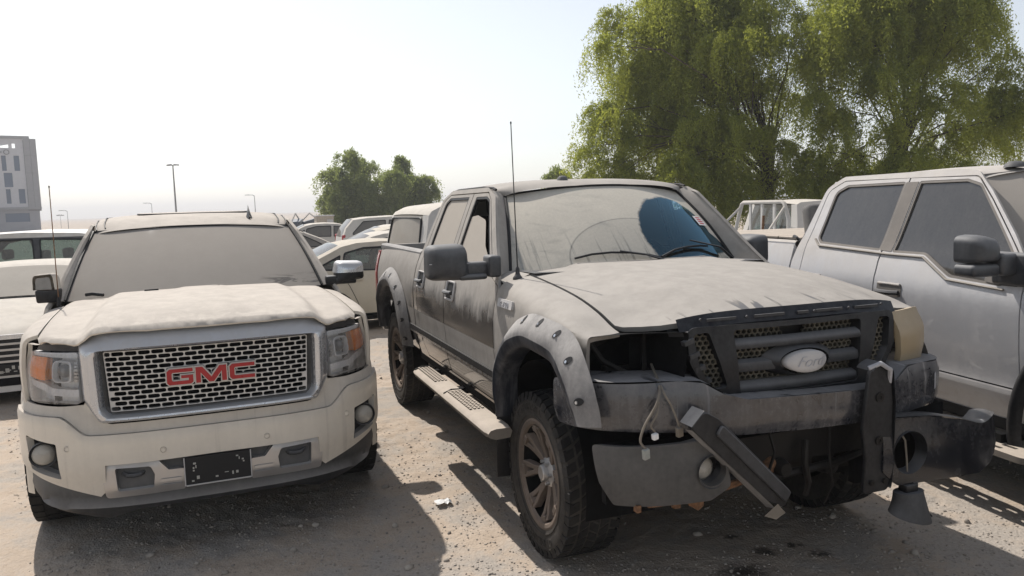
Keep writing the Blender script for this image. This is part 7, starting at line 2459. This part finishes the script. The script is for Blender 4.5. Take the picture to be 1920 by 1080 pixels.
SEDAN = dict(
    prof=[(0.15, 0.80), (0.35, 0.875), (0.60, 0.895), (0.85, 0.88), (0.95, 0.84), (1.15, 0.74), (1.38, 0.60)],
    plan=[(-2.45, -0.16), (-2.1, -0.05), (-1.2, 0.0), (1.2, 0.0), (1.9, -0.06), (2.3, -0.22)],
    top=[('front_end', [(2.30, 0.25), (2.33, 0.45), (2.28, 0.62)]), ('hood', [(2.28, 0.62), (2.10, 0.72), (1.5, 0.86), (0.92, 0.95)]), ('windscreen', [(0.92, 0.95), (0.5, 1.17), (0.12, 1.33)]),
         ('roof', [(0.12, 1.33), (-0.1, 1.385), (-0.5, 1.41), (-0.9, 1.395), (-1.15, 1.345)]), ('rear_window', [(-1.15, 1.345), (-1.5, 1.19), (-1.85, 1.02)]), ('boot', [(-1.85, 1.02), (-2.1, 1.0), (-2.36, 0.96)]), ('rear_end', [(-2.36, 0.96), (-2.42, 0.70), (-2.40, 0.35)])],
    crown=dict(windscreen=0.06, rear_window=0.06, hood=0.04, boot=0.03, roof=0.03, front_end=0.10, rear_end=0.08),
    win=[[(0.62, 0.97), (0.40, 1.11), (0.05, 1.285, 0.06), (-0.22, 1.325), (-0.26, 0.965)], [(-0.34, 0.965), (-0.30, 1.330), (-0.80, 1.325, 0.05), (-1.12, 1.255, 0.06), (-1.20, 0.99, 0.04)], [(-1.25, 1.0, 0.01), (-1.18, 1.225, 0.01), (-1.55, 1.06, 0.04), (-1.52, 1.01, 0.02)]],
    gaps=[[(0.75, 0.93), (0.80, 0.60), (0.78, 0.22)], [(-0.30, 0.95), (-0.30, 0.22)], [(-1.24, 0.98), (-1.10, 0.75), (-0.98, 0.48), (-0.95, 0.22)]],
    handles=[(-0.12, 0.84), (-1.0, 0.85)], axles=[1.42, -1.38], wr=0.32, sill=0.20, belt=0.97, seats=[0.0, -0.95],
    lamps=[('headlight', M['foglens'], [(2.10, 0.66, 0.62, 0.28, 0.30, 0.13, -0.5)]), ('tail_light', M['tailred'], [(-2.33, 0.66, 0.86, 0.16, 0.28, 0.13, 0.35)])],
)
SUV = dict(
    prof=[(0.25, 0.86), (0.5, 0.93), (0.8, 0.94), (1.05, 0.91), (1.15, 0.88), (1.4, 0.80), (1.66, 0.70)],
    plan=[(-2.4, -0.08), (-2.0, 0.0), (1.6, 0.0), (2.0, -0.06), (2.35, -0.22)],
    top=[('front_end', [(2.33, 0.35), (2.36, 0.6), (2.28, 0.88)]), ('hood', [(2.28, 0.88), (2.0, 0.98), (1.0, 1.10)]), ('windscreen', [(1.0, 1.10), (0.6, 1.38), (0.32, 1.58)]),
         ('roof', [(0.32, 1.58), (0.0, 1.655), (-0.8, 1.685), (-1.6, 1.66), (-2.05, 1.61)]), ('rear_window', [(-2.05, 1.61), (-2.28, 1.36), (-2.38, 1.10)]), ('rear_end', [(-2.38, 1.10), (-2.42, 0.8), (-2.38, 0.4)])],
    crown=dict(windscreen=0.06, rear_window=0.05, hood=0.05, roof=0.03, front_end=0.1, rear_end=0.06),
    win=[[(0.80, 1.12), (0.55, 1.30), (0.30, 1.50, 0.05), (-0.08, 1.57), (-0.12, 1.12)], [(-0.20, 1.12), (-0.17, 1.575), (-0.95, 1.585), (-1.05, 1.12)], [(-1.13, 1.12), (-1.05, 1.585), (-1.75, 1.565, 0.05), (-2.12, 1.20, 0.06), (-2.05, 1.13)]],
    gaps=[[(0.85, 1.08), (0.88, 0.3)], [(-0.16, 1.1), (-0.16, 0.3)], [(-1.09, 1.1), (-1.05, 0.7), (-0.95, 0.3)]],
    handles=[(0.02, 0.98), (-0.92, 0.98)], axles=[1.42, -1.36], wr=0.36, sill=0.28, belt=1.14, seats=[0.15, -0.85],
    lamps=[('headlight', M['foglens'], [(2.12, 0.70, 0.86, 0.26, 0.28, 0.16, -0.5)]), ('tail_light', M['tailred'], [(-2.35, 0.74, 1.02, 0.12, 0.18, 0.30, 0.3)])],
)
VAN = dict(
    prof=[(0.3, 0.86), (0.6, 0.90), (1.0, 0.905), (1.3, 0.87), (1.7, 0.80), (1.92, 0.74)],
    plan=[(-2.5, -0.03), (-2.2, 0.0), (1.7, 0.0), (2.2, -0.08), (2.4, -0.18)],
    top=[('front_end', [(2.35, 0.4), (2.38, 0.7), (2.30, 1.0)]), ('hood', [(2.30, 1.0), (1.9, 1.10), (1.3, 1.18)]), ('windscreen', [(1.3, 1.18), (0.95, 1.5), (0.75, 1.72)]),
         ('roof', [(0.75, 1.72), (0.5, 1.82), (-0.5, 1.90), (-1.8, 1.905), (-2.18, 1.875), (-2.30, 1.82), (-2.34, 1.77)]), ('rear_window', [(-2.34, 1.77), (-2.41, 1.45), (-2.45, 1.22)]), ('rear_end', [(-2.45, 1.22), (-2.52, 1.0), (-2.50, 0.45)])],
    crown=dict(windscreen=0.06, rear_window=0.05, hood=0.05, roof=0.03, front_end=0.1, rear_end=0.05),
    win=[[(1.05, 1.22), (0.72, 1.60, 0.05), (0.30, 1.70), (0.28, 1.22)], [(0.15, 1.22), (0.15, 1.71), (-0.75, 1.74), (-0.75, 1.22)], [(-0.98, 1.24, 0.10), (-0.98, 1.72, 0.10), (-1.62, 1.72, 0.10), (-1.62, 1.24, 0.10)]],
    gaps=[[(1.1, 1.15), (1.1, 0.4)], [(0.2, 1.2), (0.2, 0.4)], [(-0.86, 1.78), (-0.86, 0.4)]],
    handles=[(0.38, 1.08), (-0.62, 1.08)], axles=[1.45, -1.45], wr=0.36, sill=0.35, belt=1.2, seats=[0.4, -0.5],
    lamps=[('tail_light', M['tailred'], [(-2.46, 0.80, 0.95, 0.10, 0.10, 0.30, 0.0)])],
)

def lower(T, zc, k):
    q = lambda p: (p[0], zc + (p[1] - zc) * k if p[1] > zc else p[1]) + tuple(p[2:])
    U = dict(T)
    U['top'] = [(n, [q(p) for p in pts]) for n, pts in T['top']]
    U['win'] = [[q(p) for p in w] for w in T['win']]
    U['prof'] = [(q((0, z))[1], y) for z, y in T['prof']]
    return U
LOW = lower(SEDAN, 0.95, 0.78)
LOW['crown'] = dict(LOW['crown'], front_end=0.0)

def front_sedan():
    """white saloon facing us at the left edge"""
    hd = R(-66)
    c = Vector((-6.02, 9.85))
    root, Y = car('white_sedan', 'white sedan facing us at the left edge, sun glaring on its windscreen', 'car', (c.x, c.y), hd, LOW, M['white'], M['glass_caked'], 'cars parked behind the left pickup', z0=-0.02)
    F = Front([(2.43, 0.0), (2.42, 0.3), (2.37, 0.55), (2.27, 0.72), (2.08, 0.84), (1.8, 0.88)])
    m = panel('front_bumper', M['white'], root, rc(F.out([(-0.84, 0.18), (0.84, 0.18), (0.84, 0.55), (0.40, 0.60), (0.40, 0.44), (-0.40, 0.44), (-0.40, 0.60), (-0.84, 0.55)]), 0.03), F.fn(0.01), (1, 0, 0), 0.06, 0.03)
    gr = panel('grille', M['plastic'], root, rc(F.out([(-0.44, 0.42), (0.44, 0.42), (0.55, 0.70), (-0.55, 0.70)]), 0.02), F.fn(-0.01), (1, 0, 0), 0.06, 0.02)
    for i in range(4):
        z = 0.47 + i * 0.058
        w = 0.42 + i * 0.025
        panel('grille_bar', M['chrome_grey'], gr, F.out([(-w, z), (w, z), (w, z + 0.020), (-w, z + 0.020)]), F.fn(0.006), (1, 0, 0), 0.1, 0.02)
    panel('chrome_band', M['chrome'], root, rc(F.out([(-0.62, 0.70), (0.62, 0.70), (0.58, 0.745), (-0.58, 0.745)]), 0.01), F.fn(0.0), (1, 0, 0), 0.06, 0.02)
    for s in (-1, 1):
        panel('headlight', M['lamp_grey'], root, rc(F.out([(s * 0.46, 0.60), (s * 0.80, 0.64), (s * 0.83, 0.72), (s * 0.58, 0.70)]), 0.01), F.fn(0.012), (1, 0, 0), 0.05, 0.02)
        MB().box((0.62, s * 0.98, 1.0), (0.12, 0.20, 0.13)).build('door_mirror', M['white'], root, bevel=0.04, seg=3)
    MB().box((2.445, 0, 0.40), (0.02, 0.50, 0.11)).build('number_plate', M['seal'], root, bevel=0.003, seg=1)
    m = MB()
    rs = np.random.default_rng(4)
    for i in range(9):
        y = -0.21 + i * 0.052
        m.box((2.456, y, 0.405 + 0.012 * rs.normal()), (0.002, 0.018 + 0.016 * rs.random(), 0.02 + 0.03 * rs.random()))
        m.box((2.456, y + 0.015, 0.40 + 0.02 * rs.normal()), (0.002, 0.03, 0.008))
    m.build('plate_marks', M['print_grey'], root)['kind'] = 'stuff'
    panel('lower_intake', M['dark'], root, rc(F.out([(-0.55, 0.24), (0.55, 0.24), (0.50, 0.32), (-0.50, 0.32)]), 0.02), F.fn(0.014), (1, 0, 0), 0.06, 0.01)
    MB().tube([(0.99, 0.62, 0.945), (0.98, 0.1, 0.985), (0.98, -0.5, 0.975)], 0.012, 6).build('wiper', M['seal'], root)

def vehicles():
    front_sedan()
    clear = M['glass_clear']
    car('white_suv', 'white people carrier side-on behind the white sedan, headrests seen through its windows', 'car', (-8.35, 12.9), R(182), SUV, M['suv_two'], clear, 'cars parked behind the left pickup', z0=0.0)
    car('cream_sedan', 'dusty cream sedan side-on between the two front pickups', 'car', (-1.85, 13.25), R(25), SEDAN, M['cream'], M['glass_clear'], z0=-0.02)
    r, Y = car('white_van', 'boxy white van with a dust-caked rear window behind the black pickup bed', 'van', (0.80, 11.40), R(25), VAN, M['white'], M['glass_caked'])
    vz = pchip([(1.22, 2.455), (1.45, 2.415), (1.77, 2.345)])
    rim = rc([(-0.70, 1.25), (0.70, 1.25), (0.62, 1.74), (-0.62, 1.74)], 0.08)
    MB().tube([(-vz(z) - 0.05 * (1 - abs(y / 0.85) ** 2.6) - 0.002, y, z) for y, z in rim + rim[:1]], 0.014, 6).build('rear_window_seal', M['seal'], r)
    MB().tube([(-2.28, 0.78, 1.80), (-2.40, 0.82, 1.40), (-2.47, 0.845, 1.0)], 0.012, 6).build('corner_seam', M['seal'], r)
    cars = [
        ('white_hatchback', 'white car with a red tail lamp, first behind the cream sedan', 'car', (-2.0, 16.9), 25, SEDAN, 'white', 0.05),
        ('pale_sedan', 'pale dusty sedan roof with a long arched window, behind the red-lamped car', 'car', (-2.15, 18.6), 24, SEDAN, 'cream', 0.12),
        ('white_sedan', 'white sedan roof two rows behind the cream sedan', 'car', (-2.6, 22.2), 22, SEDAN, 'white', 0.16),
        ('grey_sedan', 'dark grey sedan with dusty roof, showing beside the left pickup pillar', 'car', (-5.6, 20.5), 26, SEDAN, 'greycar', 0.12),
        ('white_coupe', 'low white car roof in the farthest row before the cabin', 'car', (-6.0, 27.5), 20, SEDAN, 'white', 0.2),
        ('dark_suv', 'dark-windowed white off-roader below the far broad tree', 'car', (-3.1, 25.5), 20, SUV, 'white', 0.12),
        ('dusty_estate', 'dusty estate car beside the white van corner, under the far trees', 'car', (-0.6, 21.8), 22, SUV, 'cream', 0.0),
    ]
    for nm, lab, cat, loc, hd, T, p, z in cars:
        car(nm, lab, cat, loc, R(hd), T, M[p], M['glass_grey'], 'rows of dusty cars in the background', z0=z, detail=False)
    rack_pickup()
    cabin()

def rack_pickup():
    hd = R(16)
    loc = Vector((5.42, 14.2))
    T = dict(
        prof=[(0.4, 0.84), (0.8, 0.87), (1.15, 0.85), (1.4, 0.79), (1.84, 0.66)],
        plan=[(-2.7, 0.0), (1.6, 0.0), (2.0, -0.06), (2.4, -0.2)],
        top=[('front_end', [(2.38, 0.5), (2.40, 0.8), (2.32, 1.0)]), ('hood', [(2.32, 1.0), (1.9, 1.10), (1.15, 1.18)]), ('windscreen', [(1.15, 1.18), (0.75, 1.55), (0.58, 1.72)]),
             ('roof', [(0.58, 1.72), (0.3, 1.80), (-0.3, 1.835), (-0.72, 1.815), (-0.80, 1.78)]), ('rear_window', [(-0.80, 1.78), (-0.86, 1.45), (-0.92, 1.18)]), ('rear_end', [(-0.92, 1.18), (-0.94, 0.9), (-0.92, 0.6)])],
        crown=dict(windscreen=0.05, rear_window=0.03, hood=0.05, roof=0.03, front_end=0.08, rear_end=0.02),
        win=[[(0.95, 1.20), (0.55, 1.62, 0.05), (0.05, 1.71), (0.05, 1.20)], [(-0.10, 1.22, 0.1), (-0.10, 1.68, 0.1), (-0.62, 1.68, 0.1), (-0.68, 1.22, 0.1)]],
        axles=[1.5], wr=0.36, sill=0.45, belt=1.2, seats=[0.3], handles=[(0.12, 1.05)], gaps=[[(1.0, 1.15), (1.0, 0.5)], [(0.0, 1.75), (0.0, 0.5)]], lamps=[])
    root, Y = car('rack_pickup', 'white pickup with a barred headboard rack behind its cab, under the big trees', 'pickup truck', (loc.x, loc.y), hd, T, M['white'], M['glass_clear'], 'parked pickup trucks')
    wm = M['white']
    # load bed
    for s in (-1, 1):
        MB().box((-1.85, s * 0.82, 0.98), (1.78, 0.06, 0.42)).build('bed_side', wm, root, bevel=0.015)
    MB().box((-2.74, 0, 0.98), (0.05, 1.66, 0.42)).build('tailgate', wm, root, bevel=0.015)
    MB().box((-1.85, 0, 0.76), (1.78, 1.6, 0.05)).build('bed_floor', M['plastic'], root)
    # headboard: splayed frame with upright bars
    x = -1.02
    fr = MB()
    fr.tube([(x - 0.05, 0.82, 1.15), (x, 0.76, 1.55), (x, 0.64, 1.80), (x, 0.58, 1.83), (x, -0.58, 1.83), (x, -0.64, 1.80), (x, -0.76, 1.55), (x - 0.05, -0.82, 1.15)], 0.035, 8)
    fr.tube([(x, 0.80, 1.17), (x, -0.80, 1.17)], 0.025, 6)
    rk = fr.build('headboard_rack', wm, root)
    for y in (-0.36, 0.0, 0.36):
        MB().box((x, y, 1.49), (0.03, 0.055, 0.64)).build('rack_bar', wm, rk)
    for s in (-1, 1):
        MB().tube([(x, s * 0.66, 1.76), (x - 0.55, s * 0.82, 1.20)], 0.022, 6).build('rack_stay', wm, rk)
    MB().tube([(x - 0.08, -0.12, 1.16), (x - 0.06, -0.13, 1.60)], 0.022, 6).build('rusty_bar', M['rust'], rk)
    w = road_wheel(root, 0.36, 0.22, 0.22, 5, segs=20)
    set_wheels(root, w, [(-1.75, -0.75, 0.36), (-1.75, 0.75, 0.36)])

def cabin():
    d = 48.0
    p = at_px(608, 425, d)
    root = empty('site_cabin', (p.x, p.y, -0.22), R(20))
    tag(root, 'small pale site cabin standing beyond the parked cars', 'cabin')
    c1, c2 = plain('cabin_wall', (0.42, 0.37, 0.31), 0.8), plain('cabin_end', (0.50, 0.50, 0.50), 0.8)
    MB().box((0, 0, 0.85), (1.0, 1.4, 1.7)).build('wall', c1, root, smooth=False)
    MB().box((0, 0, 1.73), (1.1, 1.5, 0.07)).build('roof', c2, root, smooth=False)
    MB().box((0.28, -0.72, 0.80), (0.36, 0.04, 1.4)).build('door', c2, root, smooth=False)
    for i, (px, py, ww, hh, lab, col) in enumerate(((578, 416, 1.0, 1.5, 'dark blue scrap hull beside the pale site cabin', (0.085, 0.095, 0.115)), (553, 414, 1.0, 1.3, 'bluish wrecked machine left of the scrap hull', (0.10, 0.12, 0.15)))):
        q = at_px(px, py, 50.0)
        r = empty('scrap_machine', (q.x, q.y, -0.22), 0.3 + i)
        tag(r, lab, 'scrap', 'scrap on the horizon')
        cm = plain('scrap_paint_%s' % ('blue' if i else 'navy'), col, 0.6, var=0.4, scale=3)
        MB().box((0, 0, 0.7), (ww * 1.6, ww, 1.0), (0, 0.1, 0)).build('hull', cm, r, smooth=False)
        MB().box((0.1, 0, 1.3), (ww * 0.8, ww * 0.7, 0.35), (0, -0.25, 0.2)).build('frame', cm, r, smooth=False)
        MB().tube([(-0.8, 0, 1.0), (0.1, 0, 1.9), (0.9, 0, 1.2)], 0.05, 6).build('boom', M['white'], r)

# ------------------------------------------------------------------ dusty air
def haze():
    b = MB().box((0, 720, 9.8), (1840, 1600, 22.4))
    n = N('dust_haze')
    v = n.new('VolumePrincipled')
    v.inputs['Color'].default_value = (0.93, 0.94, 0.97, 1)
    v.inputs['Density'].default_value = 0.0011
    v.inputs['Anisotropy'].default_value = 0.2
    n.t.links.new(v.outputs[0], n.out.inputs['Volume'])
    o = b.build('haze', n.m, smooth=False)
    o['kind'] = 'stuff'
    return o

gr = ground()
building()
trees()
lamps()
vehicles()
left_truck()
ford()
right_truck()
stones(gr)
litter()
haze()
